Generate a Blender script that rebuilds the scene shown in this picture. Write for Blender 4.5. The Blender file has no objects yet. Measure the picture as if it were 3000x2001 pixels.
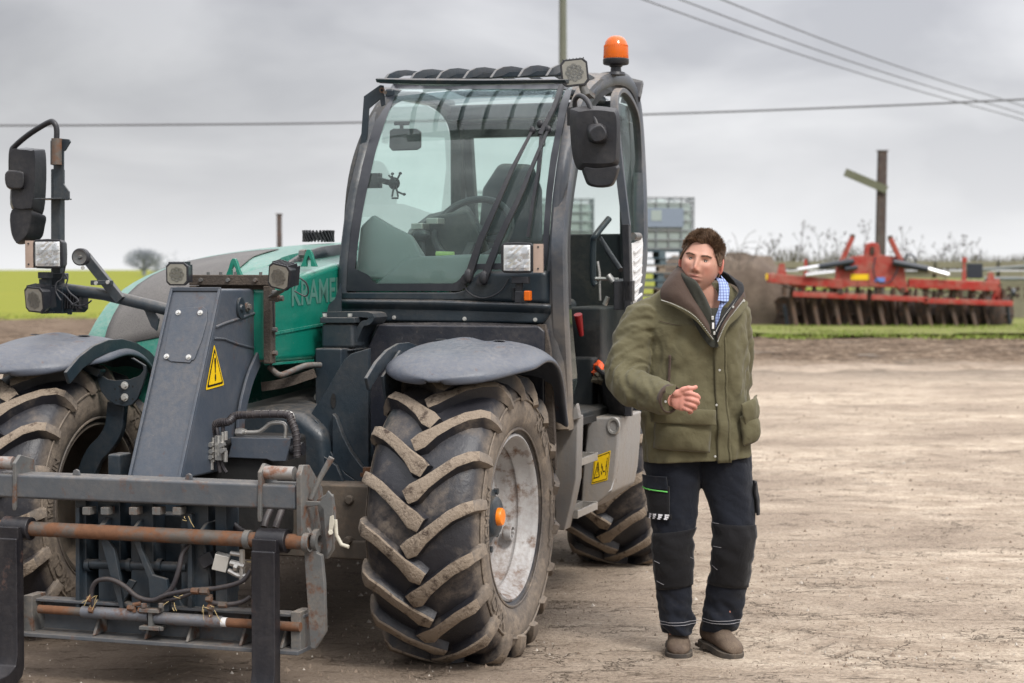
import bpy, bmesh, math, random
from mathutils import Vector, Matrix, noise
random.seed(7)
R = math.radians
sc = bpy.context.scene
COL = sc.collection
# ---------------------------------------------------------------- camera
FPX = 5456.0
CAMH = 1.63
PITCH = math.atan(205.5 / FPX)
cam = bpy.data.cameras.new('camera')
camo = bpy.data.objects.new('camera', cam)
COL.objects.link(camo)
camo.location = (0, 0, CAMH)
camo.rotation_euler = (math.pi / 2 - PITCH, 0, 0)
cam.sensor_width = 36
cam.lens = FPX / 3000 * 36
cam.clip_start = 0.1
cam.clip_end = 3000
cam.dof.use_dof = True
cam.dof.focus_distance = 7.7
cam.dof.aperture_fstop = 3.4
cam.dof.aperture_blades = 8
sc.camera = camo
sc.render.resolution_x = 1024
sc.render.resolution_y = 683
# ---------------------------------------------------------------- light
sc.view_settings.view_transform = 'Standard'
sc.view_settings.look = 'None'
sc.view_settings.exposure = 0.85
sc.view_settings.gamma = 1
SUN_EL, SUN_AZ = R(48), R(150)      # azimuth clockwise from +Y
w = bpy.data.worlds.new('World')
sc.world = w
w.use_nodes = True
nt = w.node_tree
nt.nodes.clear()
def N(nt, typ, **kw):
    n = nt.nodes.new(typ)
    for k, v in kw.items():
        if k.startswith('i_'):
            key = k[2:]
            n.inputs[int(key) if key.isdigit() else key.replace('_', ' ')].default_value = v
        else:
            setattr(n, k, v)
    return n
L = lambda nt, a, b: nt.links.new(a, b)
sky = N(nt, 'ShaderNodeTexSky', sky_type='NISHITA', sun_disc=False, sun_elevation=SUN_EL, sun_rotation=SUN_AZ, air_density=1.0, dust_density=4.0)
tc = N(nt, 'ShaderNodeTexCoord')
sep = N(nt, 'ShaderNodeSeparateXYZ')
L(nt, tc.outputs['Generated'], sep.inputs[0])
mp = N(nt, 'ShaderNodeMapping')
mp.inputs['Scale'].default_value = (3.4, 3.4, 10)
mp.inputs['Rotation'].default_value = (0, R(7), 0)
L(nt, tc.outputs['Generated'], mp.inputs[0])
nz = N(nt, 'ShaderNodeTexNoise', i_Scale=1.7, i_Detail=5.0, i_Roughness=0.5, i_Distortion=0.4)
L(nt, mp.outputs[0], nz.inputs['Vector'])
nr = N(nt, 'ShaderNodeValToRGB')
nr.color_ramp.elements[0].position = 0.36; nr.color_ramp.elements[0].color = (0.70, 0.705, 0.73, 1)
nr.color_ramp.elements[1].position = 0.66; nr.color_ramp.elements[1].color = (1.07, 1.07, 1.07, 1)
L(nt, nz.outputs[0], nr.inputs[0])
# brightness by elevation: pale at the horizon, greyer cloud base above it, bright towards the zenith
er = N(nt, 'ShaderNodeValToRGB')
cr = er.color_ramp
cr.elements[0].position = 0.0; cr.elements[0].color = (0.56, 0.563, 0.57, 1)
cr.elements[1].position = 1.0; cr.elements[1].color = (2.1, 2.1, 2.15, 1)
for p_, c_ in ((0.04, (0.48, 0.483, 0.492, 1)), (0.09, (0.45, 0.452, 0.463, 1)), (0.16, (0.43, 0.432, 0.45, 1)), (0.30, (0.85, 0.86, 0.89, 1))):
    e = cr.elements.new(p_); e.color = c_
L(nt, sep.outputs[2], er.inputs[0])
# the cloud is thinner (brighter) to the right of the view
mr = N(nt, 'ShaderNodeMapRange', i_1=-0.30, i_2=0.12, i_3=0.66, i_4=1.05)
L(nt, sep.outputs[0], mr.inputs[0])
fade = N(nt, 'ShaderNodeMapRange', i_1=0.0, i_2=0.11, i_3=0.15, i_4=1.0)
L(nt, sep.outputs[2], fade.inputs[0])
side = N(nt, 'ShaderNodeMix', data_type='FLOAT', i_2=1.0)
L(nt, fade.outputs[0], side.inputs[0]); L(nt, mr.outputs[0], side.inputs[3])
m1 = N(nt, 'ShaderNodeMix', data_type='RGBA', blend_type='MULTIPLY')
L(nt, fade.outputs[0], m1.inputs[0])
L(nt, er.outputs[0], m1.inputs[6]); L(nt, nr.outputs[0], m1.inputs[7])
m2 = N(nt, 'ShaderNodeVectorMath', operation='SCALE')
L(nt, m1.outputs[2], m2.inputs[0]); L(nt, side.outputs[0], m2.inputs[3])
m3 = N(nt, 'ShaderNodeVectorMath', operation='SCALE')
m3.inputs[3].default_value = 10.0
L(nt, m2.outputs[0], m3.inputs[0])
m4 = N(nt, 'ShaderNodeMix', data_type='RGBA', i_0=0.95)
L(nt, sky.outputs[0], m4.inputs[6]); L(nt, m3.outputs[0], m4.inputs[7])
bg = N(nt, 'ShaderNodeBackground', i_Strength=0.1)
L(nt, m4.outputs[2], bg.inputs[0])
wo = N(nt, 'ShaderNodeOutputWorld')
L(nt, bg.outputs[0], wo.inputs[0])
sl = bpy.data.lights.new('sun', 'SUN')
sl.energy = 1.5
sl.angle = R(14)
sl.color = (1.0, 0.96, 0.9)
so = bpy.data.objects.new('sun', sl)
COL.objects.link(so)
d = Vector((math.sin(SUN_AZ) * math.cos(SUN_EL), math.cos(SUN_AZ) * math.cos(SUN_EL), math.sin(SUN_EL)))
so.rotation_euler = d.to_track_quat('Z', 'Y').to_euler()
so.location = d * 50
# ---------------------------------------------------------------- coordinates
K = 3000 / 2351.0
def ray(dx, dy):
    xn = (dx * K - 1500) / FPX; yn = (1000.5 - dy * K) / FPX
    return Vector((xn, math.cos(PITCH) + yn * math.sin(PITCH), -math.sin(PITCH) + yn * math.cos(PITCH)))
def W(dx, dy, Y=None, z=None):
    r = ray(dx, dy)
    t = Y / r.y if Y is not None else (z - CAMH) / r.z
    return Vector((0, 0, CAMH)) + r * t
YAW = R(18)
FW = Vector((-math.sin(YAW), -math.cos(YAW), 0)); LW = Vector((math.cos(YAW), -math.sin(YAW), 0))
ORG = Vector((-1.103, 8.144, 0))
MROT = math.atan2(FW.y, FW.x)
def loc(p):
    q = p - ORG
    return Vector((q.dot(FW), q.dot(LW), p.z))
def P(dx, dy, u=None, v=None, z=None):
    """where the sight line meets a plane of the machine; returns machine coordinates (forward, left, up)"""
    o = loc(Vector((0, 0, CAMH))); r = ray(dx, dy); d = Vector((r.dot(FW), r.dot(LW), r.z))
    if u is not None: t = (u - o.x) / d.x
    elif v is not None: t = (v - o.y) / d.y
    else: t = (z - o.z) / d.z
    return o + d * t
# ---------------------------------------------------------------- mesh builder
def smoothstep(a, b, x):
    t = max(0, min(1, (x - a) / (b - a))); return t * t * (3 - 2 * t)
def interp(tab, x):
    if x <= tab[0][0]: return tab[0][1]
    for (a, b), (c, d) in zip(tab, tab[1:]):
        if x <= c:
            t = (x - a) / (c - a)
            return b + (d - b) * t
    return tab[-1][1]
def catmull(pts, n=6, closed=False):
    pts = [Vector(p) for p in pts]; out = []; m = len(pts)
    rng = range(m if closed else m - 1)
    for i in rng:
        if closed: a, b, c, d = pts[(i-1) % m], pts[i], pts[(i+1) % m], pts[(i+2) % m]
        else: a, b, c, d = pts[max(0, i-1)], pts[i], pts[i+1], pts[min(m-1, i+2)]
        for k in range(n):
            t = k / n
            out.append(0.5 * ((2*b) + (c-a)*t + (2*a-5*b+4*c-d)*t*t + (3*b-a-3*c+d)*t**3))
    if not closed: out.append(pts[-1])
    return out
SPLIT = set('''beam_rib coupling_pin shaft_collar cylinder_rod hydraulic_ram ram_rod tine disc disc_arm mast_arm arm_tip yellow_decal wing_beam beam_bracket end_guard guard_blade lifting_lug gusset_rib upright frame_rib positioning_cylinder coupling_ear windscreen_wiper wiper_pivot cover_bolt cowl_bolt collar_bolt snap_button weld_tab beam_lug step carriage_hose hose_bundle bracket_bolt brace_bolt bolt_recess tank_bolt block bottom_board weld_seam lamp_cable hose_fitting hose_coupling cylinder_clamp roller_beam harrow_hose latch gas_strut lamp_bracket lamp_screw plate_slot console_switches step_side_box steel_pipe cab_floor headlight_bracket hole recess tine_clamp lamp_mast placket_edge zip roof_frame side_plate valve_fitting seat_console bracket_hole straw stitching slab mirror_housing'''.split())
class MB:
    def __init__(s): s.v = []; s.f = []; s.m = []; s.cur = 0
    def add(s, vs, fs, mi=None):
        o = len(s.v); s.v += [tuple(v) for v in vs]
        for f in fs: s.f.append([i + o for i in f]); s.m.append(s.cur if mi is None else mi)
        return s
    def box(s, c, size, rot=None, mi=None):
        c = Vector(c); hx, hy, hz = [k / 2 for k in size]
        M = rot if rot is not None else Matrix.Identity(3)
        vs = [c + M @ Vector((x*hx, y*hy, z*hz)) for x in (-1, 1) for y in (-1, 1) for z in (-1, 1)]
        return s.add(vs, [(0,1,3,2),(4,6,7,5),(0,4,5,1),(2,3,7,6),(0,2,6,4),(1,5,7,3)], mi)
    def prism(s, poly, vec, mi=None):
        n = len(poly); vec = Vector(vec); poly = [Vector(p) for p in poly]
        return s.add(poly + [p + vec for p in poly], [list(range(n))[::-1], list(range(n, 2*n))] + [(i, (i+1) % n, (i+1) % n + n, i + n) for i in range(n)], mi)
    def bar(s, a, b, w, h, up=(0,0,1), mi=None):
        a, b = Vector(a), Vector(b); d = (b - a); l = d.length; d.normalize()
        up = Vector(up); x = up.cross(d)
        if x.length < 1e-4: x = Vector((1,0,0)).cross(d)
        x.normalize(); y = d.cross(x)
        M = Matrix((x, y, d)).transposed()
        return s.box((a + b) / 2, (w, h, l), M, mi)
    def sweep(s, pts, sec, up=(0,0,1), caps=True, mi=None, scale=None):
        """section sec [(x,y)] swept along pts; x = sideways (cross of up and direction), y = up-ish"""
        pts = [Vector(p) for p in pts]; n = len(pts); k = len(sec); vs = []; up = Vector(up)
        for i, p in enumerate(pts):
            d = (pts[min(n-1, i+1)] - pts[max(0, i-1)]).normalized()
            x = up.cross(d)
            x = x.normalized() if x.length > 1e-5 else Vector((1,0,0))
            y = d.cross(x).normalized(); q = scale[i] if scale else 1
            vs += [p + x * a * q + y * b * q for a, b in sec]
        fs = [(i*k + j, i*k + (j+1) % k, (i+1)*k + (j+1) % k, (i+1)*k + j) for i in range(n-1) for j in range(k)]
        if caps: fs += [list(range(k))[::-1], list(range((n-1)*k, n*k))]
        return s.add(vs, fs, mi)
    def tube(s, pts, r, n=10, caps=True, mi=None):
        pts = [Vector(p) for p in pts]; m = len(pts)
        rr = r if isinstance(r, (list, tuple)) else [r] * m
        d = (pts[1] - pts[0]).normalized()
        x = d.orthogonal().normalized(); vs = []
        for i, p in enumerate(pts):
            d = (pts[min(m-1, i+1)] - pts[max(0, i-1)])
            d = d.normalized() if d.length > 1e-9 else Vector((0,0,1))
            x = (x - d * x.dot(d)); x = x.normalized() if x.length > 1e-6 else d.orthogonal().normalized()
            y = d.cross(x)
            vs += [p + (x * math.cos(2*math.pi*j/n) + y * math.sin(2*math.pi*j/n)) * rr[i] for j in range(n)]
        fs = [(i*n + j, i*n + (j+1) % n, (i+1)*n + (j+1) % n, (i+1)*n + j) for i in range(m-1) for j in range(n)]
        if caps: fs += [list(range(n))[::-1], list(range((m-1)*n, m*n))]
        return s.add(vs, fs, mi)
    def cyl(s, a, b, r, n=16, r2=None, mi=None):
        return s.tube([a, b], [r, r if r2 is None else r2], n, True, mi)
    def lathe(s, prof, c, ax, n=32, mi=None, caps=False):
        c = Vector(c); ax = Vector(ax).normalized(); x = ax.orthogonal().normalized(); y = ax.cross(x); k = len(prof)
        vs = [c + ax * h + (x * math.cos(2*math.pi*j/n) + y * math.sin(2*math.pi*j/n)) * r for j in range(n) for r, h in prof]
        fs = [(j*k + i, j*k + i + 1, ((j+1) % n)*k + i + 1, ((j+1) % n)*k + i) for j in range(n) for i in range(k-1)]
        if caps:
            fs += [[j*k for j in range(n)], [j*k + k - 1 for j in range(n)]]
        return s.add(vs, fs, mi)
    def grid(s, rows, mi=None, closed=False):
        n = len(rows); k = len(rows[0]); vs = [p for r in rows for p in r]
        kk = k if closed else k - 1
        return s.add(vs, [(i*k + j, i*k + (j+1) % k, (i+1)*k + (j+1) % k, (i+1)*k + j) for i in range(n-1) for j in range(kk)], mi)
    def loft(s, rings, mi=None):
        s.grid(rings, mi, closed=True); k = len(rings[0]); o = len(s.v) - k * len(rings)
        s.f += [[o + j for j in range(k)][::-1], [o + (len(rings)-1)*k + j for j in range(k)]]
        s.m += [s.cur if mi is None else mi] * 2
        return s
    def blob(s, c, r, n=8, m=6, mi=None):
        c = Vector(c); r = r if isinstance(r, (tuple, list)) else (r, r, r)
        rows = []
        for i in range(m + 1):
            a = math.pi * i / m
            rows.append([c + Vector((r[0]*math.sin(a)*math.cos(2*math.pi*j/n), r[1]*math.sin(a)*math.sin(2*math.pi*j/n), r[2]*math.cos(a))) for j in range(n)])
        return s.grid(rows, mi, closed=True)
    def islands(s):
        par = list(range(len(s.v)))
        def root(a):
            while par[a] != a: par[a] = par[par[a]]; a = par[a]
            return a
        for f in s.f:
            r0 = root(f[0])
            for i in f[1:]: par[root(i)] = r0
        comp = {}
        for k, f in enumerate(s.f): comp.setdefault(root(f[0]), []).append(k)
        boxes = []
        for ks in comp.values():
            ps = [s.v[i] for k in ks for i in s.f[k]]
            boxes.append([[min(p[a] for p in ps) - 0.001 for a in range(3)], [max(p[a] for p in ps) + 0.001 for a in range(3)], ks])
        again = True
        while again:
            again = False
            for i in range(len(boxes)):
                for j in range(i+1, len(boxes)):
                    A, B_ = boxes[i], boxes[j]
                    if all(A[0][a] <= B_[1][a] and B_[0][a] <= A[1][a] for a in range(3)):
                        boxes[i] = [[min(A[0][a], B_[0][a]) for a in range(3)], [max(A[1][a], B_[1][a]) for a in range(3)], A[2] + B_[2]]; boxes.pop(j); again = True; break
                if again: break
        out = []
        for b_ in boxes:
            m = MB(); idx = {}
            for k in b_[2]:
                for i in s.f[k]:
                    if i not in idx: idx[i] = len(m.v); m.v.append(s.v[i])
                m.f.append([idx[i] for i in s.f[k]]); m.m.append(s.m[k])
            out.append(m)
        return out
    def build(s, name, mats, parent=None, bevel=0, smooth=True, angle=38, thick=0, subsurf=0, merge=0, seg=2, off=0):
        if name in SPLIT and parent is not None and not subsurf:
            isl = s.islands()
            if 1 < len(isl) <= 60:
                o = None
                for m_ in isl: o = m_.build1(name, mats, parent, bevel, smooth, angle, thick, subsurf, merge, seg, off)
                return o
        return s.build1(name, mats, parent, bevel, smooth, angle, thick, subsurf, merge, seg, off)
    def build1(s, name, mats, parent=None, bevel=0, smooth=True, angle=38, thick=0, subsurf=0, merge=0, seg=2, off=0):
        me = bpy.data.meshes.new(name); me.from_pydata(s.v, [], s.f)
        for i, p in enumerate(me.polygons): p.material_index = s.m[i]
        bm = bmesh.new(); bm.from_mesh(me)
        bmesh.ops.remove_doubles(bm, verts=bm.verts, dist=merge or 1e-6)
        if not thick: bmesh.ops.recalc_face_normals(bm, faces=bm.faces)
        bm.to_mesh(me); bm.free()
        if smooth:
            me.shade_smooth()
            if not bevel and not subsurf: me.set_sharp_from_angle(angle=R(angle))
        for m in (mats if isinstance(mats, (list, tuple)) else [mats]): me.materials.append(m)
        o = bpy.data.objects.new(name, me); COL.objects.link(o)
        if parent: o.parent = parent
        if thick:
            md = o.modifiers.new('s', 'SOLIDIFY'); md.thickness = thick; md.offset = off
        if subsurf:
            md = o.modifiers.new('ss', 'SUBSURF'); md.levels = subsurf; md.render_levels = subsurf
        if bevel:
            md = o.modifiers.new('b', 'BEVEL'); md.width = bevel; md.segments = seg; md.limit_method = 'ANGLE'; md.angle_limit = R(35); md.harden_normals = True
        return o
def text_geo(t, size=1.0, bold=0.0, depth=0.0):
    cu = bpy.data.curves.new('t', 'FONT'); cu.body = t; cu.size = size; cu.offset = bold; cu.extrude = depth; cu.resolution_u = 3
    o = bpy.data.objects.new('t', cu); COL.objects.link(o)
    bpy.context.view_layer.update()
    me = o.to_mesh()
    vs = [v.co.copy() for v in me.vertices]; fs = [list(p.vertices) for p in me.polygons]
    o.to_mesh_clear(); bpy.data.objects.remove(o); bpy.data.curves.remove(cu)
    return vs, fs
def tag(o, label=None, cat=None, group=None, kind=None):
    if label: o['label'] = label
    if cat: o['category'] = cat
    if group: o['group'] = group
    if kind: o['kind'] = kind
    return o
def empty(name, l=(0,0,0), rz=0, parent=None):
    o = bpy.data.objects.new(name, None); COL.objects.link(o); o.location = l; o.rotation_euler = (0, 0, rz); o.empty_display_size = 0.1
    if parent: o.parent = parent
    return o
def dup(o, parent=None):
    c = o.copy(); COL.objects.link(c)
    if parent is not None: c.parent = parent
    for ch in list(o.children): dup(ch, c)
    return c
# ---------------------------------------------------------------- materials
def new_mat(name):
    m = bpy.data.materials.new(name); m.use_nodes = True
    nt = m.node_tree; b = nt.nodes['Principled BSDF']
    return m, nt, b
def ramp(nt, fac, stops, interp_='LINEAR'):
    r = N(nt, 'ShaderNodeValToRGB'); r.color_ramp.interpolation = interp_
    e = r.color_ramp.elements
    while len(e) < len(stops): e.new(0.5)
    for k, (p, c) in enumerate(stops):
        e[k].position = p; e[k].color = c if len(c) == 4 else (*c, 1)
    L(nt, fac, r.inputs[0]); return r.outputs[0]
def mixc(nt, fac, a, b, mode='MIX'):
    m = N(nt, 'ShaderNodeMix', data_type='RGBA', blend_type=mode)
    for s_, x in ((0, fac), (6, a), (7, b)):
        if isinstance(x, (int, float)): m.inputs[s_].default_value = x
        elif isinstance(x, tuple): m.inputs[s_].default_value = (*x, 1) if len(x) == 3 else x
        else: L(nt, x, m.inputs[s_])
    return m.outputs[2]
def nzt(nt, vec, scale, detail=4, rough=0.55, dist=0.0):
    n = N(nt, 'ShaderNodeTexNoise', i_Scale=scale, i_Detail=detail, i_Roughness=rough, i_Distortion=dist)
    L(nt, vec, n.inputs['Vector']); return n.outputs[0]
def math_(nt, op, a, b=0.0, clamp=False):
    m = N(nt, 'ShaderNodeMath', operation=op, use_clamp=clamp)
    for i, x in enumerate((a, b)):
        if isinstance(x, (int, float)): m.inputs[i].default_value = x
        else: L(nt, x, m.inputs[i])
    return m.outputs[0]
def surf(name, col, rough=0.5, dust=0.3, dustcol=(0.30, 0.25, 0.19), rust=0.0, metal=0.0, scale=1.0, bump=0.16, var=0.15, top=0.35, spots=0.0, spec=0.5, streak=0.0, coat=0.0, rustcol=(0.085, 0.042, 0.025), low=None):
    """worn surface: base colour with variation, dust (settling on upward faces), rust blotches, light specks"""
    m, nt, b = new_mat(name)
    tcx = N(nt, 'ShaderNodeTexCoord'); ob = tcx.outputs['Object']
    n1 = nzt(nt, ob, 6*scale, 5, 0.6); n2 = nzt(nt, ob, 38*scale, 5, 0.65); n3 = nzt(nt, ob, 2.2*scale, 3, 0.5, 0.6)
    c = mixc(nt, math_(nt, 'MULTIPLY', n1, var, True), col, tuple(min(1, k*1.9 + 0.02) for k in col))
    f = ramp(nt, math_(nt, 'MULTIPLY', math_(nt, 'ADD', n1, n3), 0.5), [(0.42, (0,0,0)), (0.62, (1,1,1))])
    fine = ramp(nt, n2, [(0.35, (0.25,)*3), (0.65, (1,1,1))])
    df = math_(nt, 'MULTIPLY', math_(nt, 'MULTIPLY', f, fine), dust)
    geo = N(nt, 'ShaderNodeNewGeometry'); sp = N(nt, 'ShaderNodeSeparateXYZ'); L(nt, geo.outputs['Normal'], sp.inputs[0])
    up = N(nt, 'ShaderNodeMapRange', i_1=0.25, i_2=0.95, i_3=0.0, i_4=top); L(nt, sp.outputs[2], up.inputs[0])
    df = math_(nt, 'ADD', df, math_(nt, 'MULTIPLY', up.outputs[0], fine), True)
    if streak:
        mpn = N(nt, 'ShaderNodeMapping'); mpn.inputs['Scale'].default_value = (22*scale, 22*scale, 1.6*scale); L(nt, ob, mpn.inputs[0])
        st = nzt(nt, mpn.outputs[0], 1.0, 4, 0.6)
        st = ramp(nt, st, [(0.5, (0,0,0)), (0.72, (1,1,1))])
        df = math_(nt, 'ADD', df, math_(nt, 'MULTIPLY', st, streak), True)
    if low:
        zz = N(nt, 'ShaderNodeSeparateXYZ'); L(nt, ob, zz.inputs[0])
        lo = N(nt, 'ShaderNodeMapRange', i_1=low[0], i_2=low[1], i_3=low[2], i_4=0.0); L(nt, zz.outputs[2], lo.inputs[0])
        lf = ramp(nt, n1, [(0.3, (0.2,)*3), (0.6, (1,1,1))])
        df = math_(nt, 'ADD', df, math_(nt, 'MULTIPLY', lo.outputs[0], lf), True)
    c = mixc(nt, df, c, dustcol)
    ro = math_(nt, 'ADD', math_(nt, 'MULTIPLY', df, 0.45), rough, True)
    if rust:
        n4 = nzt(nt, ob, 9*scale, 8, 0.68)
        rf = ramp(nt, n4, [(0.62 - 0.3*rust, (0,0,0)), (0.76 - 0.3*rust, (1,1,1))])
        rc = mixc(nt, n2, tuple(k*0.6 for k in rustcol), tuple(min(1, k*1.9) for k in rustcol))
        c = mixc(nt, rf, c, rc); ro = math_(nt, 'ADD', ro, math_(nt, 'MULTIPLY', rf, 0.3), True)
        if metal: b.inputs['Metallic'].default_value = metal; L(nt, math_(nt, 'MULTIPLY', math_(nt, 'SUBTRACT', 1.0, rf), metal), b.inputs['Metallic'])
    elif metal: b.inputs['Metallic'].default_value = metal
    if spots:
        n5 = nzt(nt, ob, 95*scale, 3, 0.6)
        sf = ramp(nt, n5, [(0.69, (0,0,0)), (0.78, (1,1,1))])
        c = mixc(nt, math_(nt, 'MULTIPLY', sf, spots*0.6), c, (0.30, 0.26, 0.21))
        # fine scratches
        ms_ = N(nt, 'ShaderNodeMapping'); ms_.inputs['Scale'].default_value = (9*scale, 160*scale, 14*scale); ms_.inputs['Rotation'].default_value = (0.5, 0.3, 0.7); L(nt, ob, ms_.inputs[0])
        sc2 = ramp(nt, nzt(nt, ms_.outputs[0], 1.0, 3, 0.5), [(0.72, (0,0,0)), (0.76, (1,1,1))])
        c = mixc(nt, math_(nt, 'MULTIPLY', sc2, spots*0.3), c, (0.25, 0.25, 0.25))
    L(nt, c, b.inputs['Base Color']); L(nt, ro, b.inputs['Roughness'])
    b.inputs['Specular IOR Level'].default_value = spec*0.8
    if coat: b.inputs['Coat Weight'].default_value = coat; b.inputs['Coat Roughness'].default_value = 0.15
    if bump:
        bp = N(nt, 'ShaderNodeBump', i_Strength=bump, i_Distance=0.01)
        L(nt, math_(nt, 'ADD', n2, math_(nt, 'MULTIPLY', df, 0.6)), bp.inputs['Height']); L(nt, bp.outputs[0], b.inputs['Normal'])
    return m
DUST = (0.27, 0.215, 0.16)
M = {}
M['grey'] = surf('grey_paint', (0.028, 0.038, 0.049), 0.36, 0.18, DUST, top=0.35, spots=0.6, var=0.2, rust=0.02, low=(0.5, 1.3, 0.25))
M['grey2'] = surf('grey_paint_lit', (0.046, 0.058, 0.077), 0.33, 0.14, DUST, top=0.25, spots=0.5, var=0.15, rust=0.04)  # lighter copy of the grey paint, daylight put into its colour
M['cabgrey'] = surf('cab_grey_paint', (0.017, 0.026, 0.035), 0.33, 0.13, DUST, top=0.3, spots=0.35, var=0.15)
M['pillar'] = surf('pillar_grey_paint', (0.042, 0.050, 0.062), 0.38, 0.22, DUST, top=0.5, spots=0.3, low=(0.9, 1.7, 0.75))
M['fender'] = surf('fender_plastic', (0.055, 0.064, 0.084), 0.38, 0.18, (0.21, 0.195, 0.175), top=0.3, spots=0.5, var=0.3, rust=0.03, scale=1.3)
M['carr'] = surf('carriage_paint', (0.062, 0.070, 0.080), 0.38, 0.22, DUST, top=0.3, spots=0.5, rust=0.14, scale=1.2)
M['frameworn'] = surf('worn_edge_steel', (0.085, 0.088, 0.088), 0.45, 0.35, DUST, rust=0.34, scale=2)
M['green'] = surf('green_paint', (0.003, 0.145, 0.100), 0.22, 0.12, (0.15, 0.18, 0.15), top=0.5, spots=0.5, coat=0.4, scale=1.0, var=0.15)
M['green_lt'] = surf('green_dusty_paint', (0.005, 0.150, 0.108), 0.25, 0.3, (0.22, 0.28, 0.24), top=0.6, spots=0.5, coat=0.3, var=0.2)
M['black'] = surf('black_plastic', (0.010, 0.011, 0.015), 0.42, 0.15, (0.16, 0.14, 0.12), top=0.15, spots=0.25, var=0.2)
M['blackblue'] = surf('arch_liner_plastic', (0.012, 0.014, 0.021), 0.35, 0.2, (0.2, 0.17, 0.14), top=0.25, spots=0.8, scale=1.3)
M['frit'] = surf('black_glass_border', (0.018, 0.020, 0.026), 0.3, 0.15, (0.12, 0.12, 0.12), top=0.1, bump=0.02)
M['forkblack'] = surf('fork_black_steel', (0.007, 0.007, 0.010), 0.33, 0.2, (0.07, 0.06, 0.055), rust=0.1, rustcol=(0.08, 0.045, 0.035), streak=0.12, top=0.15, spots=0.3)
M['rust'] = surf('rusty_shaft', (0.11, 0.10, 0.09), 0.5, 0.4, (0.12,0.08,0.05), rust=0.74, rustcol=(0.105, 0.048, 0.024), scale=1.0, metal=0.5)
M['shaft'] = surf('worn_shaft_steel', (0.30, 0.29, 0.28), 0.42, 0.3, DUST, rust=0.5, rustcol=(0.14, 0.07, 0.045), metal=0.6, scale=1.5)
M['steel'] = surf('bare_steel', (0.42, 0.41, 0.39), 0.4, 0.25, DUST, rust=0.15, metal=0.8)
M['bolt'] = surf('zinc_bolt', (0.55, 0.55, 0.53), 0.35, 0.2, DUST, metal=0.7)
M['alu'] = surf('step_box_paint', (0.20, 0.195, 0.19), 0.42, 0.45, DUST, top=0.3, spots=0.4, rust=0.06, streak=0.35, low=(0.4, 0.8, 0.5))
M['rim'] = surf('white_rim_paint', (0.36, 0.36, 0.36), 0.35, 0.5, (0.15, 0.10, 0.07), top=0.3, rust=0.34, rustcol=(0.10, 0.055, 0.032), spots=0.5, scale=1.2)
M['white'] = surf('white_paint', (0.62, 0.62, 0.62), 0.4, 0.15, DUST)
M['muddy'] = surf('axle_mud_rim_shade', (0.06, 0.05, 0.04), 0.75, 0.9, (0.13, 0.10, 0.075), top=0.3, var=0.3, rust=0.1)
M['mudgrime'] = surf('caked_grime', (0.05, 0.04, 0.033), 0.9, 0.6, (0.13, 0.10, 0.075), bump=0.6, scale=2)
M['dark'] = surf('dark_chassis', (0.010, 0.010, 0.010), 0.7, 0.4, (0.045, 0.036, 0.03), top=0.2)
M['hose'] = surf('hydraulic_hose', (0.020, 0.018, 0.022), 0.42, 0.35, (0.14, 0.11, 0.085), top=0.2)
M['interior'] = surf('cab_interior_dark', (0.014, 0.018, 0.021), 0.6, 0.15, DUST, top=0.15)
M['dash'] = surf('dash_plastic', (0.38, 0.42, 0.42), 0.55, 0.2, DUST, top=0.2)
M['seatcloth'] = surf('seat_cloth', (0.035, 0.042, 0.05), 0.9, 0.15, DUST)
M['amber'] = None
def simple(name, col, rough=0.4, metal=0, emit=None, trans=0, ior=1.45, spec=0.5):
    m, nt, b = new_mat(name)
    tcx = N(nt, 'ShaderNodeTexCoord')
    n1 = nzt(nt, tcx.outputs['Object'], 25, 4, 0.6)
    c = mixc(nt, n1, tuple(k*0.82 for k in col), tuple(min(1, k*1.15) for k in col))
    L(nt, c, b.inputs['Base Color'])
    b.inputs['Roughness'].default_value = rough; b.inputs['Metallic'].default_value = metal
    b.inputs['Transmission Weight'].default_value = trans; b.inputs['IOR'].default_value = ior
    b.inputs['Specular IOR Level'].default_value = spec
    return m
M['amber'] = simple('amber_lens', (0.62, 0.115, 0.002), 0.15, trans=0.15)
M['orange'] = simple('orange_plastic', (0.85, 0.22, 0.01), 0.4)
M['yellow'] = simple('yellow_sticker', (0.72, 0.47, 0.01), 0.35)
M['ink'] = simple('black_print', (0.012, 0.012, 0.012), 0.4)
M['letter'] = simple('faded_lettering', (0.07, 0.17, 0.14), 0.5)
M['red'] = simple('red_plastic', (0.35, 0.015, 0.02), 0.35)
M['chrome'] = simple('reflector_chrome', (0.8, 0.8, 0.82), 0.12, metal=1)
M['redrag'] = simple('orange_red_bag', (0.75, 0.09, 0.015), 0.45)
M['glovecloth'] = simple('grey_brown_cloth', (0.10, 0.085, 0.06), 0.9)
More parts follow.
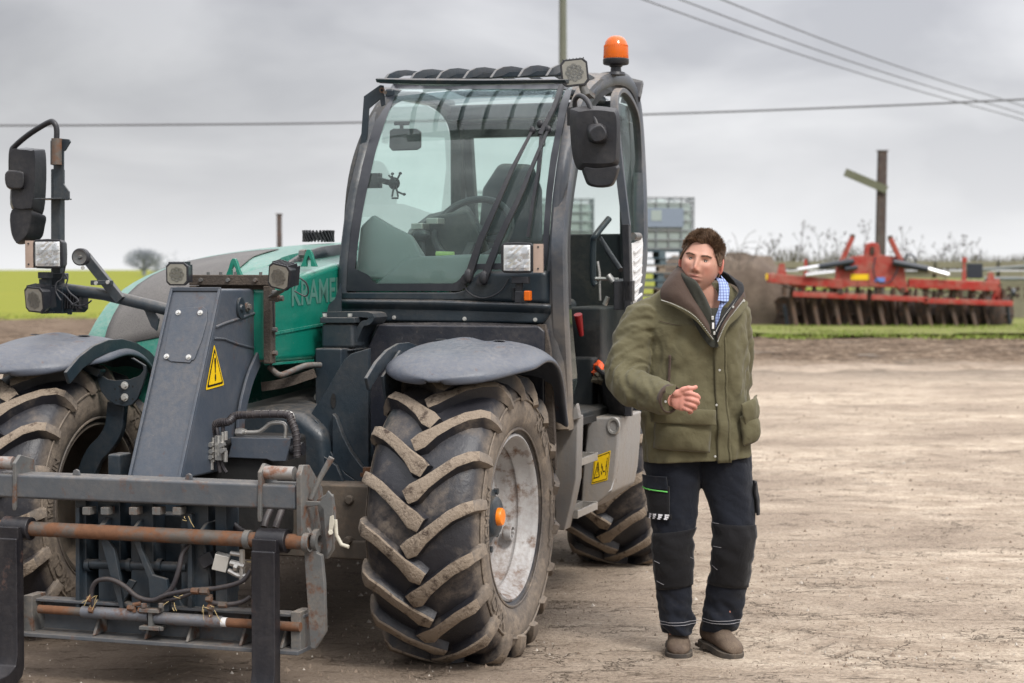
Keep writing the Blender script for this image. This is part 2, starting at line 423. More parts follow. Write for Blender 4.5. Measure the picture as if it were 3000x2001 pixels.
def glass(name, tint, dirt=0.08, gloss=1.0, dirtcol=(0.35, 0.42, 0.40)):
    m, nt, b = new_mat(name); nt.nodes.remove(b)
    out = nt.nodes['Material Output']
    tr = N(nt, 'ShaderNodeBsdfTransparent'); tr.inputs[0].default_value = (*tint, 1)
    gl = N(nt, 'ShaderNodeBsdfGlossy'); gl.inputs['Roughness'].default_value = 0.03; gl.inputs[0].default_value = (0.9, 0.95, 0.95, 1)
    di = N(nt, 'ShaderNodeBsdfDiffuse'); di.inputs[0].default_value = (*dirtcol, 1)
    fr = N(nt, 'ShaderNodeFresnel', i_IOR=1.45)
    a = N(nt, 'ShaderNodeMixShader'); bsh = N(nt, 'ShaderNodeMixShader')
    L(nt, math_(nt, 'MULTIPLY', fr.outputs[0], gloss, True), a.inputs[0])
    L(nt, tr.outputs[0], a.inputs[1]); L(nt, gl.outputs[0], a.inputs[2])
    tcx = N(nt, 'ShaderNodeTexCoord')
    n1 = nzt(nt, tcx.outputs['Object'], 3.5, 6, 0.62, 0.5); n2 = nzt(nt, tcx.outputs['Object'], 60, 2, 0.5)
    f = ramp(nt, n1, [(0.35, (0.3,)*3), (0.75, (1.6,)*3)])
    sp_ = ramp(nt, n2, [(0.71, (0,0,0)), (0.76, (1,1,1))])
    f = math_(nt, 'ADD', math_(nt, 'MULTIPLY', f, dirt), math_(nt, 'MULTIPLY', sp_, dirt*1.6), True)
    L(nt, f, bsh.inputs[0]); L(nt, a.outputs[0], bsh.inputs[1]); L(nt, di.outputs[0], bsh.inputs[2])
    L(nt, bsh.outputs[0], out.inputs[0])
    return m
M['glass'] = glass('windscreen_glass', (0.80, 0.95, 0.90), 0.08)
M['sideglass'] = glass('side_window_glass', (0.88, 0.96, 0.93), 0.04, 0.3)
M['roofglass'] = glass('roof_glass', (0.58, 0.66, 0.70), 0.03, 0.3)
M['clear'] = glass('lamp_lens', (0.97, 0.97, 0.97), 0.06, 1.0, (0.6, 0.6, 0.6))
M['tank'] = None
def lens_mat(name, col=(0.5, 0.5, 0.5), scale=60, mixd=0.5, metal=0.9):
    m, nt, b = new_mat(name)
    tcx = N(nt, 'ShaderNodeTexCoord')
    vo = N(nt, 'ShaderNodeTexVoronoi', i_Scale=scale); L(nt, tcx.outputs['Object'], vo.inputs['Vector'])
    c = ramp(nt, vo.outputs['Distance'], [(0.0, tuple(min(1, k*1.2) for k in col)), (0.8, tuple(k*0.75 for k in col))])
    L(nt, c, b.inputs['Base Color'])
    b.inputs['Metallic'].default_value = metal; b.inputs['Roughness'].default_value = 0.22
    bp = N(nt, 'ShaderNodeBump', i_Strength=0.8, i_Distance=0.01); L(nt, vo.outputs['Distance'], bp.inputs['Height']); L(nt, bp.outputs[0], b.inputs['Normal'])
    return m
M['lens'] = simple('work_light_lens', (0.26, 0.25, 0.22), 0.25, metal=0.3)
M['reflect'] = simple('headlight_reflector', (0.88, 0.88, 0.9), 0.22, metal=0.55)
M['indic'] = simple('indicator_lens', (0.40, 0.30, 0.25), 0.2, metal=0.3)
def rubber():
    m, nt, b = new_mat('tyre_rubber')
    tcx = N(nt, 'ShaderNodeTexCoord'); ob = tcx.outputs['Object']
    n1 = nzt(nt, ob, 4.5, 7, 0.62, 0.4); n2 = nzt(nt, ob, 30, 6, 0.7); n3 = nzt(nt, ob, 90, 3, 0.6)
    base = mixc(nt, n1, (0.011, 0.011, 0.014), (0.024, 0.024, 0.030))
    f = ramp(nt, n1, [(0.49, (0,0,0)), (0.66, (0.6,)*3)])
    f = math_(nt, 'MULTIPLY', f, ramp(nt, n2, [(0.35, (0.1,)*3), (0.6, (1,1,1))]))
    # mud smeared on the sidewall, where the casing turns sideways
    y = N(nt, 'ShaderNodeSeparateXYZ'); L(nt, ob, y.inputs[0])
    ay = math_(nt, 'ABSOLUTE', y.outputs[1])
    sd = N(nt, 'ShaderNodeMapRange', i_1=0.215, i_2=0.245, i_3=0.0, i_4=0.85); L(nt, ay, sd.inputs[0])
    f = math_(nt, 'ADD', f, math_(nt, 'MULTIPLY', sd.outputs[0], ramp(nt, n2, [(0.3, (0.45,)*3), (0.62, (1,1,1))])), True)
    mud = mixc(nt, n3, (0.15, 0.115, 0.085), (0.27, 0.22, 0.17))
    c = mixc(nt, f, base, mud)
    L(nt, c, b.inputs['Base Color'])
    L(nt, math_(nt, 'ADD', math_(nt, 'MULTIPLY', f, 0.5), 0.42, True), b.inputs['Roughness'])
    bp = N(nt, 'ShaderNodeBump', i_Strength=0.35, i_Distance=0.01); L(nt, n2, bp.inputs['Height']); L(nt, bp.outputs[0], b.inputs['Normal'])
    return m
M['rubber'] = rubber()
M['lugmud'] = surf('mud_on_lugs', (0.19, 0.15, 0.112), 0.85, 0.6, (0.30, 0.245, 0.19), top=0.0, var=0.4, bump=0.8, scale=2.2, rust=0.28, rustcol=(0.05, 0.035, 0.027))
# ================================================================= telehandler
TH = empty('telehandler', ORG, MROT)
tag(TH, 'green and dark grey telehandler with muddy tyres, glass cab and fork carriage', 'telehandler')
# ---- wheels
WR = 0.625; WZ = 0.598
CARC = [(0.0, 0.588), (0.10, 0.584), (0.16, 0.576), (0.205, 0.558), (0.232, 0.525), (0.247, 0.47), (0.245, 0.42), (0.228, 0.375), (0.205, 0.345)]
def tyre_mb(flat=True):
    b = MB(); prof = [(r, -w_) for w_, r in reversed(CARC)] + [(r, w_) for w_, r in CARC[1:]]
    prof = [(0.345, -0.19)] + prof + [(0.345, 0.19)]
    b.lathe(prof, (0,0,0), (0,1,0), 112, mi=0)
    # raised beads on the sidewall
    for sgn in (-1, 1):
        for rr, ww in ((0.372, 0.229), (0.50, 0.243)):
            b.lathe([(rr-0.006, sgn*ww), (rr-0.003, sgn*(ww+0.004)), (rr+0.003, sgn*(ww+0.004)), (rr+0.006, sgn*ww)], (0,0,0), (0,1,0), 80, mi=0)
    NL = 18
    ws = [-0.035, 0.0, 0.045, 0.10, 0.155, 0.20, 0.228, 0.246, 0.256]
    th = [0.0, 0.035, 0.10, 0.175, 0.245, 0.295, 0.32, 0.335, 0.345]
    hw = [0.030, 0.037, 0.026, 0.023, 0.023, 0.025, 0.027, 0.028, 0.026]
    top = [0.626, 0.630, 0.629, 0.626, 0.620, 0.608, 0.582, 0.545, 0.50]
    bas = [0.575, 0.575, 0.575, 0.570, 0.562, 0.545, 0.53, 0.51, 0.49]
    rnd = random.Random(3)
    for side in (-1, 1):
        for k in range(NL):
            t0 = 2*math.pi*(k + (0.5 if side > 0 else 0)) / NL
            rings = []
            jit = rnd.uniform(-0.004, 0.004)
            for i in range(len(ws)):
                tt = t0 + th[i]; wt = ws[i] + (0.010 if i > 4 else 0)
                h = hw[i] / 0.63; sl = 0.55 if i < 6 else 0.2
                j1 = rnd.uniform(-0.003, 0.003)
                def q(w_, a, r_):
                    return Vector((math.cos(a) * r_, side * w_, math.sin(a) * r_))
                wb = min(ws[i], 0.243)
                r3 = (top[i]+bas[i])/2
                # perpendicular section: leading edge shifts inwards along the axle
                rings.append([q(wb + sl*hw[i]*1.25, tt - h*1.15, bas[i]), q(wt + sl*hw[i], tt - h*0.85, top[i] - 0.004 + j1), q(wt + sl*hw[i]*0.7, tt - h*0.68, top[i] + j1),
                              q(wt - sl*hw[i]*0.7, tt + h*0.68, top[i] + j1 + jit), q(wt - sl*hw[i], tt + h*0.85, top[i] - 0.004 + j1), q(wb - sl*hw[i]*1.25, tt + h*1.15, bas[i])])
            n = len(rings); kk = 6; o = len(b.v)
            b.v += [tuple(p) for r_ in rings for p in r_]
            for i in range(n-1):
                for j in range(5):
                    b.f.append([o+i*kk+j, o+i*kk+j+1, o+(i+1)*kk+j+1, o+(i+1)*kk+j]); b.m.append(1 if (j in (1,2,3) and i < 6) else 0)
            b.f.append([o+j for j in range(kk)]); b.m.append(0)
            b.f.append([o+(n-1)*kk+j for j in range(kk)]); b.m.append(0)
    # sidewall lettering
    for s_, a0, size in (('XMCL', -1.15, 0.085), ('MICHELIN', -0.25, 0.06), ('XMCL', 2.0, 0.085), ('MICHELIN', 2.9, 0.06)):
        vs, fs = text_geo(s_, size, 0.002)
        for sgn in (1,):
            out = []
            for v in vs:
                rr = 0.425 + v.y; a = a0 + v.x/0.45
                out.append((math.cos(a)*rr, 0.2515*sgn if rr < 0.49 else 0.2505*sgn, math.sin(a)*rr))
            b.add(out, fs, 0)
    return b
def flatten(b):
    b.v = [(x, y, max(z, -WZ + 0.003)) for x, y, z in b.v]
def make_wheel(u, v, out=1, rot=0.0):
    e = empty('wheel', (u, v, WZ), 0, TH)
    tb = tyre_mb()
    ca, sa = math.cos(rot), math.sin(rot)
    tb.v = [(x*ca - z*sa, y, x*sa + z*ca) for x, y, z in tb.v]
    flatten(tb)
    # bulge at the contact patch
    tb.v = [(x, y*(1 + 0.05*smoothstep(-0.4, -0.6, z)), z) for x, y, z in tb.v]
    t = tb.build('tyre', [M['rubber'], M['lugmud']], e, angle=42)
    r = MB(); s = out
    prof = [(0.352, 0.206), (0.352, 0.216), (0.342, 0.220), (0.334, 0.214), (0.328, 0.196), (0.322, 0.165), (0.306, 0.152), (0.303, 0.140), (0.309, 0.132), (0.309, 0.122), (0.300, 0.112), (0.296, 0.085), (0.285, 0.065), (0.262, 0.058), (0.235, 0.066), (0.20, 0.082), (0.16, 0.088), (0.13, 0.086), (0.0, 0.086)]
    r.lathe([(a, h*s) for a, h in prof], (0,0,0), (0,1,0), 72)
    back = [(0.352, -0.206), (0.352, -0.216), (0.340, -0.220), (0.330, -0.212), (0.322, -0.15), (0.312, -0.08), (0.305, 0.03), (0.26, 0.045), (0.0, 0.05)]
    r.lathe([(a, h*s) for a, h in back], (0,0,0), (0,1,0), 72, mi=1)  # dark material stands in for the shade inside the rim
    ro = r.build('rim', [M['rim'], M['muddy']], e, angle=50)
    h = MB()
    h.lathe([(0.0, s*0.150), (0.075, s*0.148), (0.085, s*0.140), (0.088, s*0.115), (0.118, s*0.108), (0.125, s*0.088)], (0,0,0), (0,1,0), 40)
    for k in range(10):
        a = 2*math.pi*k/10
        c = Vector((math.cos(a)*0.155, s*0.085, math.sin(a)*0.155))
        h.cyl(c, c + Vector((0, s*0.022, 0)), 0.014, 6)
    h.build('hub', M['cabgrey'], e)
    c = MB(); c.lathe([(0.0, s*0.172), (0.034, s*0.170), (0.038, s*0.164), (0.038, s*0.148)], (0.0, 0, 0.0), (0,1,0), 24)
    c.build('hub_cap', M['orange'], e)
    vb = MB()
    va = -0.35
    vc = Vector((math.cos(va)*0.245*-1 if False else -0.235, s*0.115, -0.10))
    vb.lathe([(0.026, s*-0.02), (0.034, s*-0.005), (0.034, s*0.02), (0.026, s*0.022), (0.022, s*-0.01), (0.0, s*-0.012)], vc, (0,1,0), 24)
    vb.cyl(vc + Vector((0, s*-0.01, 0)), vc + Vector((0.0, s*0.028, 0.006)), 0.008, 10)
    vb.build('valve_boss', M['rim'], e)
    return e
wheel_fl = make_wheel(0.0, 0.95, 1, 0.06)
wheel_fr = make_wheel(0.0, -1.03, -1, 0.19)
wheel_rl = make_wheel(-2.75, 0.95, 1, 0.12)
wheel_rr = make_wheel(-2.75, -1.03, -1, 0.3)
# ---- front mudguards: a plate curving round the tyre, with a rounded lip reaching forward
def G_(x): return math.exp(-x*x)
def fender(side, vc, inner):
    e = empty('mudguard', (0, vc, 0), 0, TH)
    rows = []; NT = 34; NW = 22
    for i in range(NT + 1):
        f = i / NT
        a = R(53) + f * R(97)         # angle from forward
        # path: starts above the front of the tyre and wraps rearwards
        Rr = 0.735 + 0.02*math.sin(f*3) 
        px_ = math.cos(a)*Rr*1.02; pz = WZ + math.sin(a)*Rr*1.0 - 0.022*G_((f-0.30)/0.13)
        if f < 0.3:
            q = (0.3 - f)/0.3
            px_ += 0.0*q*q; pz += 0.012*q
        # half width: round at the front end
        t = min(1, f/0.36); wd = 0.335*math.sqrt(max(0.0, 1 - (1 - t)**2.3)) if t < 1 else 0.335
        wd = max(wd, 0.035); wd -= 0.06*smoothstep(0.5, 1, f)
        row = []
        for j in range(NW + 1):
            s_ = -1 + 2*j/NW
            crown = -0.055*abs(s_)**2.6*(wd/0.335) - 0.03*abs(s_)**8
            ridge = 0.016*math.exp(-((s_ + 0.18)/0.16)**2)*smoothstep(0.25, 0.6, f) - 0.010*math.exp(-((s_ - 0.12)/0.12)**2)*smoothstep(0.2, 0.5, f)
            rr_ = crown + ridge
            row.append(Vector((px_ + math.cos(a)*rr_, s_*wd*side, pz + math.sin(a)*rr_)))
        rows.append(row)
    g = MB(); g.grid(rows)
    g.build('guard_plate', M['fender'], e, thick=0.022, off=-1, subsurf=1)
    hb = MB()
    for (f, s_) in ((0.45, -0.45), (0.42, 0.42)):
        i = int(f*NT); j = int((s_+1)/2*NW); p = rows[i][j]; nrm = (rows[i][j] - Vector((0, p.y, WZ))).normalized()
        hb.lathe([(0.0, 0.004), (0.022, 0.005), (0.027, 0.002)], p + nrm*0.0, nrm, 20)
    hb.build('bolt_recess', M['black'], e)
    br = MB()
    sd = -side if inner else side
    y0 = 0.30 * (1 if vc < 0 else -1)
    # support bracket on the inner side, with a curved foot
    arc = [(math.cos(R(a))*0.70, y0, WZ + math.sin(R(a))*0.70) for a in range(55, 136, 10)]
    br.sweep(arc, [(-0.03, -0.008), (0.03, -0.008), (0.03, 0.008), (-0.03, 0.008)], up=(0,1,0))
    br.build('bracket', M['cabgrey'], e, bevel=0.004)
    if vc < 0:      # bolted bracket plate and its curved post, inner front of the right-hand guard
        Z6 = lambda x, y: (x/2.85/K, (950 + y/2.85)/K)
        zp6 = lambda pts, u_: [P(*Z6(x, y), u=u_) - Vector((0, vc, 0)) for x, y in pts]
        pb = MB()
        pb.prism(zp6([(800,430),(835,395),(850,430),(900,460),(960,470),(1080,460),(1160,430),(1195,385),(1190,345),(1090,285),(1110,280),(1215,345),(1222,395),(1195,500),(1150,620),(1100,675),(1040,688),(960,672),(895,630),(845,565)], 0.06), (-0.012, 0, 0))
        pb.prism(zp6([(655,372),(700,325),(835,378),(838,400),(810,440)], 0.10), (-0.05, 0, 0))
        pb.build('bracket_plate', M['cabgrey'], e, bevel=0.003)
        pb = MB(); pb.sweep(catmull(zp6([(985,650),(975,760),(955,880),(890,990),(800,1090),(740,1230),(720,1400)], 0.0), 6), [(-0.045,-0.02),(0.045,-0.02),(0.045,0.02),(-0.045,0.02)], up=(1,0,0)); pb.build('bracket_post', M['cabgrey'], e, bevel=0.01)
        bl = MB()
        for x, y in ((1043,510),(1043,610)): p = zp6([(x, y)], 0.06)[0]; bl.cyl(p, p + Vector((0.016,0,0)), 0.012, 6); bl.cyl(p, p + Vector((0.004,0,0)), 0.018, 12)
        bl.build('bracket_bolt', M['bolt'], e)
        bl = MB()
        for x, y in ((960,540),(998,520),(1075,515),(1108,520),(970,635),(1000,625),(1070,612),(1108,625)): p = zp6([(x, y)], 0.0605)[0]; bl.lathe([(0.0, 0.0), (0.005, 0.0)], p, (1,0,0), 10)
        bl.build('bracket_hole', M['dark'], e)
    else:
        pb = MB(); pb.prism([(0.30, -0.27, WZ+0.60), (0.10, -0.27, WZ+0.70), (-0.2, -0.27, WZ+0.6), (-0.1, -0.27, WZ+0.35), (0.2, -0.27, WZ+0.35)], (0, -0.012, 0)); pb.build('bracket_plate', M['cabgrey'], e, bevel=0.003)
    return e
fender(1, 0.97, True)
fender(1, -1.02, True)
# rear mudguards: plain arcs over the rear wheels
for vc in (0.97, -1.03):
    g = MB(); g.grid([[Vector((-2.75 + math.cos(R(a))*0.74, vc + s_*0.24, WZ + math.sin(R(a))*0.74)) for s_ in (-1, -0.9, 0, 0.9, 1)] for a in range(20, 160, 8)])
    g.build('rear_mudguard', M['black'], TH, thick=0.02)
# ---- chassis, axle
c = MB()
c.box((-1.5, -0.07, 0.72), (3.9, 0.62, 0.42))
c.box((-1.6, -0.7, 0.85), (2.2, 0.7, 0.55))
c.box((-1.45, 0.55, 0.80), (1.5, 1.0, 0.30))
c.box((-3.4, -0.1, 0.95), (0.6, 1.9, 0.7))
c.build('chassis', M['dark'], TH, bevel=0.02)
a = MB()
a.cyl((0, -0.75, WZ-0.02), (0, 0.72, WZ-0.02), 0.12, 20)
a.lathe([(0.05,-0.2),(0.16,-0.16),(0.21,-0.05),(0.21,0.08),(0.16,0.18),(0.05,0.2)], (0.02, -0.1, WZ-0.02), (0,1,0), 28)
a.box((0.05, 0.40, WZ-0.02), (0.26, 0.46, 0.30)); a.box((0.16, 0.30, WZ-0.14), (0.08, 0.7, 0.08))
a.box((0.02, 0.64, WZ), (0.2, 0.10, 0.42))
for vv in (0.22, 0.36, 0.50, 0.62): a.cyl((0.17, vv, WZ+0.07), (0.20, vv, WZ+0.07), 0.022, 6); a.cyl((0.17, vv, WZ-0.1), (0.22, vv, WZ-0.1), 0.02, 6)
a.cyl((-2.75, -0.8, WZ-0.02), (-2.75, 0.8, WZ-0.02), 0.12, 20); a.box((-2.75, -0.07, WZ), (0.4, 0.5, 0.36))
a.cyl((-2.7, -0.07, WZ), (0, -0.07, WZ), 0.05, 12)
a.build('axle', M['muddy'], TH, bevel=0.008)
# transmission housing seen under the boom, right of the nose
h = MB()
prof = [(-0.30, 0.62), (-0.26, 0.95), (-0.16, 1.02), (0.05, 1.04), (0.22, 1.02), (0.33, 0.93), (0.36, 0.72)]
h.prism([(0.05 - 0.0, v_, z_) for v_, z_ in prof], (-1.0, 0, 0.05))
h.build('front_housing', M['cabgrey'], TH, bevel=0.05, seg=4)
# ---- gusset plate carrying the cab, left of the front wheel
g = MB(); ug = -0.02
out = [(806,812),(790,826),(768,862),(746,901),(722,936),(706,962),(706,990),(714,1030),(722,1062),(742,1070),(760,1090),(774,1126),(792,1141),(864,1141),(864,1092),(846,1080),(846,800)]
g.prism([P(x, y, u=ug) for x, y in out], (-0.03, 0, 0))
ho = g.build('gusset_plate', M['cabgrey'], TH, bevel=0.004)
g = MB()
for pts in ([(729,960),(737,968),(752,1010),(775,1050),(800,1085),(822,1100)], [(770,948),(778,956),(792,995),(812,1035),(838,1070),(856,1084)]):
    pp = [P(x, y, u=ug) for x, y in pts]
    g.prism(pp + [P(pts[-1][0], 1125, u=ug), P(pts[0][0], 1062, u=ug)], (0.035, 0, 0))
foot = [P(722,1062,u=ug), P(760,1090,u=ug), P(774,1126,u=ug), P(792,1141,u=ug), P(858,1141,u=ug)]
g.sweep([p + Vector((0.05,0,0)) for p in foot], [(-0.07,-0.012),(0.07,-0.012),(0.07,0.012),(-0.07,0.012)], up=(1,0,0))
g.build('gusset_rib', M['cabgrey'], TH, bevel=0.004)
g = MB(); 
for x, y in ((766, 920), (733, 1002)):
    p = P(x, y, u=ug+0.002); 
    ring = [p + Vector((0.003, 0.012*math.cos(t), 0.032*math.sin(t))) for t in [k*math.pi/8 for k in range(16)]]
    g.add(ring, [list(range(16))])
g.build('plate_slot', M['dark'], TH)
g = MB(); p = P(845, 1105, u=ug+0.06); g.cyl(p, p + Vector((0,0,0.06)), 0.024, 8); g.cyl(p + Vector((0,0,0.02)), p + Vector((0,0,0.035)), 0.034, 6); g.build('mount_bolt', M['rust'], TH)
# ---- boom (green) and its collar, nose box
bm_ = MB()
VB0, VB1 = -0.24, 0.10
sec = lambda u_, zt, zb: [Vector((u_, VB0, zb)), Vector((u_, VB0, zt)), Vector((u_, VB1, zt)), Vector((u_, VB1, zb))]
rr = []
for u_, zt, zb in ((0.13, 1.565, 1.235), (-0.6, 1.665, 1.225), (-1.6, 1.74, 1.25), (-3.1, 1.86, 1.40)):
    rr.append(sec(u_, zt, zb))
bm_.loft(rr)
boom = bm_.build('boom', M['green'], TH, bevel=0.03, seg=4)
b = MB()
b.sweep([(0.10, VB1+0.002, 1.36), (-0.72, VB1+0.002, 1.40)], [(-0.0035,-0.006),(0.0035,-0.006),(0.0035,0.006),(-0.0035,0.006)], up=(0,0,1))
b.sweep([(0.11, VB1-0.012, 1.231), (-0.7, VB1-0.012, 1.222)], [(-0.016,-0.005),(0.016,-0.005),(0.016,0.005),(-0.016,0.005)], up=(0,0,1))
b.build('boom_edge', M['green_lt'], TH)
vs, fs = text_geo('KRAMER', 0.175, 0.003)
t = MB()
pl, pr = P(669, 702, v=VB1+0.004), P(790, 688, v=VB1+0.004)
wmax = max(v.x for v in vs)
ul, ur = pl.x, pr.x
t.add([(ul + (ur-ul)*v.x/wmax*1.0, VB1+0.0025, pl.z + (pr.z-pl.z)*v.x/wmax + v.y*0.88) for v in vs], fs)
t.build('lettering', M['letter'], TH, smooth=False)
# lifting lugs and rail on top of the boom
lg = MB()
for x in (536, 708):
    p0 = P(x, 628, u=0.06) if x < 600 else P(x, 606, u=-0.35)
    w_ = 0.026
    poly = []
    base = p0 - Vector((0,0,0.012)); H_ = 0.075
    outl = [(-0.040, 0), (-0.026, 0.03), (-0.014, 0.066), (-0.006, 0.078), (0.006, 0.078), (0.014, 0.066), (0.026, 0.03), (0.040, 0)]
    inn = [(0.011, 0), (0.011, 0.03), (0.0, 0.05), (-0.011, 0.03), (-0.011, 0)]
    lg.prism([base + Vector((0, a_, b_)) for a_, b_ in outl + inn], (-0.02, 0, 0))
lg.build('lifting_lug', M['green'], TH, bevel=0.002)
# collar round the mouth of the boom
co = MB(); cu = 0.16
oz0, oz1, ov0, ov1 = 1.235, 1.615, VB0-0.02, VB1+0.028
def rect(v0, v1, z0, z1, u_): return [Vector((u_, v0, z0)), Vector((u_, v0, z1)), Vector((u_, v1, z1)), Vector((u_, v1, z0))]
co.prism(rect(ov0, ov1, oz1-0.045, oz1, cu), (-0.05,0,0)); co.prism(rect(ov1-0.035, ov1, oz0, oz1-0.047, cu), (-0.05,0,0)); co.prism(rect(ov0, ov0+0.035, oz0, oz1-0.047, cu), (-0.05,0,0))
co.build('boom_collar', M['mudgrime'], TH, bevel=0.004)
bo = MB()
for vv in (-0.20, -0.07, 0.06): bo.cyl((cu, vv, oz1-0.022), (cu+0.012, vv, oz1-0.022), 0.009, 6)
for zz in (1.28, 1.38, 1.54): bo.cyl((cu-0.02, ov1, zz), (cu-0.02, ov1+0.02, zz), 0.011, 6)
for vv in (-0.18, -0.05, 0.07, -0.12): bo.cyl((cu-0.025, vv, oz1), (cu-0.025, vv, oz1+0.012), 0.007, 6)
bo.build('collar_bolt', M['frameworn'], TH)
gm = MB(); gm.box((cu-0.06, (VB0+VB1)/2, 1.41), (0.05, VB1-VB0-0.02, 0.34)); gm.build('wear_pad', M['mudgrime'], TH)
# nose box
V0, V1 = -0.195, 0.035
def nz_pt(x, y, u_): return P(x, y, u=u_)
nf = [(0.455, 1.555), (0.80, 0.80)]      # front edge (u, z): top, bottom
nb = [(0.12, 1.555), (0.12, 1.26), (0.22, 1.16), (0.30, 1.0), (0.30, 0.80)]
poly = [(0.435, 1.558), nf[1]] + nb[::-1]
n_ = MB()
n_.prism([Vector((u_, V0, z_)) for u_, z_ in poly], (0, V1-V0, 0))
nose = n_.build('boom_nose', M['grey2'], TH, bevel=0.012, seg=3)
rim_ = MB()
for v_ in (V0+0.004, V1-0.004):
    rim_.sweep([(0.80+0.006, v_, 0.80), (0.435+0.006, v_, 1.558)], [(-0.006,-0.006),(0.006,-0.006),(0.006,0.006),(-0.006,0.006)], up=(0,1,0))
rim_.sweep([(0.441, V0, 1.556), (0.441, V1, 1.556)], [(-0.006,-0.008),(0.006,-0.008),(0.006,0.008),(-0.006,0.008)], up=(0,0,1))
fl = [(0.30, 0.80), (0.30, 1.0), (0.22, 1.16), (0.12, 1.26)]
rim_.sweep([Vector((a_, V1+0.02, b_)) for a_, b_ in catmull([(x, z, 0) for x, z in fl], 5) for a_, b_ in [(a_, b_)]] if False else [Vector((q.x, V1+0.018, q.y)) for q in catmull([(x, z, 0) for x, z in fl], 5)], [(-0.03,-0.006),(0.03,-0.006),(0.03,0.006),(-0.03,0.006)], up=(0,1,0))
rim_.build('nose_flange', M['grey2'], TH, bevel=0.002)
def npt(s_, t_, off=0.0):  # point on the sloping front plate: s 0..1 across, t 0..1 down
    a_, b_ = Vector((0.435, 0, 1.558)), Vector((0.80, 0, 0.80))
    p = a_.lerp(b_, t_); nrm = Vector((0.758, 0, 0.365)).normalized() 
    return Vector((p.x, V0 + (V1-V0)*s_, p.z)) + nrm*off
cp = MB()
ol = []
for s_, t_ in ((0.12,0.14),(0.2,0.11),(0.72,0.10),(0.82,0.12),(0.86,0.18),(0.84,0.28),(0.78,0.375),(0.76,0.385),(0.72,0.388),(0.70,0.40),(0.32,0.395),(0.22,0.38),(0.15,0.35),(0.13,0.25)):
    ol.append(npt(s_, t_, -0.003))
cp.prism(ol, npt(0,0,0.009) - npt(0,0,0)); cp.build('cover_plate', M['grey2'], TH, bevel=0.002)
cb = MB()
nn = (npt(0,0,1) - npt(0,0,0))
for s_, t_ in ((0.26,0.135),(0.70,0.135),(0.22,0.37),(0.66,0.372)):
    p = npt(s_, t_, 0.004); cb.cyl(p, p + nn*0.006, 0.0125, 16, 0.0115); cb.cyl(p + nn*0.006, p + nn*0.013, 0.0075, 6)
cb.build('cover_bolt', M['bolt'], TH)
pv = MB()
pv.prism([Vector((0.27 + 0.033*math.cos(t)*(1) , V1, 1.475 + 0.045*math.sin(t))) for t in [k*math.pi/10 for k in range(20)]], (0, 0.012, 0))
pv.lathe([(0.0,0.02),(0.012,0.02),(0.016,0.012)], (0.275, V1, 1.475), (0,1,0), 16)
pv.build('pin_plate', M['cabgrey'], TH, bevel=0.002)
pv = MB(); pv.cyl((0.20, V1, 1.478), (0.20, V1+0.02, 1.478), 0.013, 6); pv.cyl((0.20, V1, 1.478), (0.20, V1+0.008, 1.478), 0.02, 14); pv.build('pin_bolt', M['frameworn'], TH)
wl = MB()
for pts in ([(0.49,1.40),(0.40,1.415),(0.28,1.43),(0.13,1.45)], [(0.51,1.355),(0.42,1.35),(0.3,1.325),(0.14,1.30)]):
    wl.tube([Vector((a_, V1+0.001, b_)) for a_, b_ in pts], 0.006, 8)
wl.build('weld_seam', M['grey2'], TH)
ws_ = MB()
A, B, C_ = P(492, 789, v=V1+0.003), P(472, 896, v=V1+0.003), P(515, 884, v=V1+0.003)
def tri(k, off, mb, mi=None):
    g_ = (A + B + C_)/3
    q = [g_ + (p - g_)*k + Vector((0, off, 0)) for p in (A, B, C_)]
    out_ = []
    for i in range(3):
        a_, b_, c_ = q[i-1], q[i], q[(i+1) % 3]
        out_ += [b_ + (a_-b_)*0.06, b_ + (a_-b_)*0.015 + (c_-b_)*0.015, b_ + (c_-b_)*0.06]
    mb.add(out_, [list(range(len(out_)))], mi)
tri(1.0, 0, ws_, 0); tri(0.86, 0.001, ws_, 1); tri(0.72, 0.002, ws_, 0)
cx = (A + B*1.15 + C_*1.15)/3.3
ex = (B - C_).normalized(); ez = (A - (B+C_)/2).normalized(); Ht = (A - (B+C_)/2).length
m0 = (B+C_)/2 + ez*Ht*0.22 + Vector((0,0.003,0))
ws_.add([m0 + ez*Ht*0.12 + ex*0.003, m0 + ez*Ht*0.42 + ex*0.0075, m0 + ez*Ht*0.46 + ex*0.004, m0 + ez*Ht*0.46 - ex*0.004, m0 + ez*Ht*0.42 - ex*0.0075, m0 + ez*Ht*0.12 - ex*0.003], [list(range(6))], 1)
ws_.add([m0 + ez*(0.016*math.sin(t)) + ex*0.006*math.cos(t) + ez*Ht*0.015 for t in [k*math.pi/6 for k in range(12)]], [list(range(12))], 1)
ws_.build('warning_sticker', [M['yellow'], M['ink']], TH, smooth=False)
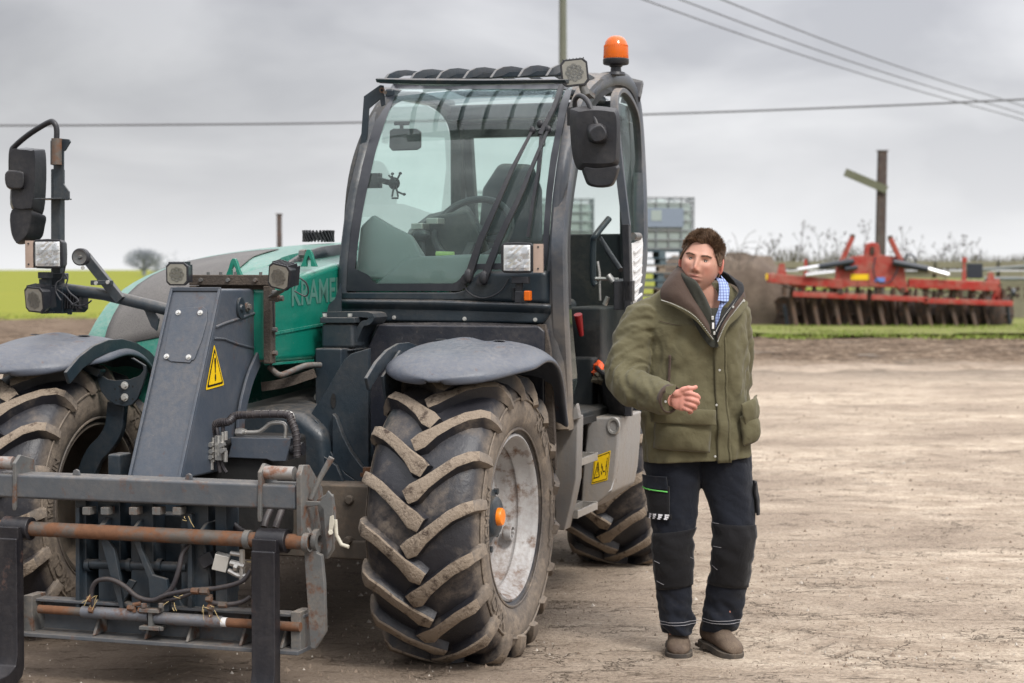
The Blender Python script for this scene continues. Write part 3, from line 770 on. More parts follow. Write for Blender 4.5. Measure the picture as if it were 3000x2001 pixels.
# ---- work lights
def work_light(name_, c, aim, s=0.056, roll=0.0, parent=TH, lug=True):
    e = empty(name_, c, 0, parent)
    aim = Vector(aim).normalized(); q = aim.to_track_quat('X', 'Z'); e.rotation_mode = 'QUATERNION'; e.rotation_quaternion = q @ Matrix.Rotation(roll, 3, 'X').to_quaternion()
    def rr_(h, ch, x): return [Vector((x, a_, b_)) for a_, b_ in ((-h+ch,-h),(h-ch,-h),(h,-h+ch),(h,h-ch),(h-ch,h),(-h+ch,h),(-h,h-ch),(-h,-h+ch))]
    b = MB(); ch = s*0.3
    b.loft([rr_(s*0.72, ch*0.8, -0.055), rr_(s*0.9, ch, -0.035), rr_(s*0.98, ch, 0.0), rr_(s, ch, 0.004), rr_(s, ch, 0.016)])
    b.build('lamp_housing', M['black'], e, bevel=0.003)
    f = MB()
    for k in range(7):
        y = -s*0.75 + k*s*1.5/6
        f.box((-0.05, y, 0.0), (0.05, 0.004, s*1.55))
        f.box((-0.02, y, s*0.9), (0.06, 0.004, s*0.30))
    f.build('cooling_fin', M['black'], e)
    l = MB(); ri = rr_(s*0.86, ch*0.9, 0.0168); l.add(ri, [list(range(8))]); l.build('lens', M['lens'], e, smooth=False)
    r_ = MB()
    for k in range(9):
        a_ = k*2*math.pi/8; rad = 0 if k == 8 else s*0.46
        r_.lathe([(s*0.05, 0.0185), (s*0.21, 0.0190), (s*0.22, 0.0172)], (0, math.cos(a_)*rad, math.sin(a_)*rad), (1,0,0), 14)
    r_.build('lens_cells', M['clear'], e)
    return e
toCam = Vector((1, 0, 0))
wl1 = work_light('work_light', P(409, 629, u=0.28), (1, 0.16, -0.03), 0.049)
wl2 = work_light('work_light', P(645, 634, u=0.33), (1, -0.18, -0.16), 0.054, R(-12))
wl3 = work_light('work_light', P(84, 687, u=-0.08), (1, -0.25, -0.18), 0.060, R(-4))
wl4 = work_light('work_light', P(1319, 167, u=-0.86), (1, 0.30, 0.0), 0.063, R(6))
wl5 = work_light('work_light', P(1463, 217, u=-2.35), (-0.4, 1.0, -0.25), 0.06, R(-20))
wl6 = work_light('work_light', P(175, 690, u=-0.30), (-1, -0.2, -0.1), 0.055, R(0))
br = MB()
br.bar(P(645, 668, u=0.30), P(622, 682, u=0.20), 0.03, 0.006); br.cyl(P(618, 684, u=0.2), P(650, 685, u=0.2), 0.012, 8); br.cyl(P(632, 684, u=0.2), P(640, 684, u=0.2), 0.018, 6)
br.bar(P(409, 660, u=0.26), P(445, 662, u=0.2), 0.03, 0.006)
br.bar(P(1340, 205, u=-0.88), P(1360, 222, u=-0.95), 0.03, 0.02); br.cyl(P(1338, 196, u=-0.88), P(1345, 218, u=-0.88), 0.02, 10)
br.build('lamp_bracket', M['frameworn'], TH)
cw = MB()
cw.tube(catmull([P(688,638,u=0.28), P(703,650,u=0.27), P(708,670,u=0.26), P(700,680,u=0.26), P(676,668,u=0.28)], 6), 0.0035, 6)
cw.tube(catmull([P(627,690,u=0.14), P(628,760,u=0.13), P(624,800,u=0.13), P(622,842,u=0.12)], 6), 0.0045, 6)
cw.build('lamp_cable', M['black'], TH)
# ---- engine hood
ZO = [(-3.4,1.75),(-2.6,1.755),(-1.9,1.725),(-1.5,1.68),(-1.15,1.62),(-0.9,1.555),(-0.7,1.46),(-0.6,1.385),(-0.52,1.31),(-0.46,1.21),(-0.42,1.10)]
ZI = [(-3.4,1.79),(-2.6,1.79),(-1.6,1.755),(-1.2,1.735),(-0.9,1.705),(-0.7,1.655),(-0.6,1.59),(-0.52,1.50),(-0.46,1.36),(-0.42,1.10)]
VO, VI = -1.17, -0.30
def hood(u_, t_, off=0.0):
    zo, zi = interp(ZO, u_), interp(ZI, u_)
    z = zo + (zi - zo)*t_ + 0.025*math.sin(math.pi*t_)*smoothstep(-0.42, -0.8, u_)
    return Vector((u_ + off*0.6, VO + (VI-VO)*t_, z + off))
us = [-0.42 - 0.0, -0.44, -0.46, -0.49, -0.52, -0.56, -0.6, -0.65, -0.7, -0.78, -0.87, -0.97, -1.1, -1.25, -1.5, -1.8, -2.2, -2.6, -3.0, -3.4]
hd = MB(); rows = []
for u_ in us:
    row = [hood(u_, k/16) for k in range(17)]
    zl = 0.96
    sideL = [Vector((u_, VO - 0.012, max(zl, row[0].z - 0.05))), Vector((u_, VO - 0.01, zl))]
    sideR = [Vector((u_, VI + 0.015, max(zl, row[-1].z - 0.06))), Vector((u_, VI + 0.01, zl))]
    rows.append([sideL[1], sideL[0]] + row + sideR)
hd.grid(rows); k = len(rows[0])
hd.v += []
hd.add(rows[0] , [list(range(k))])
hd.build('engine_hood', M['green_lt'], TH, smooth=True, angle=60)
gr = MB(); rows = []
for u_, t0, t1 in ((-0.475,0.13,0.80),(-0.5,0.125,0.80),(-0.54,0.12,0.81),(-0.6,0.115,0.82),(-0.7,0.11,0.82),(-0.85,0.105,0.80),(-1.0,0.10,0.76),(-1.2,0.10,0.74),(-1.4,0.10,0.7)):
    rows.append([hood(u_, t0 + (t1-t0)*k/14, 0.005) for k in range(15)])
gr.grid(rows)
def mesh_mat():
    m, nt, b = new_mat('hood_mesh_screen')
    tcx = N(nt, 'ShaderNodeTexCoord')
    ck = N(nt, 'ShaderNodeTexVoronoi', i_Scale=230.0); L(nt, tcx.outputs['Object'], ck.inputs['Vector'])
    n1 = nzt(nt, tcx.outputs['Object'], 5, 4)
    dustf = mixc(nt, n1, (0.075, 0.070, 0.068), (0.15, 0.14, 0.13))
    L(nt, mixc(nt, ramp(nt, ck.outputs['Distance'], [(0.15, (0,0,0)), (0.45, (1,1,1))]), (0.045,0.042,0.041), dustf), b.inputs['Base Color'])
    b.inputs['Roughness'].default_value = 0.8
    return m
gr.build('hood_grille', mesh_mat(), TH, thick=0.004)
ct = MB(); ct.cyl(P(731, 551, u=-2.2), P(731, 534, u=-2.2), 0.078, 24); 
for k in range(26):
    a_ = k*2*math.pi/26; c0 = P(731, 542, u=-2.2)
    ct.box(c0 + Vector((math.cos(a_)*0.08, math.sin(a_)*0.08, 0)), (0.018, 0.008, 0.07), Matrix.Rotation(a_, 3, 'Z') @ Matrix.Rotation(0.5, 3, 'X'))
ct.build('intake_precleaner', M['black'], TH)
# grey lift arm rail beside the hood
rl = MB()
pts = [(640,630),(665,600),(700,578),(740,566),(790,560)]
top = [P(x, y, v=-0.16) for x, y in pts]; bot = [P(x, y, v=-0.16) for x, y in ((660,640),(690,625),(720,612),(750,604),(800,598))]
rl.grid([top, bot]); rl.build('lift_arm_plate', M['cabgrey'], TH, thick=0.02)
rb = MB(); p = P(689, 583, v=-0.14); rb.cyl(p, p + Vector((0,0.03,0)), 0.022, 6); rb.cyl(p, p + Vector((0,0.05,0)), 0.012, 8); rb.build('arm_bolt', M['frameworn'], TH)
# ---- left mast with mirror and lamps (image left)
um = -0.25
ms = MB()
ms.bar(P(133, 700, u=um), P(133, 388, u=um), 0.046, 0.05)
ms.bar(P(100, 634, u=um), P(100+52, 634, u=um), 0.05, 0.03)
ms.build('lamp_mast', M['cabgrey'], TH, bevel=0.005)
mp_ = MB()
poly = [(118,360),(118,323),(139,318),(161,320),(164,326),(152,346),(148,348),(148,422),(161,440),(161,456),(158,460),(125,460),(125,380),(118,378)]
mp_.prism([P(x, y, u=um+0.03) for x, y in poly], (0.010,0,0)); mp_.box(P(122, 457, u=um+0.03), (0.10, 0.14, 0.006))
mp_.build('mast_plate', M['cabgrey'], TH, bevel=0.002)
hg = MB(); hg.cyl(P(130, 378, u=um+0.06), P(130, 318, u=um+0.06), 0.024, 14); hg.cyl(P(124, 370, u=um+0.07), P(124, 330, u=um+0.07), 0.012, 8); hg.build('mast_hinge', M['rust'], TH)
ar = MB()
ar.tube(catmull([P(130, 320, u=um+0.06), P(130, 296, u=um+0.06), P(124, 282, u=um+0.06), P(112, 281, u=um+0.05), P(70, 306, u=um+0.03), P(36, 334, u=um), P(27, 350, u=um), P(26, 400, u=um)], 7), 0.0135, 12)
ar.build('mirror_arm', M['black'], TH)
mr_ = empty('mirror', (0,0,0), 0, TH)
def quadring(pts, u_): return catmull([P(x, y, u=u_) for x, y in pts], 4, closed=True)
b = MB()
f0 = [(25,346),(50,342),(92,342),(105,352),(106,430),(98,492),(72,486),(27,480),(24,420)]
b.loft([quadring([(x*0.9+6, y*0.98+8) for x, y in f0], um-0.09), quadring(f0, um-0.06), quadring([(25,348),(48,344),(70,346),(80,352),(79,430),(72,474),(68,478),(30,474),(26,420)], um+0.03)])
b.loft([quadring([(27,484),(70,490),(104,495),(103,520),(94,548),(60,560),(38,558),(25,530)], um-0.06), quadring([(27,482),(68,482),(72,486),(70,510),(60,540),(42,556),(36,556),(26,530)], um+0.02)])
b.build('mirror_housing', M['black'], mr_, bevel=0.008, seg=3)
b = MB(); b.loft([quadring([(16,392),(52,392),(60,404),(58,432),(44,438),(16,430)], um+0.0), quadring([(14,394),(48,394),(55,404),(53,428),(42,434),(15,428)], um+0.055)]); b.build('mirror_clamp', M['black'], mr_, bevel=0.008, seg=3)
b = MB(); b.loft([quadring([(30,352),(92,350),(96,440),(88,480),(32,474)], um-0.093), quadring([(30,352),(92,350),(96,440),(88,480),(32,474)], um-0.096)]); b.build('mirror_glass', M['chrome'], mr_)
def headlamp(c, side, s=1.0, aim=(1,0.2,0)):
    e = empty('headlight', c, 0, TH); e.rotation_euler = (0, 0, math.atan2(aim[1], aim[0]))
    hw_, hh = 0.071*s, 0.066*s
    def rr_(a_, b_, x, ch=0.012): return [Vector((x, p, q)) for p, q in ((-a_+ch,-b_),(0,-b_*1.04),(a_-ch,-b_),(a_,-b_+ch),(a_*1.03,0),(a_,b_-ch),(a_-ch,b_),(0,b_*1.05),(-a_+ch,b_),(-a_,b_-ch),(-a_*1.03,0),(-a_,-b_+ch))]
    def rr2(a_, b_, x, ch): return rr_(a_, b_, x, ch)
    b = MB(); b.loft([rr_(hw_*0.7, hh*0.75, -0.09), rr_(hw_*0.95, hh*0.95, -0.05), rr_(hw_, hh, -0.01), rr_(hw_, hh, 0.012)]); b.build('lamp_housing', M['black'], e, bevel=0.004)
    r_ = MB(); rh = random.Random(9)
    r_.grid([[Vector((0.0135 if i in (0, 9) or j in (0, 9) else 0.0155 + 0.002*math.sin(i*1.3) + rh.uniform(-0.0025, 0.004), hw_*0.83*(-1 + 2*j/9), hh*0.85*(-1 + 2*i/9))) for j in range(10)] for i in range(10)])
    r_.lathe([(0.0, 0.0215), (0.010, 0.0205), (0.012, 0.012)], (0, 0.012, -0.004), (1,0,0), 14)
    r_.build('reflector', M['reflect'], e, smooth=False)
    l_ = MB(); l_.add([Vector((0.0225, p.y, p.z)) for p in rr_(hw_*0.84, hh*0.86, 0)], [list(range(12))]); l_.build('lens', M['clear'], e, smooth=False)
    i_ = MB(); y0 = side*(hw_ + 0.001); y1 = side*(hw_ + 0.044*s)
    rows = []
    for z_ in (-hh*0.98, -hh*0.95, 0, hh*0.90, hh*0.93):
        k_ = 0.9 if abs(z_) > hh*0.94 else 1
        rows.append([Vector((0.010*k_, y0, z_)), Vector((0.013*k_, (y0*2+y1)/3, z_)), Vector((0.004*k_, y1*0.985, z_)), Vector((-0.012, y1, z_)), Vector((-0.055, y1*0.96, z_)), Vector((-0.055, y0, z_))])
    i_.grid(rows, closed=True); i_.build('indicator', M['indic'], e, angle=50)
    sc_ = MB()
    for z_ in (-hh*0.72, hh*0.72): sc_.cyl((0.004, (y0+y1)/2, z_), (0.0155, (y0+y1)/2, z_), 0.004, 8); sc_.cyl((0.01, side*hw_*0.92, z_), (0.0145, side*hw_*0.92, z_), 0.004, 8)
    sc_.build('lamp_screw', M['black'], e)
    return e
headlamp(P(112, 583, u=-0.12), -1, 1.0, (1, 0.16, 0))
headlamp(P(1188, 592, u=-0.42), 1, 1.0, (1, 0.17, 0))
hs = MB()
hs.box(P(1196, 643, u=-0.44), (0.04, 0.075, 0.03)); hs.box(P(1192, 668, u=-0.45), (0.025, 0.03, 0.08)); hs.cyl(P(1180, 660, u=-0.5), P(1180, 690, u=-0.5), 0.012, 8); hs.box(P(1196, 682, u=-0.44), (0.03, 0.05, 0.05))
hs.build('headlight_bracket', M['black'], TH, bevel=0.003)
sm = MB(); p = P(1212, 679, u=-0.42); sm.box(p, (0.035, 0.030, 0.045)); sm.build('side_marker', M['amber'], TH, bevel=0.006)
p = P(104, 632, u=-0.16); sm = MB(); sm.box(p, (0.05, 0.05, 0.03)); sm.bar(P(104,640,u=-0.18), P(108,720,u=-0.18), 0.05, 0.04); sm.box(P(104, 716, u=-0.16), (0.05, 0.07, 0.008)); sm.cyl(P(160, 700, u=-0.25), P(160, 722, u=-0.25), 0.012, 8); sm.box(P(160,712,u=-0.25), (0.03,0.05,0.02)); sm.build('headlight_bracket', M['cabgrey'], TH, bevel=0.003)
hn = MB(); p = P(185, 590, u=-0.10); ax_ = Vector((1, 0.12, 0)).normalized()
hn.lathe([(0.0,0.012),(0.006,0.012),(0.010,0.004),(0.026,0.006),(0.034,0.010),(0.038,0.006),(0.038,-0.014),(0.028,-0.03),(0.0,-0.03)], p, ax_, 28)
hn.build('horn', M['frameworn'], TH)
hn = MB(); hn.lathe([(0.034,0.011),(0.040,0.008),(0.040,-0.02)], p, ax_, 28); hn.build('horn_rim', M['black'], TH)
am = MB()
am.tube([P(118, 660, u=-0.25), P(240, 676, u=-0.25), P(372, 708, u=-0.25), P(420, 720, u=-0.3)], 0.028, 14)
am.build('lamp_arm', M['cabgrey'], TH)
am = MB()
am.sweep([P(196, 588, u=-0.22), P(278, 690, u=-0.22)], [(-0.024,-0.014),(0.024,-0.014),(0.024,0.014),(-0.024,0.014)], up=(1,0,0))
am.box(P(234, 649, u=-0.18), (0.012, 0.115, 0.022))
am.prism([P(x, y, u=-0.26) for x, y in ((315,695),(345,700),(368,732),(362,760),(350,750),(335,715))], (0.012,0,0))
am.box(P(133, 690, u=-0.25), (0.06,0.09,0.12))
am.build('lamp_arm_brace', M['cabgrey'], TH, bevel=0.003)
am = MB()
for x, y in ((221,650),(248,648)): p = P(x, y, u=-0.172); am.cyl(p, p + Vector((0.006,0,0)), 0.009, 14)
am.cyl(P(190, 615, u=-0.2), P(190,615,u=-0.19), 0.009, 14)
am.build('brace_bolt', M['bolt'], TH)
cw = MB()
for pts in ([(150,610),(142,640),(130,650),(128,670),(140,690)], [(145,625),(155,640),(152,655),(160,672),(180,690),(165,700)], [(130,665),(150,680),(170,700),(195,700),(210,690)]):
    cw.tube(catmull([P(x, y, u=-0.17+0.01*i) for i, (x, y) in enumerate(pts)], 5), 0.004, 6)
cw.build('lamp_cable', M['black'], TH)
# ================================================================= cab
CU = [(0.7,-0.66),(1.40,-0.62),(1.65,-0.615),(1.85,-0.64),(2.05,-0.70),(2.2,-0.775),(2.32,-0.87),(2.42,-0.99),(2.50,-1.14),(2.55,-1.32)]
def cf(x, y, off=0.0):
    """point of the curved cab front seen at that place of the photograph"""
    u_ = -0.62
    for _ in range(12):
        p = P(x, y, u=u_ + off); bul = 0.035*math.sin(math.pi*max(0, min(1, (p.y - 0.13)/1.05)))
        u_ = interp(CU, p.z) + bul
    return P(x, y, u=u_ + off)
def lerp2(a, b, t): return (a[0] + (b[0]-a[0])*t, a[1] + (b[1]-a[1])*t)
def pline(pts, n):
    out = []; seg = [0]
    for a_, b_ in zip(pts, pts[1:]): seg.append(seg[-1] + math.dist(a_, b_))
    for k in range(n):
        s_ = seg[-1]*k/(n-1)
        for i in range(len(pts)-1):
            if s_ <= seg[i+1] + 1e-6:
                out.append(lerp2(pts[i], pts[i+1], (s_-seg[i])/max(1e-9, seg[i+1]-seg[i]))); break
    return out
CAB = TH
# glass: rows from bottom to top between the left and right edges of the screen
LE = [(796,668),(799,600),(806,530),(818,450),(832,380),(848,320),(868,260),(890,215),(902,192)]
RE = [(1250,668),(1256,600),(1262,530),(1268,450),(1277,380),(1287,320),(1298,265),(1308,225),(1316,192)]
def row(t): 
    n = len(LE) - 1; i = min(n-1, int(t*n)); f = t*n - i
    return lerp2(LE[i], LE[i+1], f), lerp2(RE[i], RE[i+1], f)
g = MB(); rows = []
for i in range(25):
    a_, b_ = row(i/24); rows.append([cf(*lerp2(a_, b_, j/20)) for j in range(21)])
g.grid(rows); g.build('windscreen', M['glass'], CAB)
# printed black border of the glass, a ring just in front of it
outer = [(1055,668)] + [(796,668)] + LE[1:] + RE[::-1][:-1] + [(1250,619),(1096,619),(1081,640),(1066,662),(1055,668)]
inner = [(1040,651)] + [(859,651),(848,632),(815,617)] + [(822,560),(832,490),(846,420),(862,350),(884,280),(905,225),(915,204)] + [(1302,204),(1290,240),(1284,300),(1272,360),(1262,440),(1256,530),(1250,604)] + [(1160,604),(1092,606),(1078,612),(1064,630),(1052,645),(1040,651)]
def ring_patch(mb, outer, inner, off):
    m = len(outer); n = len(inner)
    # walk both outlines by matched key points
    vs = [cf(x, y, off) for x, y in outer] + [cf(x, y, off) for x, y in inner]
    return vs
fr_ = MB()
def strip(mb, o, i, off=0.006, n=14):
    o = pline(o, n); i = pline(i, n)
    mb.grid([[cf(*lerp2(a_, b_, t), off) for t in (0, 0.33, 0.66, 1)] for a_, b_ in zip(o, i)])
strip(fr_, LE, [(815,617),(822,560),(832,490),(846,420),(862,350),(884,280),(905,225),(915,204)], n=30)
strip(fr_, [(1250,619)] + RE[1:], [(1243,606),(1248,530),(1254,440),(1264,360),(1276,300),(1284,240),(1300,204)], n=30)
strip(fr_, [(796,668),(1055,668)], [(815,617),(848,632),(859,651),(1040,651)], n=24)
strip(fr_, [(1055,668),(1066,662),(1081,640),(1096,619),(1250,619)], [(1040,651),(1052,645),(1064,630),(1078,612),(1092,606),(1160,604),(1243,606)], n=24)
strip(fr_, [(902,192),(1316,192)], [(915,204),(1302,204)], n=20)
fr_.build('screen_border', M['frit'], CAB)
# front cowl under the glass
cw = MB()
def patch(mb, top, bot, off, n=24, k=6, bulge=None):
    t_ = pline(top, n); b_ = pline(bot, n)
    mb.grid([[cf(*lerp2(a_, b2, j/k), off + (bulge(j/k) if bulge else 0)) for j in range(k+1)] for a_, b2 in zip(t_, b_)])
patch(cw, [(783,672),(1057,672),(1068,666),(1083,644),(1098,623),(1262,622)], [(781,686),(1010,688),(1060,689),(1085,690),(1100,692),(1262,697)], 0.012)
patch(cw, [(779,686),(1010,688),(1264,697)], [(779,708),(1010,712),(1264,720)], 0.02, k=8, bulge=lambda t: 0.022*math.sin(math.pi*t**0.6))
patch(cw, [(779,708),(1010,712),(1264,720)], [(752,718),(870,737),(1246,742)], 0.02, k=5)
cw.build('front_cowl', M['cabgrey'], CAB, thick=0.012, off=-1, angle=30)
cb = MB()
for x, y in ((820,693),(916,694),(1034,695),(905,729),(1067,732),(1229,734)):
    p = cf(x, y, 0.024 if y < 710 else 0.021); cb.cyl(p - Vector((0.01,0,0)), p + Vector((0.004,0,0)), 0.0095, 14); cb.cyl(p, p + Vector((0.010,0,0)), 0.0068, 6)
cb.build('cowl_bolt', M['bolt'], CAB)
# pillars (front surface strips with depth)
def pillar(o, i, off=0.0, name_='front_pillar', mat=None, depth=0.06, n=34):
    b = MB(); o = pline(o, n); i = pline(i, n); rings = []
    for a_, b_ in zip(o, i):
        pa, pb = cf(*a_, off), cf(*b_, off); mid = (pa + pb)/2 + Vector((0.012, 0, 0))
        rings.append([pa - Vector((depth,0,0)), pa, pa.lerp(mid, 0.5) + Vector((0.004,0,0)), mid, pb.lerp(mid, 0.5) + Vector((0.004,0,0)), pb, pb - Vector((depth,0,0))])
    b.loft(rings); b.build(name_, mat or M['cabgrey'], CAB, angle=50)
pillar([(772,720),(775,640),(783,560),(793,480),(808,405),(826,330),(848,270),(866,230),(880,200)], [(795,720),(797,660),(800,600),(807,530),(819,450),(833,380),(849,320),(869,260),(901,200)])
pillar([(1303,985),(1300,900),(1292,800),(1289,740),(1287,640),(1285,560),(1289,480),(1298,400),(1310,330),(1325,262),(1348,208),(1380,180)], [(1262,985),(1258,900),(1252,800),(1246,740),(1251,668),(1257,600),(1263,530),(1269,450),(1278,380),(1288,320),(1302,250),(1330,190)], mat=M['pillar'])
# door arch on the left side of the cab
def vz(y): return 1.19 - 0.10*smoothstep(560, 180, y)
def side(x, y, dv=0.0): return P(x, y, v=vz(y) + dv)
arch = [(1300,985),(1297,880),(1290,740),(1287,640),(1286,560),(1292,480),(1303,395),(1317,320),(1336,248),(1358,206),(1385,186),(1415,180),(1440,194),(1456,232),(1464,300),(1469,390),(1472,480),(1472,580),(1464,660),(1452,740),(1446,800)]
ab = MB(); ap = catmull([side(x, y) for x, y in arch], 5)
ab.sweep(ap, [(-0.035,-0.03),(0.035,-0.03),(0.035,0.022),(0.02,0.03),(-0.02,0.03),(-0.035,0.022)], up=(0,1,0))
ab.build('door_frame', M['pillar'], CAB, angle=40)
sl_ = MB(); ap = catmull([side(x, y, -0.02) for x, y in [(1303,700),(1301,560),(1306,480),(1317,400),(1331,330),(1348,264),(1367,226),(1390,206),(1414,201),(1434,214)]], 5)
sl_.sweep(ap, [(-0.02,-0.012),(0.02,-0.012),(0.02,0.012),(-0.02,0.012)], up=(0,1,0)); sl_.build('door_seal', M['black'], CAB)
# opened door: hinged at the rear, its glass frame swung outward
DH, DE = Vector((-2.2, 1.15, 0)), Vector((-1.28, 1.335, 0))
dd = (DE - DH).normalized(); dn = Vector((dd.y, -dd.x, 0))
def dpt(s_, z_, o_=0.0): return DH + dd*s_*0.94 + dn*o_ + Vector((0,-0.10*max(0, z_-1.75)/0.75*s_,z_))
door = empty('door', (0,0,0), 0, TH)
df = MB()
def zat(y, x=1440, s_=1.0):
    q = dpt(s_, 0); r0 = P(x, y, u=q.x); return r0.z
outl = [(1.0, zat(958)), (1.0, zat(520)), (0.985, zat(400)), (0.95, zat(300)), (0.88, zat(235)), (0.78, zat(205)), (0.6, zat(190)), (0.35, zat(200)), (0.12, zat(235)), (0.03, zat(300)), (0.0, zat(400)), (0.0, 1.0)]
pts = catmull([dpt(a_, b_) for a_, b_ in outl[1:]], 4)
df.sweep(pts, [(-0.012,-0.02),(0.012,-0.02),(0.012,0.02),(-0.012,0.02)], up=(0,1,0))
df.build('door_frame_bar', M['pillar'], door, bevel=0.003)
de = MB(); de.bar(dpt(1.0, zat(720)), dpt(1.0, zat(515)), 0.05, 0.035, up=(0,1,0)); de.bar(dpt(1.0, zat(955)), dpt(1.0, zat(722)), 0.03, 0.035, up=(0,1,0)); de.box(dpt(1.0, zat(668)), (0.05,0.045,0.10)); de.build('door_edge', M['black'], door, bevel=0.004)
dp = MB()
rim0 = [(1342,841),(1352,839),(1370,846),(1400,858),(1430,872),(1437,880)]
z_t, z_b = zat(850), zat(952)
top_ = [dpt(1.0, zat(884), 0.0), dpt(0.98, zat(880), 0.03), dpt(0.80, zat(862), 0.14), dpt(0.55, zat(846), 0.19), dpt(0.35, zat(842), 0.17), dpt(0.28, zat(842), 0.02)]
rows = []
for i in range(9):
    t = i/8; sh = 1 - 0.28*t**1.4
    rows.append([Vector((p.x*1, p.y, p.z)) for p in [dpt((((q-DH).dot(dd))/0.94 - 0.64)*(1-0.22*t) + 0.64, q.z + (z_b - 0.01 - q.z)*t, (q-DH).dot(dn)*sh) for q in top_]])
dp.grid(rows); dp.add(rows[-1], [list(range(6))])
dp.build('door_pocket', M['black'], door, thick=0.012, bevel=0.004)
rimm = MB(); rimm.tube(catmull(top_, 4), 0.011, 8); rimm.build('pocket_rim', M['black'], door)
dl = MB()
dl.prism([dpt(s_, zat(y), 0.015) for s_, y in ((0.99,645),(0.80,640),(0.72,650),(0.76,700),(0.99,712))], dn*0.06)
dl.build('latch_housing', M['black'], door, bevel=0.004)
lt = MB()
lt.tube([P(1367,640,u=-1.35), P(1395,640,u=-1.35), P(1420,642,u=-1.35)], [0.010,0.008,0.010], 8); lt.cyl(P(1396,632,u=-1.35), P(1408,648,u=-1.35), 0.016, 10)
lt.cyl(P(1388,700,u=-1.33), P(1396,682,u=-1.33), 0.012, 8)
lt.tube([P(1372,600,u=-1.36), P(1376,625,u=-1.36), P(1378,690,u=-1.36)], 0.007, 8)
lt.build('latch', M['steel'], door)
st = MB(); st.tube([P(1380,545,u=-1.5), P(1395,575,u=-1.45), P(1425,620,u=-1.35)], [0.006,0.014,0.014], 10); st.tube([P(1378,550,u=-1.6), P(1416,610,u=-1.4)], 0.007, 8); st.build('gas_strut', M['black'], door)
hnd = MB(); hnd.tube(catmull([P(1398,502,u=-1.9), P(1368,540,u=-1.8), P(1362,560,u=-1.8), P(1362,640,u=-1.8), P(1368,655,u=-1.8)], 5), 0.017, 10); hnd.build('grab_handle', M['cabgrey'], CAB)
dg = MB(); dg.add([dpt(a_, b_, 0.0) for a_, b_ in outl[1:]], [list(range(len(outl)-1))]); dg.build('door_glass', M['sideglass'], door, smooth=False)
# white ribbed outer panel of the door seen behind the edge
wp = MB()
def wpt(x, y): return P(x, y, v=1.20 + (x-1452)*0.0)
poly = [(1452,560),(1475,545),(1477,560),(1473,640),(1462,695),(1452,698)]
wp.prism([P(x, y, v=1.262) for x, y in poly], (0,-0.012,0))
for k in range(6):
    y = 570 + k*22
    wp.prism([P(x, yy, v=1.264) for x, yy in ((1455,y+6),(1470,y-8),(1470,y-2),(1455,y+12))], (0,0.012,0))
wp.build('door_panel', M['white'], door, bevel=0.003)
kn = MB(); kn.cyl(P(1453,543,v=1.26), P(1466,543,v=1.26), 0.02, 12); kn.cyl(P(1466,543,v=1.26), P(1470,543,v=1.26), 0.012, 12); kn.build('door_stop', M['frameworn'], door)
# pivot window bar (thin vertical)
rs = MB(); rs.add([side(x, y, -0.01) for x, y in ((1425,215),(1448,225),(1462,320),(1468,440),(1466,560),(1440,560),(1436,420),(1430,300))], [list(range(8))]); rs.build('rear_side_glass', M['sideglass'], CAB, smooth=False)
# cab right side (image left), rear frame, roof
fs_ = MB(); vR = 0.14
fs_.bar((-0.68, vR, 1.40), (-2.2, vR, 1.40), 0.05, 0.10); fs_.bar((-2.2, vR, 0.9), (-2.16, vR+0.01, 2.42), 0.09, 0.06, up=(0,1,0))
arc = catmull([(-0.66, vR, 1.5), (-0.72, vR, 2.0), (-0.86, vR+0.02, 2.28), (-1.1, vR+0.03, 2.46), (-1.5, vR+0.03, 2.52), (-1.95, vR+0.03, 2.47), (-2.12, vR+0.02, 2.3), (-2.17, vR, 1.9), (-2.17, vR, 1.4)], 6)
fs_.sweep(arc, [(-0.02,-0.03),(0.02,-0.03),(0.02,0.03),(-0.02,0.03)], up=(0,1,0))
fs_.build('right_side_frame', M['interior'], CAB, bevel=0.006)
rw = MB()
rw.bar((-2.2, vR, 2.43), (-2.2, 1.1, 2.43), 0.07, 0.15); rw.bar((-2.2, 1.1, 1.0), (-2.2, 1.08, 2.42), 0.06, 0.07, up=(0,1,0))
rw.box((-2.22, 0.64, 1.40), (0.05, 1.0, 0.86)); rw.bar((-2.2, vR+0.09, 1.8), (-2.2, vR+0.05, 2.42), 0.06, 0.05, up=(0,1,0))
rw.bar((-2.19, 0.62, 2.38), (-2.19, 0.62, 2.30), 0.07, 0.02, up=(0,1,0))
rw.build('rear_wall', M['interior'], CAB, bevel=0.01)
rg = MB(); rg.add([(-2.2, 0.2, 1.8), (-2.2, 1.06, 1.8), (-2.2, 1.06, 2.36), (-2.2, 0.2, 2.36)], [(0,1,2,3)]); rg.build('rear_glass', M['sideglass'], CAB, smooth=False)
sg = MB(); sg.add([(-0.7, vR-0.01, 1.44), (-2.15, vR-0.01, 1.44), (-2.12, vR, 2.3), (-1.9, vR+0.02, 2.46), (-1.5, vR+0.02, 2.5), (-1.1, vR+0.02, 2.44), (-0.86, vR, 2.26), (-0.74, vR, 2.0)], [list(range(8))]); sg.build('right_side_glass', M['sideglass'], CAB, smooth=False)
rf = MB(); rows = []
for i in range(9):
    t = i/8; u_ = -1.05 - t*0.85; z_ = 2.475 + 0.055*math.sin(min(1, t*1.4)*math.pi/2) - 0.02*t*t
    rows.append([Vector((u_, 0.19 + 0.88*j/6, z_ + 0.02*math.sin(math.pi*j/6))) for j in range(7)])
rf.grid(rows); rf.build('roof_glass', M['roofglass'], CAB)
rh = MB()
rh.box((-2.04, 0.63, 2.47), (0.26, 0.92, 0.08)); rh.bar((-1.1, 0.17, 2.50), (-2.0, 0.17, 2.52), 0.05, 0.05); rh.bar((-1.15, 1.03, 2.49), (-1.9, 1.03, 2.51), 0.05, 0.04)
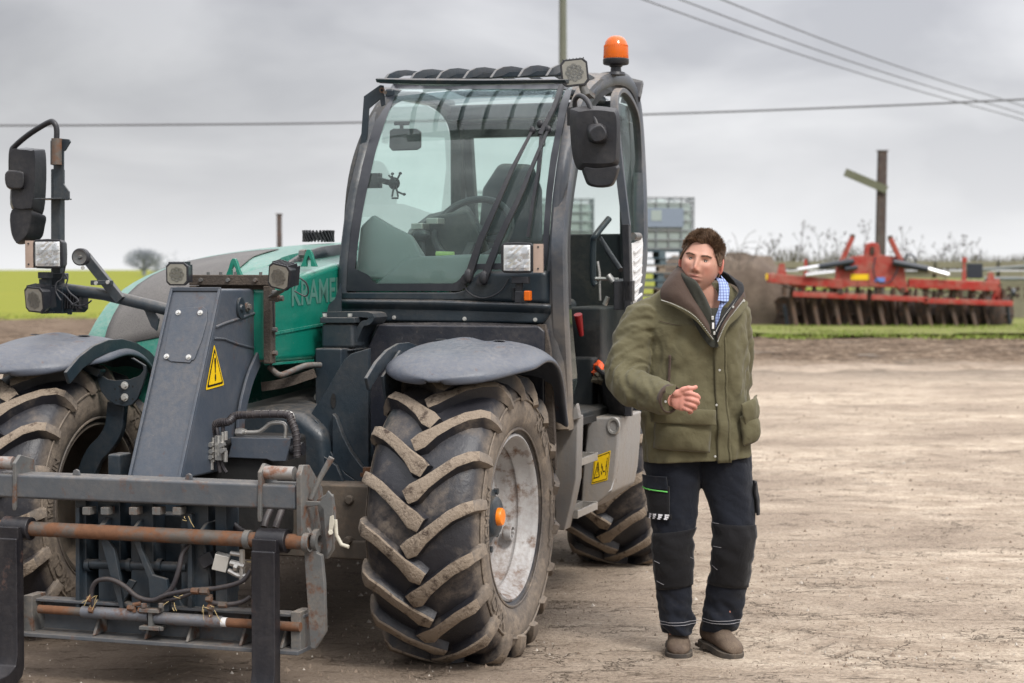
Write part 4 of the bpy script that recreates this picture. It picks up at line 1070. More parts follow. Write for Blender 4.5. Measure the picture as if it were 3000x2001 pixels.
rh.build('roof_frame', M['cabgrey'], CAB, bevel=0.015)
# guard over the roof: front beam and fore-and-aft blades
gd = MB(); gu = -0.74
gl, gr_ = [(863,190),(864,178),(900,174)], None
tp = pline([(864,179),(950,180),(1100,181),(1300,182)], 14); bt = pline([(864,189),(950,193),(1100,194),(1300,190)], 14)
rings = []
for a_, b_ in zip(tp, bt):
    pa, pb = P(*a_, u=gu), P(*b_, u=gu); m_ = (pa+pb)/2
    rings.append([pa + Vector((-0.05,0,0.004)), pa, m_ + Vector((0.015,0,0.004)), pb, pb + Vector((-0.05,0,0))])
gd.loft(rings); gd.build('guard_beam', M['cabgrey'], CAB, bevel=0.003)
bl = MB()
z0 = P(1000, 181, u=gu).z
va, vb = P(868, 181, u=gu).y, P(1310, 181, u=gu).y
for k in range(7):
    v_ = va + (vb-va)*(k*0.1425) + 0.01
    prof = [(-0.76, z0+0.0), (-0.83, z0+0.040), (-0.93, z0+0.066), (-1.05, z0+0.082), (-1.2, z0+0.09), (-1.32, z0+0.088), (-1.34, z0+0.06), (-1.2, z0+0.07), (-1.02, z0+0.05), (-0.9, z0+0.02)]
    bl.prism([Vector((a_, v_ + (a_+0.76)*0.0, b_)) for a_, b_ in prof], (0, 0.012, 0))
    bl.prism([Vector((a_, v_, b_)) for a_, b_ in ((-1.30, z0+0.086), (-1.30, z0+0.06), (-1.9, z0+0.03), (-1.9, z0+0.05))], (0, 0.012, 0))
bl.build('guard_blade', M['cabgrey'], CAB)
gb = MB(); gb.bar((-1.33, va, z0+0.075), (-1.33, vb-0.14, z0+0.075), 0.05, 0.035); gb.bar((-1.9, va+0.02, z0+0.04), (-1.9, vb-0.2, z0+0.04), 0.04, 0.03); gb.build('guard_rear_beam', M['cabgrey'], CAB, bevel=0.004)
gs = MB()
gs.prism([P(x, y, u=gu-0.05) for x, y in ((835,221),(872,195),(880,196),(884,240),(875,245),(872,228),(847,249),(843,312),(830,358),(826,350))], (-0.010,0,0))
gs.build('guard_strut', M['cabgrey'], CAB, bevel=0.002)
gs = MB(); p = P(877, 207, u=gu-0.04); gs.lathe([(0.007,0.002),(0.013,0.002),(0.013,-0.004)], p, (1,0,0), 14); gs.cyl(P(884,212,u=gu-0.04), P(884,212,u=gu-0.02), 0.010, 6); gs.build('strut_bolt', M['rust'], CAB)
# beacon
bc = MB(); c0 = P(1414, 168, u=-1.8); c1 = P(1414, 82, u=-1.8)
dz = c1.z - c0.z
bcn = empty('beacon', c0, 0, TH)
b = MB(); b.lathe([(0.0,-0.01),(0.05,-0.01),(0.045,0.004),(0.028,0.008),(0.026,dz*0.16),(0.032,dz*0.17),(0.034,dz*0.2),(0.062,dz*0.23),(0.066,dz*0.26),(0.066,dz*0.37),(0.063,dz*0.385),(0.0,dz*0.385)], (0,0,0), (0,0,1), 32); b.build('beacon_base', M['black'], bcn)
b = MB(); b.lathe([(0.062,dz*0.386),(0.064,dz*0.5),(0.062,dz*0.68),(0.054,dz*0.84),(0.042,dz*0.93),(0.026,dz*0.985),(0.0,dz)], (0,0,0), (0,0,1), 32); b.build('beacon_lens', M['amber'], bcn)
b = MB(); b.lathe([(0.0,dz*0.39),(0.040,dz*0.39),(0.030,dz*0.6),(0.016,dz*0.72),(0.0,dz*0.74)], (0,0,0), (0,0,1), 20); b.build('beacon_lamp', M['orange'], bcn)
b = MB()
for k in range(40):
    a_ = k*2*math.pi/40; b.bar((math.cos(a_)*0.0625, math.sin(a_)*0.0625, dz*0.40), (math.cos(a_)*0.0600, math.sin(a_)*0.0600, dz*0.74), 0.0025, 0.0035)
b.build('beacon_rib', M['amber'], bcn)
# wipers
wi = MB(); wo_ = 0.03
def wp_(x, y, o_=0.03): return cf(x, y, o_)
def arm(pts, w0=0.028, w1=0.012):
    pp = [wp_(*p, 0.035) for p in pts]; n = len(pp)
    wi.sweep(pp, [(-0.5,-0.35),(0.5,-0.35),(0.5,0.35),(-0.5,0.35)], up=(1,0,0), scale=[w0 + (w1-w0)*i/(n-1) for i in range(n)])
arm(pline([(1075,640),(1100,560),(1140,470),(1180,380),(1222,300)], 9), 0.034, 0.012)
arm(pline([(1110,645),(1150,540),(1195,450),(1235,350),(1258,300)], 9), 0.034, 0.012)
wi.sweep([wp_(x, y, 0.02) for x, y in pline([(1245,300),(1236,400),(1222,480),(1213,545)], 8)], [(-0.007,-0.012),(0.007,-0.012),(0.007,0.012),(-0.007,0.012)], up=(1,0,0))
wi.sweep([wp_(x, y, 0.03) for x, y in pline([(1290,196),(1276,240),(1256,280),(1240,310)], 6)], [(-0.011,-0.009),(0.011,-0.009),(0.011,0.009),(-0.011,0.009)], up=(1,0,0))
for (x, y) in ((1240,285),(1222,300),(1258,298)): wi.blob(wp_(x, y, 0.035), (0.012,0.017,0.02))
wi.build('windscreen_wiper', M['black'], CAB, angle=50)
wk = MB()
for x, y in ((1076,640),(1112,644)):
    p = cf(x, y, 0.0); wk.cyl(p - Vector((0.01,0,-0.0)), p + Vector((0.045,0,0)), 0.022, 14); wk.blob(cf(x-1, y-6, 0.045), (0.018,0.021,0.034))
wk.build('wiper_pivot', M['black'], CAB)
wk = MB(); wk.tube(catmull([cf(1066,648,0.02), cf(1072,668,0.03), cf(1095,682,0.035), cf(1120,683,0.04), cf(1150,668,0.04), cf(1168,640,0.03)], 6), 0.004, 6); wk.build('washer_hose', M['black'], CAB)
# right-hand mirror (image right)
um2 = -0.50
ma = MB(); ma.tube(catmull([P(1322,262,u=um2-0.1), P(1320,232,u=um2-0.08), P(1330,220,u=um2-0.06), P(1345,228,u=um2-0.02), P(1358,252,u=um2), P(1372,290,u=um2+0.02)], 7), 0.0115, 10); ma.box(P(1312,268,u=um2-0.14), (0.04,0.03,0.08)); ma.cyl(P(1322,246,u=um2-0.1), P(1322,272,u=um2-0.1), 0.018, 10)
ma.build('mirror_arm', M['black'], CAB)
mm = empty('mirror', (0,0,0), 0, TH)
b = MB()
o_ = [(1308,262),(1316,248),(1360,243),(1404,247),(1420,256),(1424,300),(1423,352),(1419,378),(1400,392),(1340,392),(1322,382),(1312,340)]
i_ = [(1324,264),(1336,256),(1366,253),(1400,256),(1413,262),(1416,300),(1414,350),(1411,370),(1392,375),(1345,374),(1338,370),(1328,330)]
b.loft([quadring([(x*0.97+41, y*0.97+9) for x, y in o_], um2-0.07), quadring(o_, um2-0.045), quadring(o_, um2-0.01), quadring(i_, um2+0.02)])
b.build('mirror_housing', M['black'], mm, bevel=0.007, seg=3)
b = MB(); o_ = [(1336,380),(1370,383),(1419,378),(1421,395),(1414,415),(1405,427),(1380,431),(1352,426),(1342,410)]
b.loft([quadring(o_, um2-0.055), quadring(o_, um2-0.02), quadring([(x*0.86+193, y*0.86+57) for x, y in o_], um2+0.008)]); b.build('mirror_lower', M['black'], mm, bevel=0.006, seg=3)
b = MB(); b.loft([quadring([(1350,290),(1372,284),(1392,290),(1393,325),(1370,331),(1350,322)], um2+0.018), quadring([(1350,292),(1378,283),(1392,300),(1391,322),(1366,329),(1352,318)], um2+0.045), quadring([(1355,300),(1378,287),(1392,304),(1388,320),(1366,326),(1356,314)], um2+0.075)]); b.build('mirror_clamp', M['black'], mm, bevel=0.006, seg=3)
b = MB(); b.loft([quadring([(1320,262),(1405,256),(1412,360),(1345,378)], um2-0.072), quadring([(1320,262),(1405,256),(1412,360),(1345,378)], um2-0.075)]); b.build('mirror_glass', M['chrome'], mm)
# interior
fl = MB(); fl.box((-1.42, 0.66, 0.93), (1.45, 1.0, 0.06)); fl.box((-0.72, 0.30, 1.15), (0.10, 0.30, 0.5)); fl.box((-0.70, 0.75, 1.2), (0.05, 0.9, 0.55)); fl.box((-1.9, 0.62, 1.15), (0.5, 0.9, 0.4))
fl.box((-1.45, 0.2, 1.2), (1.4, 0.06, 0.5)); fl.build('cab_floor', M['interior'], CAB, bevel=0.01)
ds = MB(); 
ds.loft([[P(x, y, u=-0.70) for x, y in ((815,640),(828,520),(858,492),(905,520),(945,540),(975,600),(985,640))], [P(x, y, u=-0.98) for x, y in ((835,640),(842,520),(862,496),(900,522),(950,545),(985,600),(995,640))]])
ds.loft([[P(x, y, u=-0.68) for x, y in ((860,655),(935,590),(1075,584),(1245,584),(1250,655))], [P(x, y, u=-0.85) for x, y in ((860,655),(935,590),(1075,584),(1245,584),(1250,655))]])
ds.build('dashboard', M['dash'], CAB, bevel=0.015, seg=3)
ds = MB()
ds.loft([[P(x, y, u=-1.1) for x, y in ((930,545),(985,500),(1075,480),(1105,540),(1100,600),(950,600))], [P(x, y, u=-1.8) for x, y in ((935,530),(985,492),(1075,470),(1105,520),(1100,600),(950,600))]])
ds.build('side_console', M['interior'], CAB, bevel=0.02, seg=3)
ds = MB(); 
for x, y in ((965,520),(1000,508)): ds.box(P(x, y, u=-1.02), (0.10, 0.06, 0.03))
ds.build('console_switches', M['steel'], CAB, bevel=0.005)
lv = MB(); lv.tube([P(975,620,u=-0.98), P(970,570,u=-0.98), P(963,545,u=-0.98)], [0.016,0.014,0.02], 10); lv.blob(P(968,540,u=-0.98), (0.04,0.045,0.03)); lv.build('joystick', M['black'], CAB)
sw = MB(); c0 = P(1085, 527, u=-1.12); ax_ = Vector((-0.55, 0, 0.83)).normalized() * 1.0
ax_ = Vector((0.80, 0.0, 0.62)).normalized(); x_ = Vector((0,1,0)); y_ = ax_.cross(x_)
ringp = [c0 + (x_*math.cos(t) + y_*math.sin(t))*0.19 for t in [k*2*math.pi/40 for k in range(41)]]
sw.tube(ringp, 0.018, 10)
sw.bar(c0 - ax_*0.05, c0 + x_*0.17 - ax_*0.0, 0.035, 0.02); sw.bar(c0 - ax_*0.05, c0 - x_*0.17, 0.035, 0.02); sw.bar(c0 - ax_*0.05, c0 - y_*0.17, 0.035, 0.02); sw.cyl(c0 - ax_*0.07, c0 - ax_*0.02, 0.055, 16); sw.cyl(c0 - ax_*0.05, c0 - ax_*0.35, 0.04, 12)
sw.build('steering_wheel', M['black'], CAB, angle=50)
st_ = empty('driver_seat', (0,0,0), 0, TH)
b = MB(); b.loft([[P(x, y, u=-1.72) for x, y in ((1098,560),(1108,440),(1145,380),(1225,383),(1245,440),(1245,560))], [P(x, y, u=-1.88) for x, y in ((1098,550),(1110,430),(1147,374),(1223,376),(1243,430),(1245,550))]]); b.build('backrest', M['seatcloth'], st_, bevel=0.03, seg=4)
b = MB(); b.box((-1.55, 0.68, 1.42), (0.50, 0.50, 0.14)); b.build('seat_cushion', M['seatcloth'], st_, bevel=0.03, seg=4)
b = MB(); b.box((-1.6, 0.68, 1.2), (0.4, 0.36, 0.32)); b.build('seat_base', M['black'], st_, bevel=0.01)
im = MB(); ring = [(894,300),(902,295),(955,295),(965,302),(965,338),(956,344),(900,346),(893,338)]
im.prism([P(x, y, u=-0.92) for x, y in ring], (-0.02,0,0)); im.bar(P(922,296,u=-0.93), P(922,284,u=-0.93), 0.02, 0.015); im.bar(P(905,283,u=-0.93), P(940,283,u=-0.93), 0.012, 0.02)
im.build('interior_mirror', M['black'], CAB, bevel=0.004)
ph = MB(); ph.box(P(856, 415, u=-0.85), (0.03, 0.085, 0.07)); ph.bar(P(870,413,u=-0.83), P(898,420,u=-0.8), 0.022, 0.025); ph.blob(P(905,421,u=-0.8), (0.02,0.03,0.03))
for a_, b_ in (((905,418),(900,403)), ((910,416),(918,400)), ((905,425),(900,452)), ((909,425),(914,452)), ((900,455),(914,455)), ((912,440),(926,446)), ((900,410),(892,402))):
    ph.tube([P(*a_, u=-0.79), P(*b_, u=-0.78)], 0.0045, 6)
for x, y in ((901,399),(919,398),(928,446)): ph.blob(P(x, y, u=-0.78), (0.008,0.009,0.007), 8, 5)
ph.build('phone_mount', M['black'], CAB)
vi = MB(); vi.cyl(P(1002,583,u=-0.72), P(1042,584,u=-0.72), 0.013, 10); 
vi.build('level_vial', simple('lime_vial', (0.55, 0.75, 0.25), 0.2), CAB)
# lever, side tray inside the door opening
lv = MB(); lv.tube([P(1327,722,u=-1.55), P(1335,770,u=-1.6)], [0.022,0.012], 10); lv.build('lever_knob', M['red'], CAB)
dk = MB(); dk.box((-1.9, 1.0, 1.2), (0.5, 0.2, 0.5)); dk.box((-1.65, 0.98, 1.05), (0.2, 0.2, 0.30)); dk.box((-1.2, 1.05, 0.945), (0.9, 0.2, 0.04)); dk.build('seat_console', M['interior'], CAB, bevel=0.015)
# lower-left dark glass panel beside the pillar and dark pillar trim
lgp = MB(); lgp.add([P(x, y, v=1.17) for x, y in ((1290,600),(1300,560),(1308,640),(1314,740),(1325,860),(1325,880),(1305,945),(1296,860),(1290,740))], [list(range(9))])
lgp.build('quarter_glass', glass('dark_quarter_glass', (0.10, 0.12, 0.13), 0.1), CAB, smooth=False)
# ---- left side below the cab: front box, steps, rear box with sticker
def sd(x, y, v=1.12): return P(x, y, v=v)
fb = MB()
fb.prism([P(x, y, u=-0.74) for x, y in ((1272,960),(1326,955),(1326,975),(1322,1100),(1310,1160),(1296,1218),(1274,1216))], (-0.10,0,0))
fb.prism([P(x, y, u=-0.72) for x, y in ((1304,958),(1324,925),(1327,940),(1330,955),(1330,962),(1306,968))], (-0.04,0,0))
fb.build('step_side_box', M['alu'], TH, bevel=0.006)
rbx = MB()
# rear box: broad face turned to the front and outwards
face = [(1347,958),(1422,958),(1419,1020),(1413,1090),(1405,1130),(1398,1136),(1345,1175),(1332,1170),(1336,1100),(1345,1000)]
rbx.prism([P(x, y, u=-1.28 - (0.0)) for x, y in face], (-0.45, 0.0, 0))
rb_ = rbx.build('tool_box', M['alu'], TH, bevel=0.012, seg=3)
sk = MB()
su = -1.278
q = [(1365,1048),(1402,1034),(1395,1102),(1358,1112)]
def sq(a_, b_): 
    t_ = lerp2(q[0], q[1], a_); b2 = lerp2(q[3], q[2], a_); return lerp2(t_, b2, b_)
def spoly(pts, off, mi): sk.add([P(*sq(*p), u=su+off) for p in pts], [list(range(len(pts)))], mi)
def sline(a_, b_, w_, off=0.003):
    dx, dy = b_[0]-a_[0], b_[1]-a_[1]; l_ = math.hypot(dx, dy); nx, ny = -dy/l_*w_, dx/l_*w_
    spoly([(a_[0]+nx, a_[1]+ny), (b_[0]+nx, b_[1]+ny), (b_[0]-nx, b_[1]-ny), (a_[0]-nx, a_[1]-ny)], off, 1)
spoly([(0,0),(1,0),(1,1),(0,1)], 0.001, 0)
for a_, b_ in (((0.06,0.05),(0.94,0.05)), ((0.94,0.05),(0.94,0.95)), ((0.94,0.95),(0.06,0.95)), ((0.06,0.95),(0.06,0.05))): sline(a_, b_, 0.012)
for a_, b_ in (((0.27,0.25),(0.12,0.80)), ((0.12,0.80),(0.45,0.80)), ((0.45,0.80),(0.27,0.25)), ((0.28,0.42),(0.28,0.62)), ((0.28,0.69),(0.28,0.73)), ((0.52,0.35),(0.54,0.52)), ((0.58,0.45),(0.62,0.62)), ((0.52,0.62),(0.60,0.75)), ((0.64,0.66),(0.78,0.66)), ((0.64,0.66),(0.68,0.62)), ((0.84,0.3),(0.84,0.82)), ((0.84,0.42),(0.80,0.52))): sline(a_, b_, 0.018)
spoly([(0.82,0.22),(0.87,0.22),(0.87,0.28),(0.82,0.28)], 0.003, 1)
spoly([(1.12,1.35),(1.32,0.95),(1.30,1.35)], 0.002, 2) if False else None
sk.build('step_sticker', [M['yellow'], M['ink'], M['white']], TH, smooth=False)
sk = MB(); sk.add([P(x, y, u=su+0.003) for x, y in ((1396,1130),(1402,1122),(1411,1098),(1405,1124))], [(0,1,2,3)]); sk.build('small_label', M['white'], TH, smooth=False)
lk = MB(); c0 = P(1409, 978, u=-1.277)
lk.lathe([(0.020,0.001),(0.022,0.006),(0.030,0.007),(0.034,0.0)], c0, (1,0,0), 22); lk.v = [(x, y, c0.z + (z-c0.z)*1.3) for x, y, z in lk.v]
lk.build('box_lock', M['steel'], TH)
sp_ = MB()
for (y0_, xa, xb, uu) in ((1062, 1318, 1352, -0.86), (1182, 1300, 1388, -0.80)):
    pa, pb = P(xa, y0_, u=uu), P(xb, y0_-4, u=uu-0.28)
    v0_, v1_ = pa.y, pb.y; z_ = pa.z
    va_, vb_ = 1.0, 1.2
    for k in range(4):
        vv = 0.98 + k*0.075
        sp_.box((-1.0, vv, z_), (0.34, 0.012, 0.035))
    sp_.box((-0.835, 1.09, z_), (0.012, 0.24, 0.04)); sp_.box((-1.17, 1.09, z_), (0.012, 0.24, 0.04))
sp_.build('step', M['steel'], TH, bevel=0.002)
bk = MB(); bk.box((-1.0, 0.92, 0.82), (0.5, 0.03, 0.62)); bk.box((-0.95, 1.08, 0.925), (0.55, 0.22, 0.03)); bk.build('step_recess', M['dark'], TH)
# black arch liner around the rear of the front wheel
al = MB()
patch(al, [(868,742),(1000,740),(1130,741),(1236,746)], [(840,800),(950,770),(1100,768),(1236,772)], 0.05, n=20, k=6, bulge=lambda t: 0.05*math.sin(t*2.2))
al.build('arch_liner', M['blackblue'], TH, thick=0.012, off=-1)
al = MB(); al.prism([P(x, y, u=-0.45) for x, y in ((866,745),(842,800),(836,880),(842,960),(858,1060),(880,1085),(1000,1085),(1250,1000),(1250,760),(1236,748))], (-0.1,0,0)); al.build('wheel_arch', M['blackblue'], TH, bevel=0.01)
al = MB(); al.prism([P(x, y, u=-0.46) for x, y in ((1234,745),(1250,745),(1262,800),(1272,985),(1276,1080),(1240,1000),(1236,800))], (-0.03,0,0)); al.build('grimy_panel', M['mudgrime'], TH)
# filter canister left of the cab and its stand
fc = MB(); uf = -0.30
fc.prism([P(x, y, u=uf) for x, y in ((737,742),(810,742),(812,800),(736,800))], (-0.14,0,0)); fc.build('hydraulic_tank', M['cabgrey'], TH, bevel=0.016, seg=3)
fc = MB(); fc.prism([P(x, y, u=uf+0.01) for x, y in ((734,729),(814,729),(814,742),(734,742))], (-0.16,0,0)); fc.prism([P(x, y, u=uf+0.02) for x, y in ((724,820),(806,806),(806,802),(736,802),(724,812),(724,960),(806,960))], (-0.2,0,0)) ; fc.build('tank_lid', M['cabgrey'], TH, bevel=0.006)
fc = MB(); fc.box(P(770, 870, u=uf+0.0), (0.16, 0.13, 0.28)); fc.build('tank_stand', M['cabgrey'], TH, bevel=0.008)
fc = MB()
for x in (745, 803): p = P(x, 727, u=uf-0.01); fc.cyl(p, p + Vector((0,0,0.014)), 0.011, 6)
p = P(741, 911, u=uf+0.03); fc.cyl(p, p + Vector((0.03,-0.02,0)), 0.016, 8)
fc.build('tank_bolt', M['bolt'], TH)
br = MB(); bp_ = [(756,722),(860,722),(862,738),(848,742),(838,760),(826,800),(826,860)]
br.sweep(catmull([P(x, y, u=-0.42) for x, y in bp_], 5), [(-0.012,-0.08),(0.012,-0.08),(0.012,0.08),(-0.012,0.08)], up=(1,0,0))
br.prism([P(x, y, u=-0.46) for x, y in ((751,716),(754,700),(769,686),(782,650),(782,722))], (-0.012,0,0))
br.build('cab_mount', M['cabgrey'], TH, bevel=0.004)
# dark plate and hoses under the boom right of the nose
up = MB(); up.sweep(catmull([P(600,888,u=0.0), P(650,880,u=-0.05), P(700,864,u=-0.1), P(724,856,u=-0.12)], 5), [(-0.006,-0.02),(0.006,-0.02),(0.006,0.02),(-0.006,0.02)], up=(0,0,1)); up.build('housing_seam', M['mudgrime'], TH)
hs_ = MB(); hs_.tube(catmull([P(618,842,u=0.05), P(640,860,u=0.05), P(660,856,u=0.0), P(700,840,u=-0.1), P(735,838,u=-0.2)], 5), 0.013, 10); hs_.build('boom_pipe', M['frameworn'], TH)
# side of the roof above the door arch
rp_ = MB(); o_ = catmull([side(x, y, -0.005) for x, y in [(1340,232),(1358,203),(1385,184),(1415,178),(1440,192),(1456,228)]], 5); rows = [o_]
for t in (0.33, 0.66, 1.0):
    rows.append([Vector((p.x, p.y - 0.16*t, p.z + 0.035*math.sin(t*1.5)*smoothstep(2.35, 2.5, p.z) - 0.01*t)) for p in o_])
rp_.grid(rows); rp_.build('roof_side', M['pillar'], CAB, thick=0.01, angle=180)
# ================================================================= front: hoses, valve block, fork carriage
vbk = MB(); ub = 0.48
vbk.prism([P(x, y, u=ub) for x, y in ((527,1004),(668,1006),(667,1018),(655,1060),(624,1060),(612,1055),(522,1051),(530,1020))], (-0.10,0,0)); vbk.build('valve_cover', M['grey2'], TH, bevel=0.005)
hs = MB()
hs.tube(catmull([P(484,1055,u=ub+0.03), P(484,1000,u=ub+0.03), P(490,980,u=ub+0.03), P(505,970,u=ub+0.03), P(525,968,u=ub+0.03), P(540,955,u=ub), P(575,952,u=ub), P(655,952,u=ub), P(668,965,u=ub), P(680,1000,u=ub), P(682,1050,u=ub)], 7), 0.0155, 12)
hs.tube(catmull([P(496,975,u=ub+0.03), P(500,1000,u=ub+0.04), P(498,1040,u=ub+0.04), P(505,1085,u=ub+0.04)], 6), 0.008, 8)
hs.tube(catmull([P(512,972,u=ub+0.03), P(512,1010,u=ub+0.03), P(508,1060,u=ub+0.03), P(520,1085,u=ub+0.03)], 6), 0.008, 8)
hs.build('hose_bundle', M['hose'], TH)
wr = MB()   # spiral wrap on the bundle
path = catmull([P(484,1040,u=ub+0.03), P(484,1000,u=ub+0.03), P(490,980,u=ub+0.03), P(505,970,u=ub+0.03), P(525,968,u=ub+0.03), P(540,955,u=ub), P(575,952,u=ub), P(655,952,u=ub), P(668,965,u=ub), P(680,1000,u=ub), P(682,1050,u=ub)], 9)
for i in range(1, len(path)-1, 2):
    d_ = (path[i+1]-path[i-1]).normalized()
    wr.lathe([(0.0155,-0.003),(0.0178,-0.002),(0.0178,0.002),(0.0155,0.003)], path[i], (d_ + Vector((0.1,0.2,0.25))).normalized(), 12)
wr.build('spiral_wrap', M['hose'], TH)
pp = MB()
pp.tube(catmull([P(553,992,u=ub-0.02), P(590,992,u=ub-0.02), P(606,984,u=ub-0.02), P(622,972,u=ub-0.02), P(650,972,u=ub-0.02), P(657,985,u=ub-0.02), P(655,1005,u=ub-0.02)], 5), 0.009, 10)
pp.cyl(P(543,992,u=ub-0.02), P(560,992,u=ub-0.02), 0.017, 6); pp.cyl(P(552,992,u=ub-0.02), P(566,992,u=ub-0.02), 0.0135, 12)
pp.tube(catmull([P(585,947,u=ub-0.06), P(655,947,u=ub-0.06), P(672,955,u=ub-0.06), P(674,985,u=ub-0.06)], 5), 0.009, 10)
pp.build('steel_pipe', M['steel'], TH)
cp_ = MB()
for x, y0, y1, r_ in ((504,1000,1045,0.018),(490,1005,1060,0.008),(518,990,1010,0.009),(512,992,1020,0.009),(518,1035,1060,0.009),(486,1050,1078,0.009)):
    cp_.cyl(P(x, y0, u=ub+0.05), P(x, y1, u=ub+0.05), r_, 8)
for x, y in ((490,1020),(491,1035),(514,1020),(516,1033),(490,1048)): p = P(x, y, u=ub+0.05); cp_.cyl(p, p + Vector((0.03,0,0)), 0.011, 6)
cp_.box(P(504,1028,u=ub+0.05), (0.03, 0.028, 0.10))
cp_.build('hose_coupling', M['steel'], TH)
gk = MB(); p = P(671, 1030, u=ub-0.03); gk.cyl(p, p + Vector((0.0,0.05,0)), 0.028, 14); gk.build('valve_solenoid', M['black'], TH)
# ---- fork carriage
FC = empty('fork_carriage', (0.98, -0.07, 0), 0, TH)
VC = -0.07; uc = 0.98
def Q(x, y, du=0.0):
    """fork carriage frame coordinates of a place in the photograph, du in front of the carriage plane"""
    p = P(x, y, u=uc+du); return p - Vector((uc, VC, 0))
zt = lambda y, du=0.0: Q(400, y, du).z
b = MB()
z1, z2, z3 = zt(1103, 0.06), zt(1160, 0.06), 0
vl, vr = Q(-25,1120,0.06).y, Q(679,1120,0.06).y
b.box((0.0, (vl+vr)/2, (z1+z2)/2), (0.12, vr-vl, z1-z2))
b.build('top_beam', M['carr'], FC, bevel=0.012, seg=3)
b = MB()   # ears with pins on both ends
def ear(vv, flip=1):
    pr = [(-0.08, z1-0.03), (-0.065, z1+0.05), (0.03, z1+0.075), (0.07, z1+0.045), (0.068, z1-0.02), (0.075, z1-0.12), (0.07, z1-0.145), (0.058, z1-0.13), (0.05, z1-0.03)]
    b.prism([Vector((a_, vv, c_)) for a_, c_ in pr], (0, 0.016, 0))
for x in (596, 34): ear(Q(x, 1070, 0.05).y)
b.build('coupling_ear', M['frameworn'], FC, bevel=0.004)
pn = MB()
zp = z1 + 0.04
pn.cyl((0.03, Q(602,1067,0.03).y, zp), (0.03, Q(676,1067,0.03).y, zp), 0.026, 20); pn.cyl((0.03, Q(-30,1067,0.03).y, zp), (0.03, Q(32,1067,0.03).y, zp), 0.026, 20)
pn.build('coupling_pin', M['shaft'], FC)
# side cheek plates (right end in the picture) with lock
ve = Q(684, 1100, 0.05).y
ck = MB()
def cheek(vv, t_=0.022):
    up_ = [(0.07, z1+0.04), (0.045, z1+0.075), (-0.01, z1+0.07), (-0.13, z1-0.03), (-0.15, z1-0.14), (-0.13, z1-0.23), (0.045, z1-0.23), (0.065, z1-0.20)]
    ck.prism([Vector((a_, vv, c_)) for a_, c_ in up_], (0, t_, 0))
cheek(ve)
lo = [(700,1218),(705,1210),(722,1240),(728,1270),(738,1275),(744,1340),(747,1450),(722,1491),(712,1488),(706,1400),(698,1280)]
ck.prism([Q(x, y, 0.03) for x, y in lo], (-0.025, 0, 0))
ck.prism([Q(x, y, -0.02) for x, y in ((702,1150),(716,1152),(712,1200),(720,1260),(730,1270),(736,1210),(726,1148),(745,1136),(762,1135),(768,1175),(765,1262),(752,1284),(738,1285),(720,1276),(700,1260),(700,1200))], (-0.02,0,0))
ck.build('side_plate', M['frameworn'], FC, bevel=0.004)
ck = MB()
ck.prism([Q(x, y, 0.03) for x, y in ((692,1150),(735,1152),(745,1140),(752,1126),(764,1140),(762,1260),(752,1275),(746,1230),(742,1170),(734,1160),(700,1165),(694,1162))], (-0.012,0,0))
ck.tube([Q(713,1148,0.0), Q(736,1095,-0.02), Q(762,1050,-0.03)], [0.011,0.011,0.013], 8)
ck.build('lock_plate', M['frameworn'], FC, bevel=0.003)
ck = MB()
ck.prism([Q(x, y, 0.055) for x, y in ((757,1186),(764,1183),(766,1200),(760,1228),(754,1230),(755,1205))], (-0.01,0,0))
ck.tube([Q(770,1193,0.02), Q(772,1228,0.02), Q(784,1250,0.02), Q(801,1256,0.02)], 0.008, 8)
ck.cyl(Q(759,1222,0.06), Q(759,1222,0.03), 0.01, 8)
ck.build('lock_handle', surf('worn_cream_paint', (0.42,0.40,0.33), 0.5, 0.4, DUST, rust=0.25), FC, bevel=0.002)
# fork shaft
us_ = 0.05
sh = MB(); zs = zt(1230, us_); v0_, v1_ = Q(-40,1230,us_).y, Q(704,1240,us_).y
sh.cyl((us_, v0_, zs), (us_, v1_, zs), 0.029, 24); sh.build('fork_shaft', M['rust'], FC)
sh = MB()
for x in (570, 706): p = Q(x, 1238, us_); sh.lathe([(0.029,-0.012),(0.036,-0.012),(0.036,0.012),(0.029,0.012)], (us_, p.y, zs), (0,1,0), 24)
p = Q(722,1245,us_); sh.lathe([(0.022,-0.02),(0.045,-0.02),(0.045,0.0),(0.022,0.0),(0.022,-0.02)], (-0.0, p.y, zs), (0,1,0), 24)
sh.build('shaft_collar', M['frameworn'], FC)
# uprights and brackets behind the shaft
ur = MB()
vx = lambda x, du=-0.03: Q(x, 1200, du).y
ztop = z2; zbot = zt(1475, 0.0)
for x, w_ in ((200,0.05), (265,0.10), (340,0.10), (460,0.12), (520,0.05)):
    ur.box((-0.06, vx(x, -0.06), (ztop+zt(1400))/2), (0.10, w_, ztop - zt(1400)))
for x in (240, 318, 245, 470):
    v_ = vx(x, 0.0)
    ur.prism([Vector((a_, v_, c_)) for a_, c_ in ((0.06, zs+0.02), (0.03, zs-0.03), (0.0, zs-0.10), (-0.05, zs-0.3), (-0.08, zs-0.3), (-0.08, zs+0.05), (0.0, zs+0.05))], (0, 0.016, 0))
ur.build('upright', M['cabgrey'], FC, bevel=0.005)
ud = MB()
def qp(pts, du, th_=-0.02): ud.prism([Q(x, y, du) for x, y in pts], (th_, 0, 0))
qp(((232,1245),(240,1228),(262,1262),(275,1330),(282,1400),(275,1400),(255,1330)), 0.045)
qp(((303,1235),(318,1225),(325,1260),(350,1320),(382,1330),(390,1380),(386,1405),(345,1405),(340,1330)), 0.045)
qp(((173,1165),(182,1165),(182,1400),(173,1400)), 0.02, -0.06)
qp(((430,1180),(440,1180),(440,1400),(430,1400)), 0.02, -0.06)
qp(((255,1395),(275,1395),(312,1335),(296,1330)), 0.0)
qp(((420,1395),(405,1395),(380,1345),(395,1340)), 0.0)
